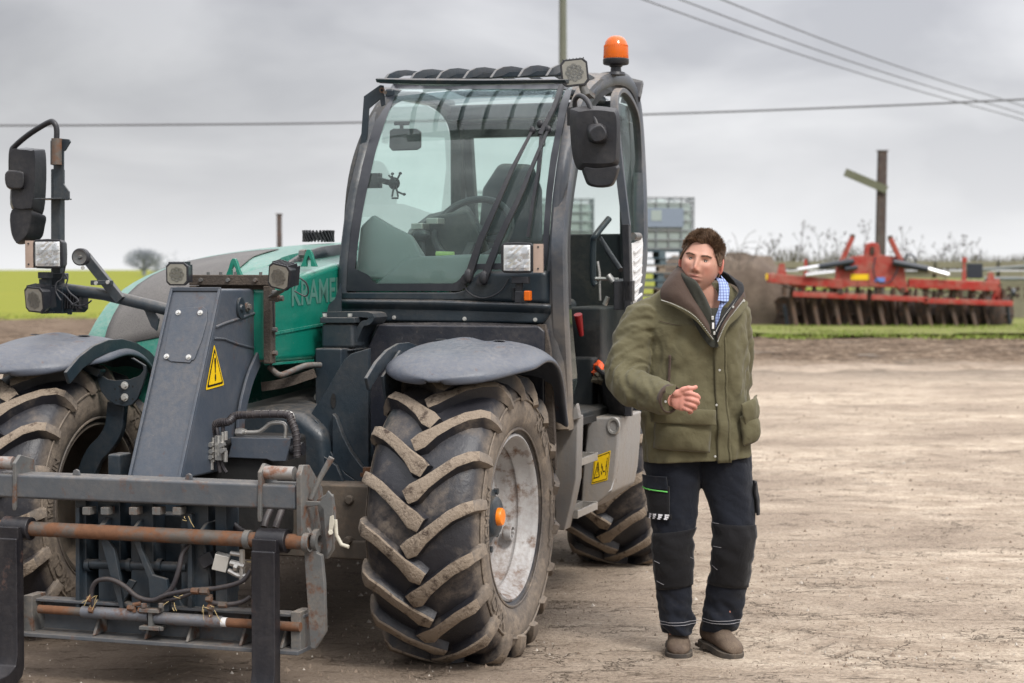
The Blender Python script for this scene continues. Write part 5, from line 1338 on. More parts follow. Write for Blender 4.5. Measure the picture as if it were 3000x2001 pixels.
ud.build('frame_rib', M['cabgrey'], FC, bevel=0.003)
ud = MB(); ud.cyl(Q(200,1294,-0.02), Q(430,1302,-0.02), 0.020, 16)
for x in (203, 298, 368): ud.lathe([(0.020,-0.01),(0.026,-0.01),(0.026,0.01),(0.020,0.01)], (-0.02, vx(x,-0.02), Q(x,1297,-0.02).z), (0,1,0), 16)
ud.build('cross_tube', M['cabgrey'], FC)
wt_ = MB()
for x in (205, 247, 312, 365, 412): wt_.box(Q(x, 1172, 0.03), (0.05, 0.035, 0.03))
wt_.build('weld_tab', M['frameworn'], FC, bevel=0.003)
# bottom beam: channel with ribs, flange
bb = MB(); zb0, zb1 = zt(1477, 0.05), zt(1400, 0.05)
vbl, vbr = Q(60,1440,0.0).y, Q(704,1440,0.0).y
bb.box((-0.05, (vbl+vbr)/2, (zb0+zb1)/2), (0.02, vbr-vbl, zb1-zb0)); bb.box((0.01, (vbl+vbr)/2, zb0-0.0), (0.14, vbr-vbl, 0.016)); bb.box((-0.01, (vbl+vbr)/2, zb1), (0.07, vbr-vbl, 0.012))
bb.build('bottom_beam', M['carr'], FC, bevel=0.003)
bb = MB()
for x in (227, 345, 440, 562, 655): bb.prism([Vector((a_, vx(x, 0.0), c_)) for a_, c_ in ((-0.04, zb1-0.01), (-0.02, zb1-0.01), (0.06, zb0+0.01), (-0.04, zb0+0.01))], (0, 0.012, 0))
for x in (78, 690): bb.box((0.0, vx(x,0.0), (zb0+zb1)/2 + 0.01), (0.10, 0.04, zb1-zb0+0.02))
bb.build('beam_rib', M['frameworn'], FC, bevel=0.003)
# positioning cylinders
cyl_ = MB(); zc = zt(1418, 0.05)
cyl_.cyl((0.05, Q(190,1418,0.05).y, zc), (0.05, Q(343,1418,0.05).y, zc), 0.0235, 20); cyl_.cyl((0.05, Q(357,1418,0.05).y, zc-0.005), (0.05, Q(510,1418,0.05).y, zc-0.005), 0.0235, 20)
cyl_.build('positioning_cylinder', surf('worn_cylinder', (0.12,0.13,0.15), 0.4, 0.3, DUST, rust=0.3, metal=0.4, scale=2), FC)
rd = MB(); rd.cyl((0.05, Q(90,1415,0.05).y, zc), (0.05, Q(190,1418,0.05).y, zc), 0.017, 16); rd.cyl((0.05, Q(510,1420,0.05).y, zc-0.005), (0.05, Q(690,1425,0.05).y, zc-0.005), 0.018, 16); rd.build('cylinder_rod', M['rust'], FC)
rd = MB(); rd.cyl((0.05, Q(508,1420,0.05).y, zc-0.005), (0.05, Q(522,1420,0.05).y, zc-0.005), 0.0185, 16); rd.build('rod_marking', M['white'], FC)
mc = MB(); mc.box(Q(350,1400,0.06), (0.06,0.085,0.014)); mc.box(Q(350,1440,0.06), (0.06,0.085,0.014)); mc.box(Q(350,1420,0.06), (0.04,0.018,0.06))
for x in (330, 370): mc.cyl(Q(x,1395,0.08), Q(x,1385,0.08), 0.012, 6); mc.cyl(Q(x,1448,0.07), Q(x,1440,0.07), 0.010, 6)
mc.build('cylinder_clamp', M['frameworn'], FC, bevel=0.002)
# hoses on the carriage
hc = MB()
hc.tube(catmull([Q(215,1395,0.06), Q(210,1360,0.06), Q(222,1335,0.06), Q(252,1330,0.06), Q(285,1345,0.06), (Q(315,1370,0.07)), Q(350,1378,0.07), Q(385,1365,0.07), Q(440,1355,0.06), Q(500,1350,0.06), Q(555,1335,0.05), Q(575,1310,0.03)], 6), 0.0095, 10)
hc.tube(catmull([Q(345,1380,0.06), Q(400,1375,0.06), Q(440,1362,0.06), Q(470,1360,0.06)], 5), 0.008, 8)
hc.tube(catmull([Q(480,1382,0.06), Q(520,1388,0.06), Q(556,1382,0.05), Q(575,1370,0.04)], 5), 0.0095, 10)
hc.tube(catmull([Q(500,1168,-0.12), Q(520,1190,-0.1), Q(545,1215,-0.08), Q(560,1225,-0.05)], 5), 0.016, 12)
hc.tube(catmull([Q(622,1168,-0.25), Q(612,1190,-0.22), Q(606,1210,-0.2)], 5), 0.014, 12); hc.tube(catmull([Q(648,1168,-0.25), Q(640,1190,-0.22), Q(632,1212,-0.2)], 5), 0.014, 12)
hc.tube(catmull([Q(445,1240,0.0), Q(420,1270,0.03), Q(410,1310,0.05), Q(395,1350,0.06), Q(372,1372,0.06)], 6), 0.010, 10)
hc.build('carriage_hose', M['hose'], FC)
fi = MB()
for (x, y, r_, dx) in ((448,1356,0.012,8),(470,1357,0.014,9),(480,1375,0.012,6),(512,1388,0.012,9),(483,1395,0.012,6),(302,1395,0.012,8),(325,1400,0.012,6),(205,1375,0.012,4),(210,1400,0.013,5),(350,1403,0.012,6)):
    fi.cyl(Q(x-dx, y, 0.07), Q(x+dx, y+1, 0.07), r_, 6)
fi.tube([Q(308,1405,0.07), Q(308,1388,0.07), Q(325,1385,0.07)], 0.009, 8); fi.tube([Q(483,1365,0.06), Q(483,1415,0.06)], 0.009, 8)
fi.build('hose_fitting', M['rust'], FC)
vb2 = MB(); vb2.box(Q(508,1290,0.02), (0.05,0.055,0.062), Matrix.Rotation(R(-15),3,'X') @ Matrix.Rotation(R(20),3,'Z')); vb2.build('valve_block', surf('aluminium_block', (0.5,0.49,0.46), 0.45, 0.3, DUST, metal=0.5), FC, bevel=0.002)
vb3 = MB()
for a_, b_, r_ in (((530,1292),(562,1300),0.013),((525,1310),(548,1322),0.010),((530,1270),(560,1275),0.009),((548,1322),(570,1322),0.010),((556,1262),(556,1340),0.011),((540,1300),(548,1303),0.019)):
    vb3.cyl(Q(*a_, 0.03), Q(*b_, 0.03), r_, 8)
vb3.build('valve_fitting', M['steel'], FC)
vb3 = MB(); vb3.box(Q(478,1285,0.0), (0.04,0.06,0.05), Matrix.Rotation(R(30),3,'X')); vb3.build('valve_coil', M['black'], FC, bevel=0.004)
# straw
stw = MB()
for k in range(26):
    x, y = random.choice(((398,1385),(590,1290),(420,1190),(210,1380),(480,1400)))
    a_ = Q(x + random.uniform(-14,14), y + random.uniform(-18,14), 0.085); d_ = Vector((random.uniform(-.01,.01), random.uniform(-.03,.03), random.uniform(-.05,.02)))
    stw.tube([a_, a_ + d_*0.5 + Vector((0.004,0,0)), a_ + d_], 0.0012, 4)
so_ = stw.build('straw', simple('straw', (0.5,0.38,0.18), 0.8), FC)
# forks
def fork(vc_):
    e = MB(); hw_ = 0.049; t_ = 0.045; uf_ = us_ + 0.029
    zt_ = zs + 0.055; z0_ = 0.012
    ring = []
    # L shape: shank then tine, in (forward, up)
    prof = [(uf_-0.002, zs-0.03), (uf_-0.002, 0.075), (uf_+0.012, 0.035), (uf_+0.05, z0_+0.002), (uf_+0.20, z0_-0.008), (uf_+1.15, z0_), (uf_+1.15, z0_+0.012), (uf_+0.20, z0_+0.042), (uf_+0.11, z0_+0.05), (uf_+0.062, 0.085), (uf_+0.05, 0.13), (uf_+0.05, zs-0.03)]
    e.prism([Vector((a_, vc_-hw_, c_)) for a_, c_ in prof], (0, 2*hw_, 0))
    o = e.build('fork', M['forkblack'], FC, bevel=0.006, seg=2)
    k = MB(); k.lathe([(0.030,-0.062),(0.046,-0.060),(0.046,0.060),(0.030,0.062)], (us_, vc_+0.008, zs), (0,1,0), 28)
    k.box((us_+0.045, vc_, zs-0.012), (0.045, 0.10, 0.05)); k.build('fork_eye', M['forkblack'], o, bevel=0.004)
    return o
fork(Q(605,1300,us_+0.07).y); fork(Q(16,1300,us_+0.07).y)
lu = MB()
for x in (175, 433): lu.prism([Vector((0.02, vx(x,0.02)+a_, z1+c_)) for a_, c_ in ((-0.016,0),(-0.012,0.018),(0,0.024),(0.012,0.018),(0.016,0))], (-0.012,0,0))
lu.build('beam_lug', M['carr'], FC, bevel=0.002)
nk = MB(); nk.box((0.66,-0.07,0.62), (0.3,0.30,0.30)); nk.box((0.72,-0.07,0.50), (0.30,0.5,0.35)); nk.box(P(275,1068,u=0.6), (0.1,0.06,0.10)); nk.build('quick_hitch', M['cabgrey'], TH, bevel=0.01)
# ================================================================= setting
def ground_mat():
    m, nt, b = new_mat('yard_dirt')
    tcx = N(nt, 'ShaderNodeTexCoord'); ob = tcx.outputs['Object']
    mpn = N(nt, 'ShaderNodeMapping'); mpn.inputs['Scale'].default_value = (0.7, 1.0, 1); mpn.inputs['Rotation'].default_value = (0,0,R(-8)); L(nt, ob, mpn.inputs[0])
    big = nzt(nt, mpn.outputs[0], 0.55, 5, 0.6, 0.5); mid = nzt(nt, mpn.outputs[0], 4.2, 8, 0.72, 0.3); fine = nzt(nt, ob, 55, 6, 0.7); gr = nzt(nt, ob, 240, 3, 0.6)
    base = mixc(nt, ramp(nt, mid, [(0.32,(0,0,0)),(0.64,(1,1,1))]), (0.31, 0.240, 0.176), (0.60, 0.502, 0.395))
    base = mixc(nt, ramp(nt, big, [(0.36, (0,0,0)), (0.58, (1,1,1))]), mixc(nt, fine, (0.20, 0.15, 0.11), (0.40, 0.325, 0.255)), base)
    base = mixc(nt, math_(nt, 'MULTIPLY', ramp(nt, fine, [(0.4, (1,1,1)), (0.55, (0,0,0))]), 0.5), base, (0.15, 0.115, 0.085))
    base = mixc(nt, math_(nt, 'MULTIPLY', ramp(nt, gr, [(0.60, (0,0,0)), (0.72, (1,1,1))]), 0.75), base, (0.55, 0.50, 0.44))
    # damp, trodden mud towards the machine's left front, by its own outline
    mud = nzt(nt, ob, 0.5, 3, 0.5)
    sp = N(nt, 'ShaderNodeSeparateXYZ'); L(nt, ob, sp.inputs[0])
    d1 = math_(nt, 'ADD', sp.outputs[0], math_(nt, 'MULTIPLY', mud, 1.2))
    mk = N(nt, 'ShaderNodeMapRange', i_1=-0.4, i_2=1.6, i_3=0.85, i_4=0.0); L(nt, d1, mk.inputs[0])
    far = N(nt, 'ShaderNodeMapRange', i_1=12, i_2=20, i_3=1.0, i_4=0.2); L(nt, sp.outputs[1], far.inputs[0])
    base = mixc(nt, math_(nt, 'MULTIPLY', mk.outputs[0], far.outputs[0]), base, mixc(nt, fine, (0.105, 0.078, 0.058), (0.20, 0.155, 0.12)))
    # churned band at the far side of the yard
    mk2 = N(nt, 'ShaderNodeMapRange', i_1=31, i_2=36, i_3=0.0, i_4=0.95); L(nt, math_(nt, 'ADD', sp.outputs[1], math_(nt, 'MULTIPLY', big, 8)), mk2.inputs[0])
    mm_ = nzt(nt, mpn.outputs[0], 3.0, 6, 0.7)
    base = mixc(nt, mk2.outputs[0], base, ramp(nt, mm_, [(0.38, (0.055,0.042,0.032)), (0.52, (0.125,0.10,0.078)), (0.70, (0.30,0.25,0.20))]))
    # drying cracks running across the yard
    mp2 = N(nt, 'ShaderNodeMapping'); mp2.inputs['Scale'].default_value = (0.22, 1.35, 1); mp2.inputs['Rotation'].default_value = (0,0,R(-4)); L(nt, ob, mp2.inputs[0])
    wob = N(nt, 'ShaderNodeVectorMath', operation='ADD'); nc = N(nt, 'ShaderNodeTexNoise', i_Scale=1.6, i_Detail=5.0, i_Roughness=0.7); L(nt, ob, nc.inputs['Vector'])
    scv = N(nt, 'ShaderNodeVectorMath', operation='SCALE'); scv.inputs[3].default_value = 1.3; L(nt, nc.outputs['Color'], scv.inputs[0])
    L(nt, mp2.outputs[0], wob.inputs[0]); L(nt, scv.outputs[0], wob.inputs[1])
    vo = N(nt, 'ShaderNodeTexVoronoi', feature='DISTANCE_TO_EDGE', i_Scale=1.5); L(nt, wob.outputs[0], vo.inputs['Vector'])
    cm = nzt(nt, ob, 2.2, 3, 0.5)
    crk = math_(nt, 'MULTIPLY', ramp(nt, vo.outputs['Distance'], [(0.0, (1,1,1)), (0.016, (0,0,0))]), ramp(nt, cm, [(0.46, (0,0,0)), (0.56, (1,1,1))]))
    base = mixc(nt, math_(nt, 'MULTIPLY', crk, 0.6), base, (0.10, 0.075, 0.055))
    tk = N(nt, 'ShaderNodeMapping'); tk.inputs['Rotation'].default_value = (0, 0, R(-14)); L(nt, ob, tk.inputs[0])
    ts = N(nt, 'ShaderNodeSeparateXYZ'); L(nt, tk.outputs[0], ts.inputs[0])
    def track(x0):
        dx_ = math_(nt, 'ABSOLUTE', math_(nt, 'SUBTRACT', ts.outputs[0], x0))
        band = ramp(nt, dx_, [(0.17, (1,1,1)), (0.24, (0,0,0))])
        saw = math_(nt, 'FRACT', math_(nt, 'MULTIPLY', math_(nt, 'ADD', ts.outputs[1], math_(nt, 'MULTIPLY', dx_, 0.9)), 5.5))
        return math_(nt, 'MULTIPLY', band, ramp(nt, saw, [(0.30, (0,0,0)), (0.40, (1,1,1)), (0.62, (1,1,1)), (0.72, (0,0,0))]))
    prints = math_(nt, 'MAXIMUM', track(3.35), track(0.55)); prints = math_(nt, 'MULTIPLY', prints, ramp(nt, nzt(nt, ob, 1.1, 4, 0.6), [(0.44, (0,0,0)), (0.58, (1,1,1))]))
    base = mixc(nt, math_(nt, 'MULTIPLY', prints, 0.35), base, (0.20, 0.15, 0.11))
    lines = None
    for sc_, st_, wd_, mlo in ((1.0, (0.5, 2.4, 1), 0.012, 0.50), (1.0, (1.6, 6.0, 1), 0.014, 0.56), (1.0, (2.6, 3.6, 1), 0.010, 0.56)):
        mq = N(nt, 'ShaderNodeMapping'); mq.inputs['Scale'].default_value = st_; mq.inputs['Rotation'].default_value = (0, 0, R(-3)); mq.inputs['Location'].default_value = (wd_*900, 3.1, 0); L(nt, ob, mq.inputs[0])
        q_ = nzt(nt, mq.outputs[0], sc_, 7, 0.62, 0.25)
        li = ramp(nt, math_(nt, 'ABSOLUTE', math_(nt, 'SUBTRACT', q_, 0.5)), [(0.0, (1,1,1)), (wd_*0.38, (0,0,0))])
        msk = ramp(nt, nzt(nt, mq.outputs[0], 1.9, 4, 0.6), [(mlo, (0,0,0)), (mlo+0.07, (1,1,1))])
        li = math_(nt, 'MULTIPLY', li, msk); lines = li if lines is None else math_(nt, 'MAXIMUM', lines, li)
    crumb = ramp(nt, nzt(nt, mpn.outputs[0], 34, 3, 0.7), [(0.66, (0,0,0)), (0.72, (1,1,1))])
    crumb = math_(nt, 'MULTIPLY', crumb, ramp(nt, mid, [(0.40, (1,1,1)), (0.55, (0,0,0))]))
    base = mixc(nt, math_(nt, 'MULTIPLY', math_(nt, 'MAXIMUM', lines, crumb), 0.75), base, (0.11, 0.08, 0.058))
    L(nt, base, b.inputs['Base Color']); b.inputs['Roughness'].default_value = 0.95; b.inputs['Specular IOR Level'].default_value = 0.08
    hgt = math_(nt, 'ADD', math_(nt, 'MULTIPLY', mid, 1.2), math_(nt, 'ADD', math_(nt, 'MULTIPLY', fine, 0.5), math_(nt, 'MULTIPLY', gr, 0.18)))
    hgt = math_(nt, 'SUBTRACT', hgt, math_(nt, 'ADD', math_(nt, 'MULTIPLY', math_(nt, 'MAXIMUM', crk, lines), 1.0), math_(nt, 'MULTIPLY', prints, 0.5)))
    bp = N(nt, 'ShaderNodeBump', i_Strength=0.9, i_Distance=0.03); L(nt, hgt, bp.inputs['Height']); L(nt, bp.outputs[0], b.inputs['Normal'])
    return m
def field_mat(name_, c1, c2, c3, sc_=0.3):
    m, nt, b = new_mat(name_)
    tcx = N(nt, 'ShaderNodeTexCoord'); ob = tcx.outputs['Object']
    n1 = nzt(nt, ob, sc_, 5, 0.6); n2 = nzt(nt, ob, sc_*12, 5, 0.7)
    c = mixc(nt, n1, c1, c2); c = mixc(nt, ramp(nt, n2, [(0.45, (0,0,0)), (0.65, (1,1,1))]), c, c3)
    L(nt, c, b.inputs['Base Color']); b.inputs['Roughness'].default_value = 0.95; b.inputs['Specular IOR Level'].default_value = 0.1
    bp = N(nt, 'ShaderNodeBump', i_Strength=0.6, i_Distance=0.1); L(nt, n2, bp.inputs['Height']); L(nt, bp.outputs[0], b.inputs['Normal'])
    return m
MG = ground_mat()
g = MB(); g.add([(-900,-60,-0.012),(900,-60,-0.012),(900,900,-0.012),(-900,900,-0.012)], [(0,1,2,3)])
tag(g.build('ground', field_mat('far_ground', (0.12,0.13,0.03), (0.17,0.17,0.05), (0.10,0.10,0.04), 0.05), smooth=False), kind='structure')
# yard: a gently uneven sheet
g = MB(); rows = []
ys = [-6 + 0.25*i for i in range(120)] + [24 + i for i in range(0, 26)]
for y in ys:
    rows.append([Vector((x, y, 0.010 + 0.008*noise.noise(Vector((x*0.8, y*1.6, 0))) + (0.03*noise.noise(Vector((x*0.7, y*1.1, 3))) if y > 24 else 0))) for x in [-26 + i*0.5 for i in range(0, 105)] + [30, 40, 60]])
g.grid(rows); tag(g.build('yard', MG, smooth=True, angle=180), kind='structure')
# churned muddy strip between the yard and the verge
def mud_mat():
    m, nt, b = new_mat('churned_mud')
    tcx = N(nt, 'ShaderNodeTexCoord'); ob = tcx.outputs['Object']; mpn = N(nt, 'ShaderNodeMapping'); mpn.inputs['Scale'].default_value = (0.6, 1.0, 1); L(nt, ob, mpn.inputs[0])
    n1 = nzt(nt, mpn.outputs[0], 1.3, 8, 0.72, 0.4); n2 = nzt(nt, ob, 9, 5, 0.7)
    c = ramp(nt, math_(nt, 'MULTIPLY', math_(nt, 'ADD', n1, n2), 0.5), [(0.42, (0.045,0.032,0.022)), (0.52, (0.14,0.10,0.07)), (0.60, (0.25,0.195,0.145)), (0.68, (0.42,0.35,0.28))])
    sp = N(nt, 'ShaderNodeSeparateXYZ'); L(nt, ob, sp.inputs[0]); yy = N(nt, 'ShaderNodeMapRange', i_1=29.6, i_2=33.5, i_3=0.95, i_4=0.0); L(nt, math_(nt, 'ADD', sp.outputs[1], math_(nt, 'MULTIPLY', math_(nt, 'SUBTRACT', n1, 0.5), 9)), yy.inputs[0])
    c = mixc(nt, yy.outputs[0], c, mixc(nt, n2, (0.26, 0.205, 0.155), (0.48, 0.40, 0.32)))
    L(nt, c, b.inputs['Base Color']); b.inputs['Roughness'].default_value = 0.95; b.inputs['Specular IOR Level'].default_value = 0.06
    bp = N(nt, 'ShaderNodeBump', i_Strength=1.0, i_Distance=0.12); L(nt, n1, bp.inputs['Height']); L(nt, bp.outputs[0], b.inputs['Normal']); return m
MM = mud_mat()
b = MB(); rows = []
for j in range(80):
    v_ = j/79; rows.append([])
    for i in range(260):
        x = -30 + 64*i/259; y0 = 29.6 + 0.9*noise.noise(Vector((x*0.35, 0, 7))) + 0.3*noise.noise(Vector((x*1.8, 0, 7))); y = y0 + (46.5 - y0)*v_
        e_ = smoothstep(0, 0.05, v_); rows[-1].append(Vector((x, y, -0.02 + 0.048*smoothstep(0, 0.06, v_) + e_*(0.005 + 0.06*noise.noise(Vector((x*1.1, y*1.7, 0))) + 0.05*noise.noise(Vector((x*3, y*4, 2)))))))
b.grid(rows); tag(b.build('mud_strip', MM, smooth=True, angle=180), kind='structure')
b = MB(); b.grid([[Vector((-40 + 43*i/60, 45.5 + 19*j/20, 0.035 + 0.05*noise.noise(Vector((i*0.7, j*1.3, 5))))) for i in range(61)] for j in range(21)]); tag(b.build('soil_strip', MM, smooth=True, angle=180), kind='structure')
# grass verge in front of the harrow, and the field on the left
def sheet(name_, pts, z, mat, nx=40, ny=12, amp=0.05, f=0.3):
    (x0, x1, y0, y1) = pts; b = MB(); rows = []
    for j in range(ny+1):
        y = y0 + (y1-y0)*j/ny
        rows.append([Vector((x0 + (x1-x0)*i/nx, y + (noise.noise(Vector((i*0.7, 0, 0)))*1.6 if j == 0 else 0), z + amp*noise.noise(Vector(((x0+(x1-x0)*i/nx)*f, y*f, 0))))) for i in range(nx+1)])
    b.grid(rows); return tag(b.build(name_, mat, smooth=True, angle=180), kind='structure')
gm_ = field_mat('verge_grass', (0.11,0.155,0.026), (0.18,0.19,0.05), (0.16,0.125,0.08), 0.6)
sheet('grass_verge', (3.5, 40, 44.5, 75), 0.13, gm_, nx=80, amp=0.06)
fm = field_mat('crop_field', (0.12,0.155,0.022), (0.215,0.205,0.026), (0.17,0.17,0.026), 0.12)
b = MB(); rows = []
for j in range(26):
    y = 62 + j*j*0.55
    rows.append([Vector((-160 + i*8, y, 0.03 + 0.0055*(y-62)*(1 if y < 210 else 1) - 0.0)) for i in range(24)])
b.grid(rows); tag(b.build('field', fm, smooth=True, angle=180), kind='structure')
# tufts of grass on the verge and field edge
gt = MB(); rg_ = random.Random(11)
for k in range(14000):
    if k < 11500: x = rg_.uniform(5, 21); y = 42.6 + 2.2*noise.noise(Vector((x*0.55, 5, 0))) + 13*rg_.random()**1.3
    else: x, y = rg_.uniform(-20, -5), 62 + 9*rg_.random()
    if noise.noise(Vector((x*0.5, y*0.5, 1))) < -0.12 and k < 11500: continue
    h_ = rg_.uniform(0.035, 0.10)*(0.5 + 1.1*abs(noise.noise(Vector((x*0.9, y*0.4, 2)))) + 0.4*rg_.random()); a_ = rg_.uniform(0, 6.28); dx, dy = math.cos(a_)*0.02, math.sin(a_)*0.02; lx, ly = rg_.uniform(-.06,.06), rg_.uniform(-.06,.06)
    zb_ = 0.09 if k < 11500 else 0.03
    gt.add([(x-dx*1.6, y-dy*1.6, zb_), (x+dx*1.6, y+dy*1.6, zb_), (x+lx, y+ly, zb_+h_)], [(0,1,2)])
tag(gt.build('grass', field_mat('grass_blades', (0.10,0.175,0.022), (0.18,0.235,0.045), (0.24,0.22,0.09), 0.7), smooth=False), 'short green grass on the verge in front of the red harrow', 'grass', kind='stuff')
# clods and pebbles on the yard
pb = MB(); rp = random.Random(5)
for k in range(9500):
    t_ = rp.random(); y = 5.6 + 24*t_**1.6; x = rp.uniform(-0.30, 0.31)*y
    if k % 3 == 0: x, y = rp.uniform(-2.4, 2.4), rp.uniform(6, 11)
    s_ = rp.uniform(0.002, 0.006) if rp.random() < 0.90 else rp.uniform(0.006, 0.013)
    s_ *= 1 + y*0.03
    a0 = rp.uniform(0, 6)
    vs = [(x + math.cos(a0 + q*1.26)*s_*rp.uniform(0.7,1.3), y + math.sin(a0 + q*1.26)*s_*rp.uniform(0.7,1.3), 0.006) for q in range(5)] + [(x + rp.uniform(-.3,.3)*s_, y + rp.uniform(-.3,.3)*s_, 0.012 + s_*rp.uniform(0.5,1.0))]
    pb.add(vs, [(q, (q+1) % 5, 5) for q in range(5)], rp.choice((0,0,0,0,1)))
tag(pb.build('gravel', [surf('dirt_clod', (0.16,0.12,0.09), 0.9, 0.6, (0.26,0.21,0.16), scale=4), surf('pale_pebble', (0.40,0.36,0.31), 0.8, 0.5, (0.3,0.25,0.2), scale=4)], smooth=False), 'small clods and pebbles scattered over the dirt yard', 'gravel', kind='stuff')
# ================================================================= background things
MW = {}
def weath(name_, col, **k): return surf(name_, col, k.pop('rough', 0.8), k.pop('dust', 0.4), (0.2,0.19,0.16), **k)
MW['post'] = weath('rusted_post_steel', (0.055,0.040,0.036), rust=0.25)
MW['board'] = weath('mossy_board', (0.10,0.105,0.065))
MW['wood'] = weath('green_grey_wood', (0.11,0.115,0.085))
MW['pallet'] = weath('pallet_wood', (0.20,0.155,0.11))
MW['palletblue'] = weath('blue_pallet_wood', (0.045,0.08,0.10))
MW['harrow'] = surf('red_paint', (0.29,0.019,0.013), 0.45, 0.6, DUST, top=0.35, rust=0.24)
MW['tine'] = surf('muddy_tine', (0.06,0.04,0.03), 0.8, 0.7, (0.14,0.09,0.06), rust=0.3)
MW['disc'] = surf('disc_steel', (0.03,0.02,0.016), 0.75, 0.5, (0.09,0.06,0.045), rust=0.35)
MW['wire'] = simple('power_wire', (0.10,0.10,0.105), 0.7)
MW['conc'] = surf('mossy_concrete', (0.16,0.15,0.105), 0.9, 0.8, (0.26,0.24,0.16), scale=0.6, bump=0.5)
MW['galv'] = surf('galvanised_tube', (0.16,0.18,0.19), 0.5, 0.2, DUST, metal=0.3)
MW['hdpe'] = simple('tank_plastic', (0.26,0.31,0.29), 0.5)
MW['plate'] = simple('tank_plate', (0.17,0.21,0.26), 0.5)
MW['earth'] = surf('spoil_earth', (0.075,0.055,0.042), 0.95, 0.8, (0.16,0.125,0.095), scale=0.5, bump=1.0)
MW['twig'] = simple('dry_stem', (0.075,0.065,0.055), 0.9)
MW['hazed_bark'] = simple('hazed_bark', (0.22,0.24,0.27), 0.95)  # pale blue-grey: distance haze put into the base colour
def top(name_, mb, mats, label, cat, group=None, **kw):
    return tag(mb.build(name_, mats, **kw), label, cat, group)
# utility pole behind the cab
b = MB(); p0 = W(1293, 0, Y=60); b.tube([(p0.x, 60, -0.1), (p0.x, 60, 6), (p0.x-0.02, 60, 13)], [0.16, 0.135, 0.11], 14)
top('utility_pole', b, MW['wood'], 'tall grey-green wooden pole rising behind the cab roof and out of the picture', 'pole')
# dark post left
b = MB(); p0 = W(641, 493, Y=40); b.box((p0.x, 40, p0.z/2), (0.10, 0.10, p0.z)); b.box((p0.x, 40, p0.z+0.01), (0.13, 0.13, 0.03)); b.box((p0.x+0.052, 40, 2.2), (0.01, 0.03, 0.5)) 
top('fence_post', b, MW['post'], 'thin dark upright post behind the green engine hood', 'post', bevel=0.006)
# steel post with leaning cross board
po = empty('crossarm_post', (W(2018, 600, Y=58).x, 58, 0)); tag(po, 'tall rusty steel post with a slanting mossy board near its top, behind the red harrow', 'post')
pt, pbm = W(2026, 347, Y=58), W(2018, 640, Y=58); ox = po.location
b = MB(); 
xa, xb = pbm.x - ox.x, pt.x - ox.x; hgt = pt.z
for dy in (-0.11, 0.11): b.prism([Vector((xa-0.15, dy-0.012, 0)), Vector((xa+0.15, dy-0.012, 0)), Vector((xb+0.13, dy-0.012, hgt)), Vector((xb-0.13, dy-0.012, hgt))], (0,0.024,0))
b.prism([Vector((xa-0.015, -0.098, 0)), Vector((xa+0.015, -0.098, 0)), Vector((xb+0.015, -0.098, hgt)), Vector((xb-0.015, -0.098, hgt))], (0,0.196,0))
b.build('steel_beam', MW['post'], po)
b = MB(); b.box((xb, 0, hgt+0.012), (0.34, 0.30, 0.025)); b.build('cap_plate', MW['post'], po)
b = MB(); a_, c_ = W(1940, 395, Y=57.8), W(2036, 436, Y=57.8)
b.bar(Vector((a_.x-ox.x, -0.2, a_.z)), Vector((c_.x-ox.x, -0.2, c_.z)), 0.05, 0.24, up=(0,0,1)) ; b.build('cross_board', MW['board'], po)
# power lines
def wire(pts, r_, label, group=None):
    b = MB(); b.tube(catmull(pts, 8), r_, 6); top('power_line', b, MW['wire'], label, 'power line', group)
wire([W(-700,287,Y=52), W(0,288,Y=52), W(415,286,Y=52), W(830,281,Y=52), W(1475,263,Y=52), W(2000,244,Y=52), W(2351,228,Y=52), W(3000,196,Y=52)], 0.027, 'thick sagging cable crossing the whole sky at cab mirror height')
for i, (xs, ye, off) in enumerate(((1480,276,0),(1565,262,0),(1660,244,0))):
    pts = []
    for t in (-0.35, 0, 0.25, 0.5, 0.75, 1.0, 1.3):
        x = xs + (2351-xs)*t; y = ye*(1 - (1-t)**1.0*1.0) if t < 0 else ye*(t + 0.045*math.sin(math.pi*min(t,1))*1.0)
        if t < 0: y = ye*t*1.1
        pts.append(W(x, y, Y=34 + 22*t))
    wire(pts, 0.014, ('lowest', 'middle', 'highest')[i] + ' of the three thin wires descending to the right edge', 'thin overhead wires')
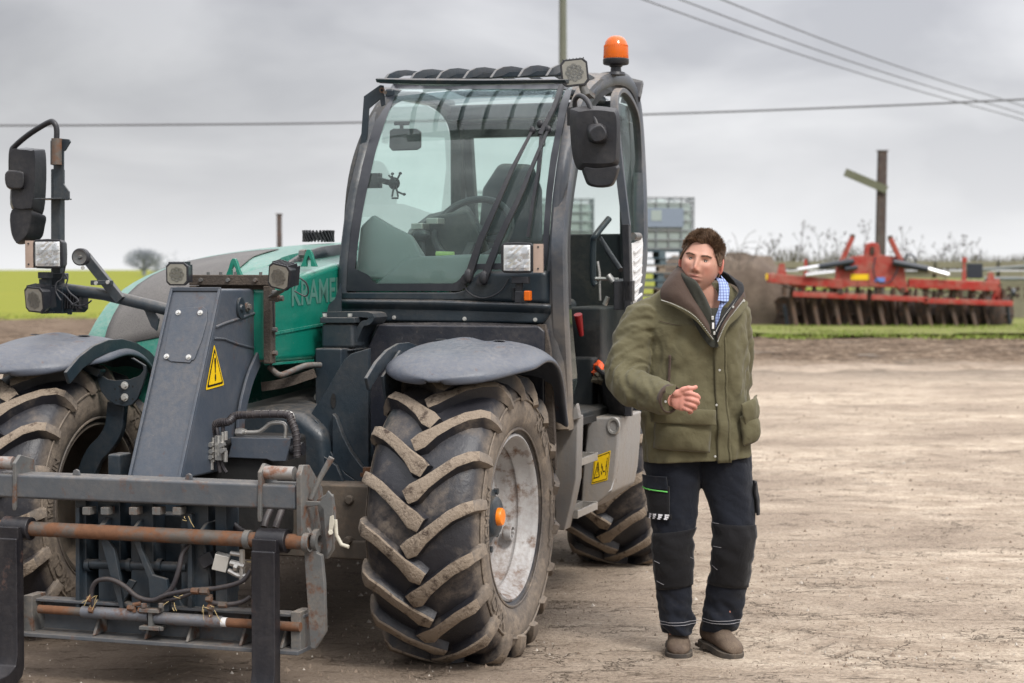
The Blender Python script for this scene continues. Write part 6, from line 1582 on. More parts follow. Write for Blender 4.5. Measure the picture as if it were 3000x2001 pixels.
# ---- pallets and tanks
def pallet(x, y, z, rz, mat, label, group):
    e = empty('pallet', (x, y, z), rz); tag(e, label, 'pallet', group)
    b = MB()
    for k in range(7): b.box((0, -0.55 + k*0.1833, 0.133), (1.2, 0.11, 0.02))
    b.build('deck', mat, e)
    b = MB()
    for k in (-1,0,1):
        for j in (-1,0,1): b.box((k*0.54, j*0.53, 0.072), (0.12, 0.10, 0.10))
    b.build('block', mat, e)
    b = MB()
    for j in (-1,0,1): b.box((0, j*0.53, 0.011), (1.2, 0.10, 0.02))
    b.build('bottom_board', mat, e)
    return e
def ibc(x, y, z, rz, label, plate=True):
    e = empty('ibc_tank', (x, y, z), rz); tag(e, label, 'tank', 'caged plastic tanks')
    b = MB(); rows = []
    def rr(h, k=1.0): return [Vector((sx*0.57*k + (-sx)*0.08*c1, sy*0.47*k + (-sy)*0.08*c2, h)) for sx, sy, c1, c2 in ((-1,-1,1,0),(1,-1,1,0),(1,-1,0,1),(1,1,0,1),(1,1,1,0),(-1,1,1,0),(-1,1,0,1),(-1,-1,0,1))]
    b.loft([rr(0.16,0.96), rr(0.22), rr(0.95), rr(1.04,0.96), rr(1.08,0.7)]); b.lathe([(0.0,1.12),(0.11,1.12),(0.11,1.07)], (0,0,0), (0,0,1), 20); b.build('bottle', MW['hdpe'], e, bevel=0.03)
    b = MB(); r_ = 0.014
    for zz in (0.17, 0.34, 0.52, 0.70, 0.88, 1.04, 1.14):
        b.tube([Vector((sx*0.60, sy*0.50, zz)) for sx, sy in ((-1,-1),(1,-1),(1,1),(-1,1),(-1,-1))], r_, 6)
    for k in range(6):
        xx = -0.60 + k*0.24
        for yy in (-0.5, 0.5): b.tube([(xx, yy, 0.15), (xx, yy, 1.15)], r_, 6)
    for k in range(5):
        yy = -0.5 + k*0.25
        for xx in (-0.6, 0.6): b.tube([(xx, yy, 0.15), (xx, yy, 1.15)], r_, 6)
    for xx in (-0.25, 0.25): b.tube([(xx,-0.5,1.15),(xx,0.5,1.15)], r_, 6)
    b.build('cage', MW['galv'], e)
    b = MB(); b.box((0,0,0.13), (1.2,1.0,0.03))
    for k in (-1,0,1): b.box((k*0.52,0,0.06), (0.12,1.0,0.11))
    b.build('base_pallet', MW['palletblue'], e)
    if plate:
        b = MB(); b.box((0.0, -0.522, 0.76), (0.80, 0.006, 0.36)); b.build('plate', MW['plate'], e)
        b = MB(); b.box((-0.12, -0.529, 0.80), (0.20, 0.006, 0.20)); b.build('placard', MW['hdpe'], e)
    return e
px = W(1513, 560, Y=36).x
rk = random.Random(2)
for k in range(13):
    pallet(px + rk.uniform(-.03,.03), 36 + rk.uniform(-.03,.03), 0.02 + 0.144*k, R(rk.uniform(-2,2)), MW['palletblue'] if k in (12,10,9,7,4) else MW['pallet'], 'weathered wooden pallet in the tall stack under the caged tank, %s' % ('topmost of the stack' if k == 12 else 'second from the top' if k == 11 else 'one of the middle or lower ones'), 'pallets stacked under the caged tank') if k >= 11 else pallet(px + rk.uniform(-.03,.03), 36 + rk.uniform(-.03,.03), 0.02 + 0.144*k, R(rk.uniform(-2,2)), MW['palletblue'] if k in (10,9,7,4) else MW['pallet'], 'weathered wooden pallet lower in the tall stack under the caged tank', 'pallets stacked under the caged tank')
ibc(px, 36, 0.02 + 0.144*13, R(3), 'caged white plastic tank with grey plate standing on a tall pallet stack behind the man')
px2 = W(1300, 560, Y=36.5).x
for k in range(13): pallet(px2, 36.6, 0.02 + 0.144*k, R(rk.uniform(-2,2)), MW['pallet'], 'weathered pallet in the stack seen through the cab, under the second caged tank', 'pallets stacked under the tank seen through the cab')
ibc(px2 - 0.1, 36.6, 0.02 + 0.144*13, R(2), 'caged plastic tank seen through the open cab door', False)
px3 = W(1130, 560, Y=40).x
for k in range(15): pallet(px3, 40, 0.02 + 0.144*k, R(rk.uniform(-2,2)), MW['pallet'], 'weathered pallet in the stack seen through the windscreen, under the farthest tank', 'pallets stacked under the tank seen through the windscreen')
ibc(px3, 40, 0.02 + 0.144*15, R(-2), 'caged plastic tank seen through the windscreen behind the driver seat', False)
# ---- spoil heap
def heap(name_, cx, cy, rx, ry, h_, mat, label, cat, seed=0, kind=None, rough=0.25):
    b = MB(); rows = []; n = 30
    for i in range(14):
        t = i/13
        row_ = []
        for j in range(n):
            a_ = j*2*math.pi/n; q = 1 - t
            k = 1 + rough*noise.noise(Vector((math.cos(a_)*2+seed, math.sin(a_)*2, t*3)))
            row_.append(Vector((cx + math.cos(a_)*rx*(1-t**1.8)*k, cy + math.sin(a_)*ry*(1-t**1.8)*k, -0.02 + h_*min(1, t*1.6)**0.8*(1 + 0.18*noise.noise(Vector((math.cos(a_)*3+seed, math.sin(a_)*3, t*5)))))))
        rows.append(row_)
    b.grid(rows, closed=True); o = b.build(name_, mat, smooth=True, angle=180)
    return tag(o, label, cat)
hp = W(1722, 690, Y=50)
heap('spoil_heap', hp.x-0.2, 54, 2.3, 1.6, 2.0, MW['earth'], 'rounded heap of brown earth and roots behind the man, left of the harrow', 'heap', 3)
# ---- low wall of stacked slabs behind the harrow
wy = 66
xl, xr = W(1700, 600, Y=wy).x, W(2420, 600, Y=wy).x
ztop = W(2000, 597, Y=wy).z
wl_ = empty('slab_wall', ((xl+xr)/2, wy, 0)); tag(wl_, 'long low wall of mossy stacked concrete slabs behind the red harrow', 'wall')
b = MB(); L_ = xr - xl
nl = 6; hh_ = ztop/nl
for k in range(nl):
    n_s = 5; xo = rk.uniform(-.4,.4)
    for q in range(n_s): b.box((-L_/2 + L_*(q+0.5)/n_s + xo*0.3, rk.uniform(-.12,.12), hh_*(k+0.5)), (L_/n_s - 0.12, 1.1, hh_ - 0.10))
b.build('slab', MW['conc'], wl_, bevel=0.01)
# hollow slabs at the right
hb = empty('hollow_slab_stack', (W(2318, 660, Y=60).x, 60, 0)); tag(hb, 'stack of hollow core concrete slabs with rows of round holes at the right edge', 'slab stack')
hz0 = W(2318, 672, Y=60).z
b = MB(); b.box((0,0.6,0.35), (2.6,1.0,0.66)); b.box((0,0.6,hz0+0.36), (2.7,1.0,0.10)); b.box((0,0.6,0.95), (2.6,0.9,0.5)); b.build('slab', MW['conc'], hb, bevel=0.01)
b = MB()
for k in range(9):
    for j in range(2): b.cyl((-1.1 + k*0.28, 0.13, 0.85 + j*0.22), (-1.1 + k*0.28, 0.149, 0.85 + j*0.22), 0.07, 14)
b.build('hole', MW['disc'], hb)
tp_ = MB(); a_, c_ = W(2215, 622, Y=59), W(2480, 602, Y=58)
tp_.tube([a_, c_], 0.05, 8); top('long_pipe', tp_, MW['galv'], 'upper grey pipe lying above the hollow slabs at the right edge', 'pipe', 'pipes on the slabs')
tp_ = MB(); a_, c_ = W(2260, 640, Y=59.4), W(2480, 640, Y=58.5); tp_.tube([a_, c_], 0.06, 8); top('long_pipe', tp_, MW['galv'], 'lower grey pipe lying flat on the hollow slabs at the right edge', 'pipe', 'pipes on the slabs')
# ---- dry weeds
wd = random.Random(8)
def weed(x, y, h_, label):
    b = MB(); base = Vector((x, y, 0.2)); lean = wd.uniform(-.25,.25)
    stem = [base, base + Vector((lean*0.3, 0, h_*0.5)), base + Vector((lean*h_, 0, h_))]
    b.tube(stem, [0.018, 0.014, 0.009], 5)
    for k in range(wd.randint(6, 11)):
        t = wd.uniform(0.55, 1.0); p = stem[1].lerp(stem[2], (t-0.5)*2); d_ = Vector((wd.uniform(-.35,.35), wd.uniform(-.1,.1), wd.uniform(0.15,.45)))
        b.tube([p, p + d_*0.6, p + d_], 0.006, 4)
        for q in range(4): b.blob(p + d_ + Vector((wd.uniform(-.06,.06), wd.uniform(-.04,.04), wd.uniform(-.04,.08))), wd.uniform(0.012,0.032), 5, 4)
    top('dry_weed', b, MW['twig'], label, 'weed', 'dry weeds above the slab wall')
for (dx, dy, kk, lb) in ((1741,548,0,'bent dry weed nearest the earth heap'),(1842,532,1,'tall dry weed with a dark seed head left of the harrow mast'),(1886,541,0,'slim dry weed between two taller ones left of the steel post'),(1928,548,0,'short dry weed with a small head just left of the red mast'),(1958,522,1,'darkest tall weed beside the left red mast arm'),(2078,518,1,'tall flat headed weed right of the steel post'),(1800,560,0,'low scrubby weed over the left end of the harrow'),(2095,560,0,'leaning weed stem right of the right red mast arm'),(2170,560,0,'faint dry weed above the right harrow wing'),(2248,570,0,'faint dry weed near the grey box at the right')):
    top_ = W(dx, dy, Y=68.5); weed(top_.x, 68.5 + wd.uniform(-.4,.4), top_.z - 0.2, lb)
for k in range(14):
    p = W(1700 + k*48 + wd.uniform(-12,12), wd.uniform(572,588), Y=69); weed(p.x, 69, p.z - 0.2, 'low dry weed stalk in the row above the slab wall')
b = MB(); rs_ = random.Random(21)
for k in range(1500):
    x = rs_.uniform(wl_.location.x - L_/2 - 1, wl_.location.x + L_/2 + 2); hh2 = (0.35 + 0.9*abs(noise.noise(Vector((x*0.45, 3, 0)))))*rs_.uniform(0.3, 1.0); p = Vector((x, 67.2 + rs_.uniform(-.6,.8), ztop - 0.35)); d_ = Vector((rs_.uniform(-.35,.35)*hh2, rs_.uniform(-.1,.1), hh2 + 0.2))
    b.tube([p, p + d_*0.6 + Vector((rs_.uniform(-.05,.05),0,0)), p + d_], [0.014, 0.010, 0.004], 3, caps=False)
tag(b.build('dead_grass', field_mat('dead_stalks', (0.10,0.085,0.06), (0.17,0.15,0.10), (0.13,0.13,0.07), 2), smooth=False), 'rough dead grass and stalks growing along the top of the slab wall', 'grass', kind='stuff')
# brambles/sticks near the heap
b = MB()
for k in range(12):
    a_ = W(1660 + wd.uniform(0,60), 620, Y=52); c_ = W(1690 + wd.uniform(-20,70), wd.uniform(525,600), Y=52)
    b.tube(catmull([a_, a_.lerp(c_, 0.6) + Vector((wd.uniform(-.2,.2),0,0.2)), c_], 4), 0.008, 4)
top('bramble', b, MW['twig'], 'bare bramble stems arching over the earth heap behind the man', 'bramble')
# ---- distant tree
def bare_tree(x, y, h_, w_, label):
    e = empty('bare_tree', (x, y, 0)); tag(e, label, 'tree')
    rt = random.Random(4); b = MB(); t = MB()
    z0 = 1.0; zc = z0 + h_*0.58; rx, rz = w_/2, h_*0.44
    b.tube([(0,0,z0-0.6), (0.05,0,z0+h_*0.2), (0.1,0,z0+h_*0.45)], [0.32,0.24,0.12], 8)
    for k in range(30):     # limbs
        a_ = rt.uniform(0, 6.28); el = rt.uniform(-0.25, 1.4); d_ = Vector((math.cos(a_)*math.cos(el)*rx, math.sin(a_)*math.cos(el)*rx, math.sin(el)*rz))*rt.uniform(0.7, 0.95)
        s0 = Vector((0.05, 0, z0 + h_*rt.uniform(0.15, 0.4))); t.tube(catmull([s0, s0.lerp(Vector((0,0,zc))+d_, 0.5) + Vector((0,0,-0.2)), Vector((0,0,zc))+d_], 3), [0.09]*2 + [0.06]*3 + [0.03]*2, 4)
    for k in range(2600):   # twigs
        a_ = rt.uniform(0, 6.28); c_ = rt.uniform(-0.75, 1); q = rt.random()**0.45*(0.85 + 0.25*noise.noise(Vector((math.cos(a_)*2, math.sin(a_)*2, c_*2)))); s_ = math.sqrt(1-c_*c_)
        n = Vector((math.cos(a_)*s_, math.sin(a_)*s_, c_)); p = Vector((n.x*rx*q, n.y*rx*q, zc + n.z*rz*q)); d_ = (n + Vector((rt.uniform(-.6,.6), rt.uniform(-.6,.6), rt.uniform(-.2,.7))))*rt.uniform(0.15, 0.4)
        t.tube([p, p + d_*0.5 + Vector((0,0,0.03)), p + d_], [0.022, 0.016, 0.008], 3, caps=False)
    b.build('trunk', MW['hazed_bark'], e); t.build('crown', MW['hazed_bark'], e)
    return e
ty = 250
tz = W(330, 572, Y=ty).z
bare_tree(W(330, 600, Y=ty).x, ty, tz - 0.9, 100*K/FPX*ty, 'lone bare round crowned tree on the horizon of the left field')
th_ = MB(); ra = random.Random(6)
hx = W(385, 610, Y=ty+10)
for k in range(500):
    p = Vector((hx.x + ra.gauss(0, 1.6), ty+10 + ra.gauss(0,1), ra.uniform(1.0, 2.4)*abs(ra.gauss(0.6,.3))+0.8)); d_ = Vector((ra.uniform(-.4,.4),0,ra.uniform(.1,.6))); th_.tube([p, p+d_], 0.03, 3)
top('bare_bush', th_, MW['hazed_bark'], 'faint low bush on the horizon just right of the bare tree', 'bush')
# ================================================================= red disc harrow
HY = 52.0
HX = W(2040, 650, Y=HY).x
HR = empty('disc_harrow', (HX, HY, 0)); tag(HR, 'wide red tine and disc harrow parked on the grass at the back of the yard', 'harrow')
def H(x, y, dy=0.0):
    p = W(x, y, Y=HY+dy); return Vector((p.x - HX, dy, p.z))
b = MB()
hb_ = lambda a_, c_, w_, h2, dy=0.0: b.bar(H(*a_, dy), H(*c_, dy), w_, h2)
b.bar(H(1762,638,-0.3), H(1930,652,-0.3), 0.22, 0.26); b.bar(H(2085,650,-0.3), H(2290,658,-0.3), 0.22, 0.26); b.build('wing_beam', MW['harrow'], HR, bevel=0.02)
b = MB(); b.bar(H(1770,632,-0.2), H(1850,662,-0.2), 0.14, 0.16); b.bar(H(1820,675,-0.3), H(1990,682,-0.3), 0.14, 0.15); b.bar(H(2000,682,-0.3), H(2130,688,-0.3), 0.14, 0.15); b.bar(H(2120,690,-0.3), H(2325,697,-0.3), 0.14, 0.15); b.build('roller_beam', MW['harrow'], HR, bevel=0.02)
b = MB()
pl = [(1925,600),(1945,600),(1955,590),(1985,585),(1988,560),(2004,556),(2018,560),(2022,585),(2062,590),(2075,606),(2082,650),(2086,670),(2070,672),(2060,660),(1945,658),(1925,668),(1918,660),(1921,620)]
b.prism([H(x, y, -0.35) for x, y in pl], (0,0.25,0)); b.build('headstock', MW['harrow'], HR, bevel=0.02)
b = MB()
b.bar(H(1926,612,-0.4), H(1957,545,-0.4), 0.17, 0.13); b.bar(H(2074,612,-0.4), H(2044,548,-0.4), 0.17, 0.13)
b.build('mast_arm', MW['harrow'], HR, bevel=0.015)
b = MB(); b.box(H(1957,543,-0.4), (0.12,0.12,0.12)); b.box(H(2044,546,-0.4), (0.12,0.12,0.12)); b.build('arm_tip', MW['tine'], HR)
b = MB()
for x, y0, y1, w_ in ((1850,650,595,0.16),(1795,645,605,0.35),(2214,650,598,0.13),(2275,660,625,0.3),(2290,690,640,0.3),(1990,610,565,0.12),(2150,655,640,0.25)):
    b.prism([H(x, y0, -0.15) + Vector((-w_/2,0,0)), H(x, y0, -0.15) + Vector((w_/2,0,0)), H(x, y1, -0.15) + Vector((w_/5,0,0)), H(x, y1, -0.15) + Vector((-w_/5,0,0))], (0,0.08,0))
b.box(H(2214,597,-0.12), (0.12,0.1,0.14))
b.build('beam_bracket', MW['harrow'], HR, bevel=0.01)
cyl_m = simple('ram_black', (0.02,0.025,0.035), 0.4); rod_m = simple('ram_rod', (0.6,0.6,0.62), 0.25, metal=0.6)
b = MB()
b.cyl(H(1880,612,-0.5), H(1960,600,-0.5), 0.085, 12); b.cyl(H(2050,602,-0.5), H(2130,618,-0.5), 0.10, 12); b.cyl(H(2075,605,-0.5), H(2150,625,-0.5), 0.05, 8); b.cyl(H(1940,618,-0.5), H(1968,614,-0.5), 0.07, 12)
b.build('hydraulic_ram', cyl_m, HR)
b = MB(); b.cyl(H(1832,620,-0.5), H(1880,612,-0.5), 0.06, 10); b.cyl(H(1850,632,-0.5), H(1915,625,-0.5), 0.06, 10); b.cyl(H(2130,618,-0.5), H(2178,632,-0.5), 0.07, 10); b.build('ram_rod', rod_m, HR)
b = MB()
for x in (1822,1872,1921,1972,2022,2082,2130,2188,2232):
    p = H(x, 662, -0.1); z0 = H(x, 745, -0.1).z - 0.05
    b.tube([p + Vector((-0.03,0,0.05)), p + Vector((-0.06,0.0,-0.25)), Vector((p.x+0.0, -0.12, 0.5)), Vector((p.x+0.06, -0.4, 0.02))], [0.06,0.07,0.065,0.05], 6)
for x in (1846,1897,1947,1998,2052,2106,2160,2210,2262):
    p = H(x, 662, 0.3); b.tube([p + Vector((-0.03,0,0.0)), p + Vector((-0.06,0.0,-0.25)), Vector((p.x+0.0, 0.28, 0.5)), Vector((p.x+0.06, 0.0, 0.02))], [0.05,0.06,0.055,0.045], 6)
b.build('tine', MW['tine'], HR)
b = MB(); b.box(H(1938,612,-0.38), (0.30,0.05,0.16)); b.box(H(1930,668,-0.38), (0.14,0.05,0.16)); b.box(H(2072,668,-0.38), (0.14,0.05,0.16)); b.box(H(2003,575,-0.38), (0.10,0.05,0.22)); b.build('recess', MW['disc'], HR)
b = MB()
for k in range(15): x_ = 1800 + k*36; p = H(x_, 668 + (k % 3)*3, -0.2); b.box(p, (0.09, 0.22, 0.24)); b.box(p + Vector((0.25,0.1,-0.2)), (0.06,0.1,0.18))
b.build('tine_clamp', MW['tine'], HR)
b = MB()
for x0_, x1_ in ((1790,1920),(2090,2210),(2210,2300),(1930,2080)): b.tube(catmull([H(x0_,650,-0.25), H((x0_+x1_)/2,640 + 18*(x0_ % 3),-0.3), H(x1_,652,-0.25)], 6), 0.022, 6)
b.build('harrow_hose', MW['disc'], HR)
b = MB()
for k in range(26):
    x = 1800 + k*20.5; p = H(x, 720, 0.55); s_ = 1 if k < 12 else -1
    c0 = Vector((p.x, 0.45 + 0.25*(k % 2), 0.46)); ax_ = Vector((1, 1.05*s_, 0)).normalized()
    b.lathe([(0.0,0.08),(0.18,0.07),(0.36,0.03),(0.47,-0.02),(0.465,-0.03),(0.35,0.015),(0.0,0.06)], c0, ax_, 22)
b.cyl((H(1790,720,0.55).x,0.55,0.40), (H(2325,720,0.55).x,0.55,0.40), 0.05, 8)
b.build('disc', MW['disc'], HR)
b = MB()
for k in range(9):
    x = 1830 + k*58; p = H(x, 690, 0.2); b.bar(p, Vector((p.x+0.05, 0.5, 0.5)), 0.06, 0.04)
b.build('disc_arm', MW['tine'], HR)
b = MB()
for x in (1800, 2312): 
    p = H(x, 700, -0.1); b.tube([p, Vector((p.x+0.1,-0.05,0.15))], 0.05, 6)
b.cyl(H(2322,672,-0.2), H(2350,672,-0.2) - Vector((0.25,0,0)), 0.13, 12)
b.build('end_guard', cyl_m, HR)
b = MB(); b.box(H(2237,622,0.2), (0.42,0.2,0.42)); b.build('toolbox', cyl_m, HR, bevel=0.01)
b = MB()
for x, y, w_ in ((1769,635,0.26),(1974,636,0.5),(2250,655,0.26)): b.box(H(x, y, -0.36) + Vector((0,-0.01 if x != 1974 else 0.0,0)), (w_,0.012,0.16))
b.build('yellow_decal', M['yellow'], HR)
b = MB(); b.box(H(2020,642,-0.37), (0.28,0.012,0.12)); b.build('blue_decal', simple('blue_decal', (0.12,0.2,0.5), 0.4), HR)
b = MB(); b.tube(catmull([H(2010,590,-0.5), H(2005,625,-0.55), H(2020,650,-0.5), H(2045,645,-0.5), H(2060,620,-0.5), H(2058,600,-0.5)], 6), 0.022, 6); b.tube(catmull([H(2075,600,-0.2), H(2083,586,-0.2), H(2098,588,-0.2), H(2102,604,-0.2)], 6), 0.025, 6); b.build('harrow_hose', cyl_m, HR)
# ================================================================= the man
PL = Vector((W(1605, 1500, Y=7.8).x, 7.8, 0))
MAN = empty('person', PL); tag(MAN, 'man in olive field jacket and navy work trousers walking beside the cab', 'person')
YM = 7.80
def B(x, y, d=0.0): return W(x, y, Y=YM + d) - PL
def skin_mat():
    m, nt, b = new_mat('skin')
    at = N(nt, 'ShaderNodeVertexColor', layer_name='tone')
    tcx = N(nt, 'ShaderNodeTexCoord'); n1 = nzt(nt, tcx.outputs['Object'], 60, 4, 0.6); n2 = nzt(nt, tcx.outputs['Object'], 400, 3, 0.6)
    c = mixc(nt, math_(nt, 'MULTIPLY', n1, 0.35), at.outputs[0], (0.48, 0.20, 0.15))
    L(nt, c, b.inputs['Base Color']); b.inputs['Roughness'].default_value = 0.58; b.inputs['Specular IOR Level'].default_value = 0.35; b.inputs['Subsurface Weight'].default_value = 0.12
    b.inputs['Subsurface Radius'].default_value = (0.012, 0.005, 0.003); b.inputs['Subsurface Scale'].default_value = 0.5
    bp = N(nt, 'ShaderNodeBump', i_Strength=0.12, i_Distance=0.002); L(nt, n2, bp.inputs['Height']); L(nt, bp.outputs[0], b.inputs['Normal'])
    return m
def cloth(name_, c1, c2, sc_=9, weave=420, rough=0.9, bump=0.5, wear=None):
    m, nt, b = new_mat(name_)
    tcx = N(nt, 'ShaderNodeTexCoord'); ob = tcx.outputs['Object']
    n1 = nzt(nt, ob, sc_, 5, 0.6, 0.3); n2 = nzt(nt, ob, weave, 2, 0.5); n3 = nzt(nt, ob, 26, 4, 0.6, 1.2)
    c = mixc(nt, n1, c1, c2); c = mixc(nt, math_(nt, 'MULTIPLY', n2, 0.25), c, tuple(k*1.6 for k in c2))
    if wear: c = mixc(nt, ramp(nt, nzt(nt, ob, 14, 6, 0.7), [(0.56, (0,0,0)), (0.78, (0.6,)*3)]), c, wear)
    L(nt, c, b.inputs['Base Color']); b.inputs['Roughness'].default_value = rough; b.inputs['Specular IOR Level'].default_value = 0.25
    b.inputs['Sheen Weight'].default_value = 0.08
    bp = N(nt, 'ShaderNodeBump', i_Strength=bump, i_Distance=0.006); rd_ = math_(nt, 'ABSOLUTE', math_(nt, 'SUBTRACT', nzt(nt, ob, 7.5, 3, 0.5, 0.5), 0.5)); rd2 = math_(nt, 'ABSOLUTE', math_(nt, 'SUBTRACT', nzt(nt, ob, 17, 3, 0.5, 0.4), 0.5)); bp.inputs['Distance'].default_value = 0.008; L(nt, math_(nt, 'ADD', math_(nt, 'ADD', math_(nt, 'MULTIPLY', rd_, 3.0), math_(nt, 'MULTIPLY', rd2, 0.8)), math_(nt, 'ADD', math_(nt, 'MULTIPLY', n3, 0.5), math_(nt, 'MULTIPLY', n2, 0.08))), bp.inputs['Height']); L(nt, bp.outputs[0], b.inputs['Normal'])
    return m
MS = skin_mat()
MJ = cloth('olive_jacket_cloth', (0.072, 0.064, 0.034), (0.100, 0.089, 0.050))
MBR = cloth('brown_collar_lining', (0.045, 0.028, 0.022), (0.062, 0.042, 0.032))
MV = cloth('dark_olive_vest_cloth', (0.022, 0.023, 0.018), (0.034, 0.034, 0.027))
MBK = cloth('black_fleece', (0.008, 0.008, 0.009), (0.014, 0.014, 0.015), weave=700)
MT = cloth('navy_work_trouser_cloth', (0.0028, 0.0035, 0.0065), (0.006, 0.008, 0.014), 6, wear=(0.03, 0.028, 0.03))
MTK = cloth('black_knee_panel_cloth', (0.003, 0.0028, 0.0035), (0.006, 0.0056, 0.0068), 8, wear=(0.016, 0.014, 0.013))
MLE = surf('brown_leather', (0.075, 0.052, 0.038), 0.6, 0.75, (0.19, 0.145, 0.105), top=0.35, scale=5, bump=0.35, spec=0.3)
MSO = surf('boot_sole_rubber', (0.035, 0.03, 0.026), 0.8, 0.8, (0.15, 0.12, 0.09), scale=5)
MH = simple('brown_hair', (0.085, 0.048, 0.028), 0.6); MH2 = simple('light_brown_hair', (0.19, 0.118, 0.070), 0.55); MEB = simple('eyebrow_hair', (0.12, 0.068, 0.043), 0.7)
ME = simple('eye_white', (0.40, 0.36, 0.33), 0.4); MI = simple('iris', (0.055, 0.035, 0.022), 0.15)
# ---- head frame
HC = B(1610, 604, 0.0)
HM = Matrix.Rotation(R(10.5), 3, 'Y') @ Matrix.Rotation(R(180-17), 3, 'Z') @ Matrix.Rotation(R(0), 3, 'X')
# head local: x = its left, y = forward, z = up ; HM turns forward to face the camera and to the picture's left
def HP(x, y, z): return HC + HM @ Vector((-x*0 + x, y, z))
def G(x, a, s): return math.exp(-((x-a)/s)**2)
def head_pt(n):
    x, y, z = 0.0775*n.x, 0.097*n.y, (0.118 if n.z > 0 else 0.122)*n.z
    # square the section a little
    k = 1 + 0.05*(1 - abs(n.z))*(2*abs(n.x*n.y))*1.6; x *= k; y *= k
    lo = smoothstep(0.0, -0.115, z)
    x *= 1 - 0.22*lo**1.7
    if y < 0: y *= 1 - 0.40*smoothstep(0.0, -0.10, z)
    if y > 0: y *= 1 - 0.02*smoothstep(0.02, 0.1, z)
    if y > 0.02:
        f = smoothstep(0.02, 0.06, y)
        ax_ = abs(x); dy_ = 0
        y = y - 0.14*max(0, y-0.078) 
        dy_ += 0.011*G(x,0,.010)*G(z,.006,.020) + 0.022*G(x,0,.0105)*G(z,-.026,.014) + 0.010*G(x,0,.009)*G(z,-.010,.014) + 0.010*G(ax_,.0125,.0065)*G(z,-.031,.008)
        dy_ -= 0.006*G(x,0,.016)*G(z,-.043,.005)
        dy_ += -0.013*G(ax_,.031,.015)*G(z,.010,.011) - 0.004*G(ax_,.016,.006)*G(z,.010,.012)
        dy_ += 0.0065*G(ax_,.026,.022)*G(z,.031,.008) + 0.006*G(ax_,.047,.017)*G(z,-.012,.015)
        dy_ += 0.006*G(x,0,.021)*G(z,-.0525,.0045) + 0.0075*G(x,0,.018)*G(z,-.0655,.0055) - 0.0055*G(x,0,.026)*G(z,-.0585,.0020)
        dy_ -= 0.005*G(x,0,.022)*G(z,-.077,.005); dy_ += 0.011*G(x,0,.022)*G(z,-.098,.014)
        dy_ -= 0.003*G(ax_,.028,.006)*G(z,-.045,.012)
        y += dy_*f
    if z < 0: z *= 1.10
    return Vector((x, y, z))
bd = MB(); rows = []
for i in range(121):
    a_ = math.pi*i/120; rows.append([HP(*head_pt(Vector((math.sin(a_)*math.cos(t), math.sin(a_)*math.sin(t), math.cos(a_))))) for t in [2*math.pi*j/150 for j in range(150)]])
bd.grid(rows, closed=True)
def ell(c, r, rot=None, n=20, m=14):
    rows = []
    for i in range(m+1):
        a_ = math.pi*(i+0.02)/(m+0.04); rows.append([Vector(c) + (rot or Matrix.Identity(3)) @ Vector((r[0]*math.sin(a_)*math.cos(2*math.pi*j/n), r[1]*math.sin(a_)*math.sin(2*math.pi*j/n), r[2]*math.cos(a_))) for j in range(n)])
    bd.loft(rows)
for s_ in (-1, 1):
    er = HM @ Matrix.Rotation(R(-24*s_), 3, 'Z') @ Matrix.Rotation(R(10), 3, 'X')
    ec = HP(s_*0.083, -0.012, -0.002)
    ell(ec, (0.0045, 0.015, 0.028), er)
    pts = [ec + er @ Vector((s_*0.004, 0.010*math.cos(t)*1.6 - 0.001, 0.030*math.sin(t) + (0.002 if t > 0 else 0))) for t in [R(a_) for a_ in range(-80, 281, 20)]]
    bd.tube(pts[1:16], 0.0042, 8); ell(ec + er @ Vector((0, 0.003, -0.026)), (0.005, 0.007, 0.009), er)
# neck and hidden trunk, limbs
def tb(pts, r_, n=18): bd.tube(catmull(pts, 5), [r_[0] + (r_[-1]-r_[0])*i/(5*(len(pts)-1)) if len(r_) == 2 else interp([(k, q) for k, q in enumerate(r_)], i/5) for i in range(5*(len(pts)-1)+1)], n)
tb([HP(0, -0.02, -0.03), HP(0,-0.025,-0.10), B(1618, 690, 0.05), B(1612, 730, 0.06)], [0.055, 0.057, 0.062, 0.085])
tb([B(1612, 715, 0.06), B(1605, 760, 0.06), B(1602, 860, 0.06), B(1605, 960, 0.06), B(1606, 1040, 0.07)], [0.08, 0.12, 0.12, 0.10, 0.08])
tb([B(1560, 715, 0.06), B(1480, 735, 0.05), B(1440, 860, 0.0), B(1500, 905, -0.14), B(1545, 918, -0.25)], [0.05, 0.045, 0.038, 0.036, 0.027])
tb([B(1640, 715, 0.06), B(1685, 740, 0.08), B(1700, 840, 0.14), B(1690, 930, 0.20), B(1680, 950, 0.20)], [0.05, 0.045, 0.038, 0.03, 0.026])
for xs in ((1560,1548,1545,1550,1556), (1650,1668,1680,1672,1652)):
    tb([B(xs[0], 1070, 0.06), B(xs[1], 1180, 0.05), B(xs[2], 1260, 0.03), B(xs[3], 1380, 0.05), B(xs[4], 1465, 0.06)], [0.07, 0.06, 0.045, 0.04, 0.035])
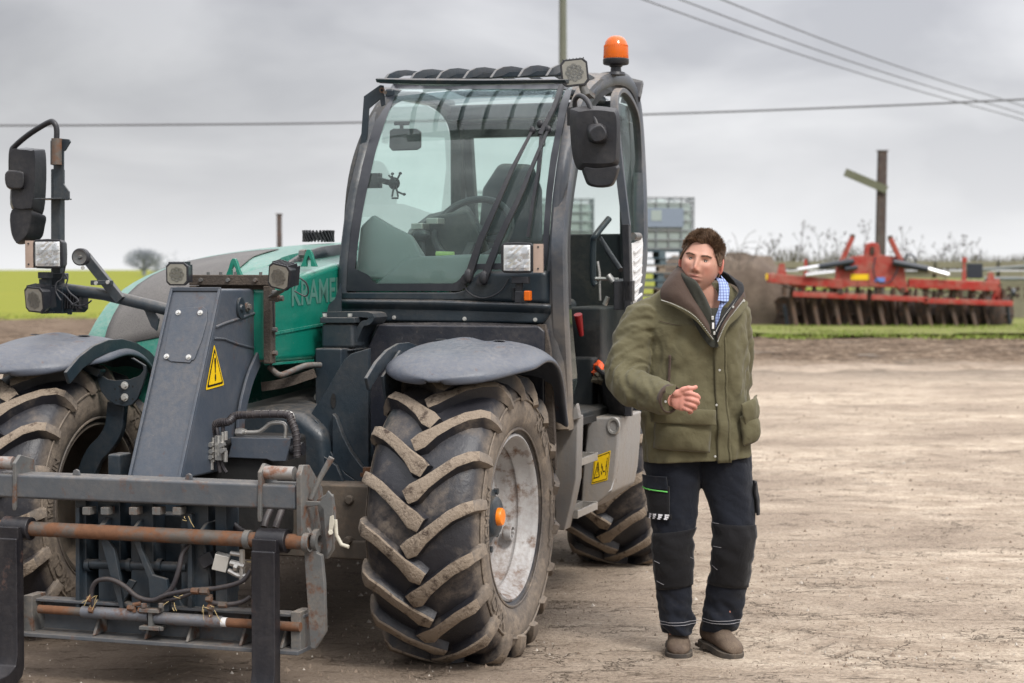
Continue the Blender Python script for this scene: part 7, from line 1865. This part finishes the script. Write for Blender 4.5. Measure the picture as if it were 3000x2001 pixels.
# right hand, held loosely curled in front of the jacket
dH = -0.27
ell(B(1559, 919, dH+0.006), (0.034, 0.016, 0.040), Matrix.Rotation(R(12), 3, 'Y')); ell(B(1568, 922, dH+0.0), (0.022, 0.015, 0.040), Matrix.Rotation(R(8), 3, 'Y')); ell(B(1557, 903, dH-0.004), (0.026, 0.014, 0.017), Matrix.Rotation(R(-12), 3, 'Y'))
def finger(pts, r0, r1):
    pp = catmull([B(x, y, dH + q) for x, y, q in pts], 5); n = len(pp)
    rr_ = [r0 + (r1-r0)*i/(n-1) + 0.0010*math.cos(i/(n-1)*math.pi*5)*0 for i in range(n)]
    rr_[-1] *= 0.55; rr_[-2] *= 0.9
    bd.tube(pp, rr_, 12)
    for (x, y, q) in pts[1:3]: ell(B(x, y, dH+q), (r0*1.02, r0*1.02, r0*1.0), n=12, m=8)
finger([(1568,902,-0.004),(1584,903,-0.020),(1599,908,-0.020),(1604,914,-0.002),(1597,917,0.012)], 0.0104, 0.0086)
finger([(1572,914,-0.004),(1587,917,-0.024),(1599,921,-0.020),(1602,926,-0.002),(1594,928,0.012)], 0.0106, 0.0088)
finger([(1570,925,-0.002),(1583,929,-0.022),(1593,932,-0.018),(1596,937,-0.002),(1588,939,0.012)], 0.0102, 0.0084)
finger([(1566,935,0.000),(1577,940,-0.016),(1585,942,-0.012),(1587,946,0.000),(1580,948,0.010)], 0.0092, 0.0076)
finger([(1556,904,-0.004),(1568,894,-0.012),(1581,891,-0.016),(1592,891,-0.014),(1601,887,-0.010)], 0.0112, 0.0085)
# left hand, hidden behind the hip
ell(B(1676, 965, 0.20), (0.038, 0.018, 0.05))
for k in range(4): bd.tube([B(1664 + k*8, 985, 0.19), B(1663 + k*8, 1010, 0.18), B(1664 + k*7, 1030, 0.17)], [0.0095, 0.009, 0.007], 8)
bd.tube([B(1660, 960, 0.17), B(1652, 985, 0.15), B(1656, 1000, 0.15)], [0.011, 0.010, 0.008], 8)
bo = bd.build('body_raw', MS, None)
md = bo.modifiers.new('r', 'REMESH'); md.mode = 'VOXEL'; md.voxel_size = 0.0033; md.use_smooth_shade = True
md = bo.modifiers.new('s', 'SMOOTH'); md.factor = 0.5; md.iterations = 2
bpy.context.view_layer.update()
dg = bpy.context.evaluated_depsgraph_get()
me = bpy.data.meshes.new_from_object(bo.evaluated_get(dg)); me.name = 'body'
bpy.data.objects.remove(bo)
ca = me.color_attributes.new('tone', 'FLOAT_COLOR', 'POINT')
HMi = HM.transposed()
base = Vector((0.44, 0.252, 0.185))
for i, v in enumerate(me.vertices):
    q = HMi @ (v.co - HC); c = base.copy()
    if q.length < 0.16:
        if q.z < 0: q.z /= 1.10
        if q.y > 0.03:
            lip = G(q.x, 0, 0.023)*max(G(q.z, -0.0535, 0.0045), G(q.z, -0.0645, 0.0055)); c = c.lerp(Vector((0.44, 0.16, 0.14)), min(1, lip*1.0))
            c = c.lerp(Vector((0.55, 0.22, 0.17)), 0.55*max(G(abs(q.x), 0.045, 0.022)*G(q.z, -0.03, 0.022), G(q.x, 0, 0.013)*G(q.z, -0.028, 0.014)))
            c = c.lerp(Vector((0.10, 0.03, 0.02)), 0.8*G(abs(q.x), 0.008, 0.0045)*G(q.z, -0.0385, 0.0032) + 0.75*G(q.x, 0, 0.026)*G(q.z, -0.0588, 0.0015)*(1 if abs(q.x) < .028 else 0))
            c = c.lerp(Vector((0.40, 0.25, 0.20)), 0.35*smoothstep(-0.045, -0.07, q.z))
        if abs(q.x) > 0.079 and abs(q.z) < 0.06: c = Vector((0.50, 0.17, 0.13))
    elif v.co.z < 1.3: c = Vector((0.50, 0.225, 0.175))
    ca.data[i].color = (*c, 1)
me.shade_smooth(); me.materials.clear(); me.materials.append(MS)
body = bpy.data.objects.new('body', me); COL.objects.link(body); body.parent = MAN
# eyes, lids, brows
_fs = [head_pt(Vector((math.sin(a_)*math.sin(t), math.sin(a_)*math.cos(t), math.cos(a_)))) for a_ in [R(40+k) for k in range(0, 100)] for t in [R(-75+1.5*j) for j in range(101)]]
def face_y(x, z): return min(_fs, key=lambda p: (p.x-x)**2 + (p.z-z)**2).y
ey = MB(); ir = MB(); ld = MB(); eb = MB()
for s_ in (-1, 1):
    c = HP(s_*0.0315, face_y(s_*0.0315, 0.0085) - 0.0070, 0.0085); 
    gz = (HM @ Vector((-0.15, 1, -0.02))).normalized()
    ey.blob(c, 0.0118, 18, 12)
    q = gz.to_track_quat('Z', 'Y').to_matrix()
    ir.add([c + q @ Vector((0.0064*math.cos(t), 0.0064*math.sin(t), 0.0112)) for t in [k*math.pi/9 for k in range(18)]], [list(range(18))])
    for (a0, a1, k_) in ((24, 100, 1), (-100, -24, -1)):   # upper and lower lid as bands of a slightly bigger sphere
        rows = []
        for i in range(8):
            el = R(a0 + (a1-a0)*i/7); rows.append([c + HM @ (Vector((math.sin(az)*math.cos(el), math.cos(az)*math.cos(el), math.sin(el)))*0.0132) for az in [R(a_) for a_ in range(-80, 81, 10)]])
        ld.grid(rows)
    el = R(24); ld2 = [c + HM @ (Vector((math.sin(az)*math.cos(el), math.cos(az)*math.cos(el), math.sin(el)))*0.0138) for az in [R(a_) for a_ in range(-68, 69, 8)]]
    eb.tube(ld2, 0.0009, 5)
    for k in range(150):
        t = k/149; x = s_*(0.014 + 0.037*t); zz = 0.0265 + 0.006*math.sin(t*2.4) - 0.004*t + random.uniform(-.0025,.0025); p = HP(x, face_y(x, zz) + 0.0006, zz)
        d_ = HM @ Vector((s_*0.006, -0.001, random.uniform(-.001,.002))); eb.tube([p, p + d_], [0.0010, 0.0005], 4)
ey.build('eyeball', ME, MAN); ir.build('iris', MI, MAN); 
lo_ = ld.build('eyelid', MS, MAN); ca = lo_.data.color_attributes.new('tone', 'FLOAT_COLOR', 'POINT')
for k in ca.data: k.color = (0.38, 0.20, 0.145, 1)
eb.build('eyebrow', MEB, MAN)
# hair
hr = MB(); rows = []; rnd = random.Random(12)
def hairline(n):
    az = math.atan2(n.x, n.y)  # 0 front
    a_ = abs(az)
    zl = interp([(0, 0.64), (0.35, 0.69), (0.6, 0.66), (0.80, 0.56), (0.95, 0.36), (1.15, 0.10), (1.35, -0.02), (1.5, 0.06), (1.7, 0.10), (2.0, -0.30), (3.2, -0.45)], a_)
    return zl
def hp_(n, off):
    p = head_pt(n); return p + Vector((n.x, n.y, n.z)).normalized()*off
cap = []
for i in range(41):
    row_ = []
    for j in range(72):
        az = 2*math.pi*j/72; zl = hairline(Vector((math.sin(az), math.cos(az), 0)))
        e0 = math.asin(max(-1, min(1, zl))); el = e0 + (math.pi/2 - e0)*i/40
        n = Vector((math.sin(az)*math.cos(el), math.cos(az)*math.cos(el), math.sin(el)))
        row_.append(HP(*hp_(n, 0.002 + 0.013*smoothstep(0, 0.25, i/40) + 0.004*noise.noise(n*6))))
    cap.append(row_)
hr.grid(cap, closed=True)
for k in range(6200):
    az = rnd.uniform(-math.pi, math.pi) if k < 4200 else rnd.choice((-1, 1))*rnd.uniform(0.65, 2.3); zl = hairline(Vector((math.sin(az), math.cos(az), 0)))
    t = rnd.random() if k < 4200 else rnd.random()*0.55; z = zl + (1-zl)*t**0.8
    if z > 0.995: continue
    r_ = math.sqrt(1-z*z); n = Vector((math.sin(az)*r_, math.cos(az)*r_, z))
    topk = smoothstep(0.25, 0.75, z); front = smoothstep(0.0, 0.8, n.y)*topk
    ln = rnd.uniform(0.010, 0.015) + 0.016*topk*rnd.uniform(0.7, 1.2)
    swirl = Vector((0.9*noise.noise(n*3.2 + Vector((3,0,0))), 0.6*noise.noise(n*3.2) + 0.25*front, 0.3*noise.noise(n*4 + Vector((0,9,0))) + 0.35*front))
    if topk < 0.3: ln *= 0.7
    d_ = (n*(0.35 + 0.55*topk) + Vector((0, 0.35*topk - 0.12, 0)) + Vector((0,0,-0.75))*(1-topk) + swirl + Vector((0.25*topk, 0, 0))).normalized()
    p0 = Vector(hp_(n, 0.004)); p1 = p0 + d_*ln*0.5 + n*0.004; p2 = p0 + d_*ln + n*0.002*topk - Vector((0,0,0.004*front))
    if (p2.x/0.080)**2 + (p2.y/0.10)**2 + (p2.z/0.12)**2 < 1: p2 += n*0.006
    hr.tube([HP(*p0), HP(*p1), HP(*p2)], [0.0017, 0.0014, 0.0003], 3, caps=False, mi=1 if rnd.random() < 0.38 else 0)
hr.build('hair', [MH, MH2], MAN, angle=180)
# ---- jacket
def nzf(p, f, s=0): return noise.noise(Vector((p.x*f + s, p.y*f, p.z*f)))
JT = [(648,1548,1668,.055),(656,1534,1684,.075),(668,1512,1696,.095),(684,1490,1706,.112),(705,1478,1712,.125),(740,1476,1716,.135),(800,1480,1719,.145),(860,1482,1719,.145),(920,1478,1716,.145),(970,1475,1720,.148),(1020,1474,1722,.150),(1050,1477,1722,.150)]
TY = R(20)
def jkt(a_, y, off=0.0):
    """jacket shell: a = angle around the body (0 = facing the camera, + to picture right), y = picture height"""
    x0 = interp([(r_[0], r_[1]) for r_ in JT], y); x1 = interp([(r_[0], r_[2]) for r_ in JT], y); dp_ = interp([(r_[0], r_[3]) for r_ in JT], y)
    cx, hw = (x0+x1)/2, (x1-x0)/2
    yy = y - 7*math.sin(a_ - 0.2)*smoothstep(960, 1050, y) + 75*max(0, math.cos(a_ - 0.25))**1.3*(1 - smoothstep(648, 770, y))
    c = B(cx, yy, 0.06); ex = hw*K/FPX*(YM+0.06); e_ = 0.80
    sx = math.copysign(abs(math.sin(a_))**e_, math.sin(a_)); cy = math.copysign(abs(math.cos(a_))**e_, math.cos(a_))
    p = c + Vector((sx*ex, -cy*dp_, 0))
    n = Vector((sx, -cy, 0)).normalized()
    w_ = smoothstep(700, 760, y)
    q = Vector((a_*0.9, 0, p.z))
    f = 0.015*noise.noise(Vector((a_*1.9 + p.z*3.5, p.z*6.5, 1))) + 0.011*noise.noise(Vector((a_*4 - p.z*9, p.z*11, 4))) + 0.005*noise.noise(Vector((a_*9, p.z*26, 8))) + 0.007*math.sin(p.z*26 + a_*3.5)*G(y, 850, 60)*G(a_, -0.9, 0.6)
    f += 0.010*noise.noise(Vector((a_*3.2, p.z*3.0 + a_*2.2, 7)))*smoothstep(940, 1040, y)
    return p + n*(f*w_ + off)
jk = MB(); rows = []; NA = 110
for i in range(90):
    y = 648 + (1052-648)*i/89
    rows.append([jkt(-math.pi + 2*math.pi*j/NA, y) for j in range(NA)])
jk.loft(rows)
# shoulders and sleeves
def sleeve(mb, pts, rads, seed, ny=56, na=40, flat=1.0):
    path = catmull(pts, 14); n = len(path); rows = []
    x = Vector((1,0,0)); 
    for i, p in enumerate(path):
        d_ = (path[min(n-1,i+1)] - path[max(0,i-1)]).normalized(); x = (x - d_*x.dot(d_)).normalized(); y_ = d_.cross(x)
        t = i/(n-1); r_ = interp([(k/(len(rads)-1), q) for k, q in enumerate(rads)], t); row_ = []
        for j in range(na):
            a_ = 2*math.pi*j/na; nn = x*math.cos(a_) + y_*math.sin(a_)
            f = 0.13*noise.noise(Vector((math.cos(a_)*1.3 + seed, math.sin(a_)*1.3, t*9 + math.sin(a_)*1.2))) + 0.15*noise.noise(Vector((math.cos(a_)*0.9 + seed, math.sin(a_)*0.9, t*20 + math.cos(a_)*2.5))) + 0.05*noise.noise(Vector((math.cos(a_)*2 + seed, math.sin(a_)*2, t*45)))
            row_.append(p + nn*r_*(1 + f))
        rows.append(row_)
    mb.loft(rows); return path
sleeve(jk, [B(1520,722,0.07), B(1486,735,0.06), B(1458,780,0.04), B(1440,845,0.0), B(1452,888,-0.08), B(1498,906,-0.18), B(1538,917,-0.255)], [0.075,0.092,0.092,0.090,0.084,0.072,0.060], 2)
sleeve(jk, [B(1665,700,0.08), B(1683,722,0.09), B(1692,780,0.12), B(1694,850,0.17), B(1690,910,0.21), B(1686,950,0.22)], [0.070,0.072,0.066,0.062,0.058,0.052], 9)
jo = jk.build('jacket', MJ, MAN, smooth=True, angle=180)
md = jo.modifiers.new('r', 'REMESH'); md.mode = 'VOXEL'; md.voxel_size = 0.005; md.use_smooth_shade = True
md = jo.modifiers.new('s', 'SMOOTH'); md.factor = 0.5; md.iterations = 2
def jpatch(name_, quad, off, mat, parent=jo, thick=0.006, n=14, m=14, bulge=0.0, sag=None):
    """patch on the jacket given by 4 (picture x, picture y) corners: tl, tr, br, bl"""
    def ang(x, y):
        x0 = interp([(r_[0], r_[1]) for r_ in JT], y); x1 = interp([(r_[0], r_[2]) for r_ in JT], y); s_ = max(-0.999, min(0.999, (x-(x0+x1)/2)/((x1-x0)/2)))
        return math.asin(math.copysign(abs(s_)**(1/0.80), s_))
    b = MB(); rows = []
    for i in range(m+1):
        l_ = lerp2(quad[0], quad[3], i/m); r_ = lerp2(quad[1], quad[2], i/m); row_ = []
        for j in range(n+1):
            x, y = lerp2(l_, r_, j/n); u_, w_ = i/m, j/n
            row_.append(jkt(ang(x, y), y, off + bulge*(math.sin(math.pi*u_)**0.5)*(math.sin(math.pi*w_)**0.5)))
        rows.append(row_)
    b.grid(rows); return b.build(name_, mat, parent, smooth=True, angle=180, thick=thick, off=0)
jpatch('placket', [(1630,772),(1650,772),(1664,1056),(1640,1056)], 0.010, MJ, n=4, m=30)
jpatch('placket_edge', [(1650,772),(1654,772),(1667,1056),(1663,1056)], 0.013, MJ, n=2, m=30)
jpatch('pocket', [(1503,955),(1622,965),(1620,1030),(1500,1018)], 0.016, MJ, bulge=0.022)
jpatch('pocket_flap', [(1508,928),(1626,934),(1628,968),(1504,962)], 0.042, MJ, bulge=0.006)
jpatch('pocket', [(1684,950),(1717,945),(1719,1012),(1688,1020)], 0.022, MJ, bulge=0.034)
jpatch('pocket_flap', [(1677,922),(1715,905),(1719,950),(1688,968)], 0.040, MJ, bulge=0.010)
jpatch('chest_pocket_trim', [(1530,812),(1535,812),(1535,872),(1530,872)], 0.010, MBR, n=2)
jpatch('yoke_seam', [(1510,722),(1560,727),(1560,729),(1510,724)], 0.006, MBR, n=8, m=2, thick=0.002)
sn = MB()
for (x, y, d_) in ((1645,930,-0.125),(1642,1048,-0.13),(1683,705,-0.09),(1708,691,-0.05),(1528,922,-0.30),(1652,850,-0.125)): sn.lathe([(0.0,0.004),(0.004,0.004),(0.0055,0.0),], B(x, y, d_ + (0.0)), (0,-1,0), 12)
sn.build('snap_button', M['bolt'], jo)
cf_ = MB(); cpth = [B(1533,914,-0.245), B(1541,917,-0.262)]
cf_.tube(cpth, [0.057, 0.054], 24, caps=False); cf_.build('cuff', MBR, jo, thick=0.006)
cf_ = MB(); 
ctb = MB(); ctb.prism([B(1528,888,-0.313), B(1552,883,-0.318), B(1551,896,-0.325), B(1540,908,-0.328), B(1528,903,-0.322)], (0,0.006,0)); ctb.build('cuff_tab', MJ, jo, bevel=0.002)
# collars: surfaces from zip edge to standing edge, (x, y, depth)
def csurf(name_, edges, mat, thick=0.007, n=20, parent=jo):
    b = MB(); rows = []
    lines = [catmull([B(*p) for p in e], 8) for e in edges]
    m = min(len(l_) for l_ in lines); res = []
    for k in range(m):
        col = catmull([l_[k] for l_ in lines], 5); res.append([p + Vector((0, 0.004*nzf(p, 22), 0.003*nzf(p, 22, 5))) for p in col])
    b.grid(res); return b.build(name_, mat, parent, smooth=True, angle=180, thick=thick, off=0)
# left (picture) outer collar, brown lining turned out
csurf('collar', [[(1519,690,-0.05),(1552,702,-0.10),(1596,728,-0.13),(1636,776,-0.125)], [(1518,665,-0.04),(1548,672,-0.10),(1590,704,-0.13),(1632,766,-0.13)], [(1536,636,-0.01),(1556,640,-0.07),(1588,684,-0.11),(1628,748,-0.12)], [(1552,618,0.05),(1566,618,-0.03),(1592,662,-0.08),(1624,728,-0.11)]], MBR)
csurf('collar_band', [[(1517,694,-0.05),(1550,706,-0.105),(1594,734,-0.138),(1635,782,-0.132)], [(1518,687,-0.052),(1552,699,-0.107),(1596,725,-0.139),(1637,776,-0.133)]], MJ)
# vest collar standing against the chin
csurf('vest_collar', [[(1567,700,-0.06),(1598,712,-0.10),(1622,740,-0.115),(1640,770,-0.12)], [(1558,655,-0.04),(1588,672,-0.105),(1615,706,-0.115),(1640,752,-0.12)], [(1554,615,0.02),(1570,637,-0.08),(1600,656,-0.115),(1632,718,-0.115)], [(1560,612,0.06),(1572,632,-0.06),(1601,651,-0.10),(1634,716,-0.105)]], MV)
csurf('collar_back', [[(1545,640,0.10),(1560,640,0.17),(1620,640,0.20),(1680,650,0.16),(1702,668,0.06)], [(1550,618,0.10),(1566,612,0.17),(1620,612,0.20),(1664,626,0.15),(1704,652,0.06)]], MBK)
csurf('collar', [[(1704,652,0.06),(1708,668,0.00),(1690,700,-0.06),(1660,744,-0.11),(1646,778,-0.12)], [(1668,628,0.12),(1696,668,0.01),(1676,700,-0.045),(1650,738,-0.09),(1642,764,-0.11)]], MBK)
csurf('collar_lining', [[(1706,664,0.02),(1709,690,-0.03),(1692,712,-0.08),(1664,748,-0.120),(1648,782,-0.125)], [(1703,664,0.02),(1704,676,-0.02),(1684,703,-0.075),(1658,744,-0.118),(1646,776,-0.125)]], MBR)
csurf('collar_band', [[(1710,688,-0.03),(1716,700,-0.03),(1700,722,-0.09),(1672,752,-0.128),(1652,800,-0.130)], [(1706,684,-0.03),(1704,694,-0.05),(1690,712,-0.10),(1664,744,-0.128),(1646,784,-0.130)]], MJ)
vs_ = MB(); vs_.grid([[B(1575,705,-0.03), B(1610,705,-0.06), B(1650,705,-0.06), B(1690,700,-0.0)], [B(1600,760,-0.085), B(1620,760,-0.10), B(1645,765,-0.10), B(1670,750,-0.07)], [B(1632,800,-0.11), B(1638,800,-0.115), B(1644,800,-0.115), B(1650,800,-0.11)]])
vs_.build('vest_front', MV, jo, thick=0.006, subsurf=2)
zp = MB()
for path in ([(1519,689,-0.062),(1552,701,-0.118),(1596,727,-0.146),(1637,778,-0.139)], [(1708,688,-0.045),(1692,708,-0.095),(1666,744,-0.130),(1648,784,-0.136)], [(1704,660,0.03),(1690,690,-0.04),(1664,724,-0.10),(1644,760,-0.125)]):
    for p in catmull([B(*q) for q in path], 14)[::1]: zp.box(p, (0.004,0.003,0.0028), Matrix.Rotation(0.6, 3, 'Y'))
zp.build('zip', M['bolt'], jo)
zp = MB(); zp.box(B(1637,748,-0.135), (0.009,0.005,0.026)); zp.build('zip_pull', M['white'], jo, bevel=0.002)
zp = MB(); zp.box(B(1636,730,-0.13), (0.010,0.006,0.016)); zp.box(B(1640,765,-0.135), (0.009,0.005,0.014)); zp.build('zip_slider', M['bolt'], jo, bevel=0.002)
# shirt collar, light blue check
def shirt_mat():
    m, nt, b = new_mat('blue_check_shirt')
    tcx = N(nt, 'ShaderNodeTexCoord'); s1 = N(nt, 'ShaderNodeTexWave', i_Scale=26.0, bands_direction='Z'); s2 = N(nt, 'ShaderNodeTexWave', i_Scale=26.0, bands_direction='X')
    L(nt, tcx.outputs['Object'], s1.inputs[0]); L(nt, tcx.outputs['Object'], s2.inputs[0])
    f = math_(nt, 'MAXIMUM', ramp(nt, s1.outputs[1], [(0.86, (0,0,0)), (0.95, (1,1,1))]), ramp(nt, s2.outputs[1], [(0.86, (0,0,0)), (0.95, (1,1,1))]))
    L(nt, mixc(nt, f, (0.28,0.36,0.58), (0.07,0.08,0.20)), b.inputs['Base Color']); b.inputs['Roughness'].default_value = 0.9; return m
MSH = shirt_mat()
sh_ = csurf('shirt', [[(1634,760,-0.075),(1640,735,-0.075),(1650,706,-0.055),(1660,660,0.02),(1655,632,0.08)], [(1640,764,-0.09),(1650,735,-0.09),(1658,706,-0.07),(1672,688,-0.03),(1672,650,0.04)]], MSH, thick=0.003, parent=MAN)
csurf('shirt_collar', [[(1640,634,0.04),(1650,652,-0.03),(1650,676,-0.05),(1647,690,-0.06)], [(1652,640,0.05),(1664,652,0.0),(1668,672,-0.04),(1668,692,-0.06)], [(1655,640,0.06),(1672,656,0.02),(1674,672,-0.02),(1672,690,-0.05)]], MSH, thick=0.003, parent=sh_)
# ---- trousers
LR = [(1040,1480,1612,.115,.07),(1075,1480,1610,.115,.07),(1110,1487,1606,.105,.06),(1150,1492,1602,.100,.055),(1190,1496,1597,.095,.05),(1230,1497,1592,.088,.04),(1270,1499,1592,.085,.035),(1310,1500,1592,.082,.04),(1350,1506,1587,.080,.05),(1385,1512,1586,.078,.055),(1410,1514,1592,.080,.055),(1432,1517,1598,.080,.052),(1453,1525,1595,.072,.05)]
LL = [(1040,1596,1724,.115,.07),(1075,1598,1727,.115,.07),(1110,1608,1729,.105,.06),(1150,1622,1730,.100,.05),(1190,1631,1730,.095,.035),(1230,1634,1730,.088,.02),(1270,1632,1727,.085,.02),(1310,1628,1722,.082,.04),(1350,1622,1716,.080,.06),(1385,1617,1711,.078,.075),(1410,1613,1703,.080,.08),(1430,1611,1697,.078,.085),(1447,1616,1690,.066,.09)]
def leg_pt(T, a_, y, off=0.0, seed=0):
    x0 = interp([(r_[0], r_[1]) for r_ in T], y); x1 = interp([(r_[0], r_[2]) for r_ in T], y); dp_ = interp([(r_[0], r_[3]) for r_ in T], y); dc = interp([(r_[0], r_[4]) for r_ in T], y)
    c = B((x0+x1)/2, y, dc); ex = (x1-x0)/2*K/FPX*(YM+dc)
    p = c + Vector((math.sin(a_)*ex, -math.cos(a_)*dp_, 0)); n = Vector((math.sin(a_), -math.cos(a_), 0))
    cr_ = smoothstep(1330, 1440, y); kn = G(y, 1245, 50)
    f = 0.010*noise.noise(Vector((math.sin(a_)*1.5 + seed, math.cos(a_)*1.5, p.z*10))) + (0.016*cr_ + 0.009*kn + 0.004)*noise.noise(Vector((math.sin(a_)*1.2 + seed, math.cos(a_)*1.2, p.z*30 + math.sin(a_)*1.5))) + 0.005*math.sin(p.z*60 + a_*2 + seed)*cr_*G(y, 1425, 30)
    return p + n*(f + off)
tr = MB()
for T, sd_, ye in ((LR, 1, 1453), (LL, 5, 1447)):
    rows = [[leg_pt(T, -math.pi + 2*math.pi*j/48, 1040 + (ye-1040)*i/90, 0, sd_) for j in range(48)] for i in range(91)]
    tr.loft(rows)
to = tr.build('trousers', MT, MAN, smooth=True, angle=180)
md = to.modifiers.new('r', 'REMESH'); md.mode = 'VOXEL'; md.voxel_size = 0.005; md.use_smooth_shade = True
md = to.modifiers.new('s', 'SMOOTH'); md.factor = 0.5; md.iterations = 3
def lpatch(name_, T, sd_, a0, a1, y0, y1, off, mat, thick=0.004, n=14, m=16, slant=0):
    b = MB(); b.grid([[leg_pt(T, a0 + (a1-a0)*j/n, y0 + (y1-y0)*i/m + slant*j/n, off, sd_) for j in range(n+1)] for i in range(m+1)])
    return b.build(name_, mat, to, smooth=True, angle=180, thick=thick, off=0)
lpatch('knee_panel', LR, 1, -1.3, 1.25, 1222, 1352, 0.004, MTK, slant=-14)
lpatch('knee_panel', LL, 5, -1.3, 1.3, 1195, 1338, 0.004, MTK, slant=8)
lpatch('cargo_pocket', LR, 1, -1.5, -0.25, 1110, 1186, 0.012, MTK, thick=0.008)
lpatch('cargo_flap', LR, 1, -1.5, -0.3, 1088, 1118, 0.016, MT, thick=0.006)
lpatch('cargo_pocket', LL, 5, 1.15, 1.9, 1105, 1180, 0.014, MTK, thick=0.008)
grn = simple('green_piping', (0.10,0.42,0.08), 0.6); wht = simple('reflective_print', (0.55,0.54,0.56), 0.5)
lpatch('green_piping', LR, 1, -1.5, -0.3, 1115, 1118, 0.021, grn, n=12, m=1, thick=0.002, slant=6)
pr_ = lpatch('reflective_strip', LR, 1, -1.5, -0.15, 1173, 1186, 0.019, MTK, n=12, m=2, thick=0.002)
pf = MB()
for k in range(4):
    a0 = -1.15 + k*0.25; y0 = 1174 - k*0.3
    for (b0, b1, c0, c1) in ((0, .05, 0, 12), (.05, .16, 0, 4), (.05, .13, 5, 8.5), (-.03, 0.0, 9, 12), (.05,.09,9.5,12)):
        pf.add([leg_pt(LR, a0+b0, y0+c0, 0.024, 1), leg_pt(LR, a0+b1, y0+c0, 0.024, 1), leg_pt(LR, a0+b1, y0+c1, 0.024, 1), leg_pt(LR, a0+b0, y0+c1, 0.024, 1)], [(0,1,2,3)])
pf.build('reflective_print', wht, pr_, smooth=False)
stc = simple('pale_stitching', (0.30,0.29,0.30), 0.8)
st2 = MB()
for T, sd_, ylist in ((LR, 1, ((-1.1,-0.75,1284,1288),(-1.1,-0.6,1330,1336),(0.9,1.15,1275,1280),(-1.3,1.3,1422,1420),(-1.3,1.3,1428,1426))), (LL, 5, ((-1.2,-0.75,1197,1197),(-1.1,-0.6,1250,1251),(-1.15,-0.7,1294,1302),(-1.3,1.3,1416,1418),(-1.3,1.3,1422,1424)))):
    for a0, a1, y0, y1 in ylist: st2.tube([leg_pt(T, a0 + (a1-a0)*k/10, y0 + (y1-y0)*k/10, 0.0065, sd_) for k in range(11)], 0.0011, 4)
st2.build('stitching', stc, to)
# ---- boots
def boot(heel, toe, w_, name_='boot', lift=0.0):
    e = empty(name_, (0,0,0), 0, MAN)
    h_, t_ = Vector(heel), Vector(toe); d_ = (t_-h_); Lb = d_.length; f = d_.normalized(); s_ = Vector((0,0,1)).cross(f).normalized(); u_ = f.cross(s_)
    secs = [(0.0,.55,.085),(0.04,.82,.115),(0.15,.95,.125),(0.30,.92,.125),(0.42,.90,.115),(0.52,.93,.095),(0.64,1.0,.078),(0.76,1.04,.066),(0.86,1.0,.056),(0.93,.86,.046),(0.98,.60,.034),(1.0,.3,.022)]
    b = MB(); rows = []
    for t, ww, hh in secs:
        c = h_ + f*(Lb*t); row_ = []
        for k in range(20):
            a_ = 2*math.pi*k/20; q = math.cos(a_); z = (math.sin(a_)*0.5 + 0.5)
            pinch = 1 - 0.30*z**2
            row_.append(c + s_*(math.copysign(abs(q)**0.75, q)*w_*ww*pinch) + u_*(0.020 + z*hh))
        rows.append(row_)
    b.loft(rows); o = b.build('upper', MLE, e, smooth=True, angle=180)
    so_ = MB(); rows = []; outl = []
    for t, ww in [(0.0,.3),(0.01,.6),(0.05,.88),(0.15,.98),(0.3,.95),(0.42,.90),(0.55,.96),(0.68,1.06),(0.8,1.07),(0.9,.92),(0.96,.7),(1.0,.4),(1.008,.1)]: outl.append((t, ww))
    L1 = [h_ + f*(Lb*t*1.01) + s_*(w_*ww*1.04) for t, ww in outl]; L2 = [h_ + f*(Lb*t*1.01) - s_*(w_*ww*1.04) for t, ww in outl][::-1]
    so_.prism(L1 + L2, u_*0.026); so_.build('sole', MSO, e, bevel=0.003)
    lg = MB()
    for k in range(9):
        t = 0.70 + 0.30*k/9 if k < 5 else 0.04 + 0.2*(k-5)/4
        for sg in (-1, 1): lg.box(h_ + f*(Lb*t) + s_*(sg*w_*0.93) + u_*0.004, (0.012,0.014,0.012), Matrix((s_, f, u_)).transposed())
    lg.build('tread_lug', MSO, e)
    pt_ = MB(); pt_.tube([h_ + f*(Lb*0.22) + u_*0.10, h_ + f*(Lb*0.24) + u_*0.20], [w_*0.95, w_*0.80], 20); pt_.build('ankle_shaft', MLE, e)
    return e
ht = lambda p, z: Vector((p.x, p.y, z))
boot(ht(B(1556,1480,0.22), 0.012), ht(B(1559,1508,-0.065), 0.004), 0.052)
boot(ht(B(1618,1480,0.16), 0.030), ht(B(1693,1508,-0.06), 0.004), 0.050)
# ---- things lying in the door pocket
rg2 = MB(); rnd = random.Random(3)
def crumple(c, r_, mat, name_, label, cat, seed):
    b = MB(); rows = []
    for i in range(16):
        a_ = math.pi*i/15; rows.append([])
        for j in range(26):
            t = 2*math.pi*j/26; n = Vector((math.sin(a_)*math.cos(t), math.sin(a_)*math.sin(t), math.cos(a_))); k = 1 + 0.40*noise.noise(n*1.8 + Vector((seed,0,0))) + 0.15*noise.noise(n*4 + Vector((seed,2,0)))
            rows[-1].append(Vector((n.x*r_[0]*k, n.y*r_[1]*k, n.z*r_[2]*k)))
    b.grid(rows, closed=True); o = b.build(name_, mat, None, smooth=True, angle=28); o.location = c; return tag(o, label, cat)
def wpos(p): return ORG + FW*p.x + LW*p.y + Vector((0,0,p.z))
crumple(wpos(P(1375, 852, u=-1.60)), (0.05,0.055,0.045), M['redrag'], 'crumpled_bag', 'bright orange crumpled bag sticking out of the black door pocket', 'bag', 1)
crumple(wpos(P(1392, 866, u=-1.50)), (0.07,0.06,0.035), M['glovecloth'], 'work_glove', 'muddy grey-brown cloth glove beside the orange bag in the door pocket', 'glove', 6)
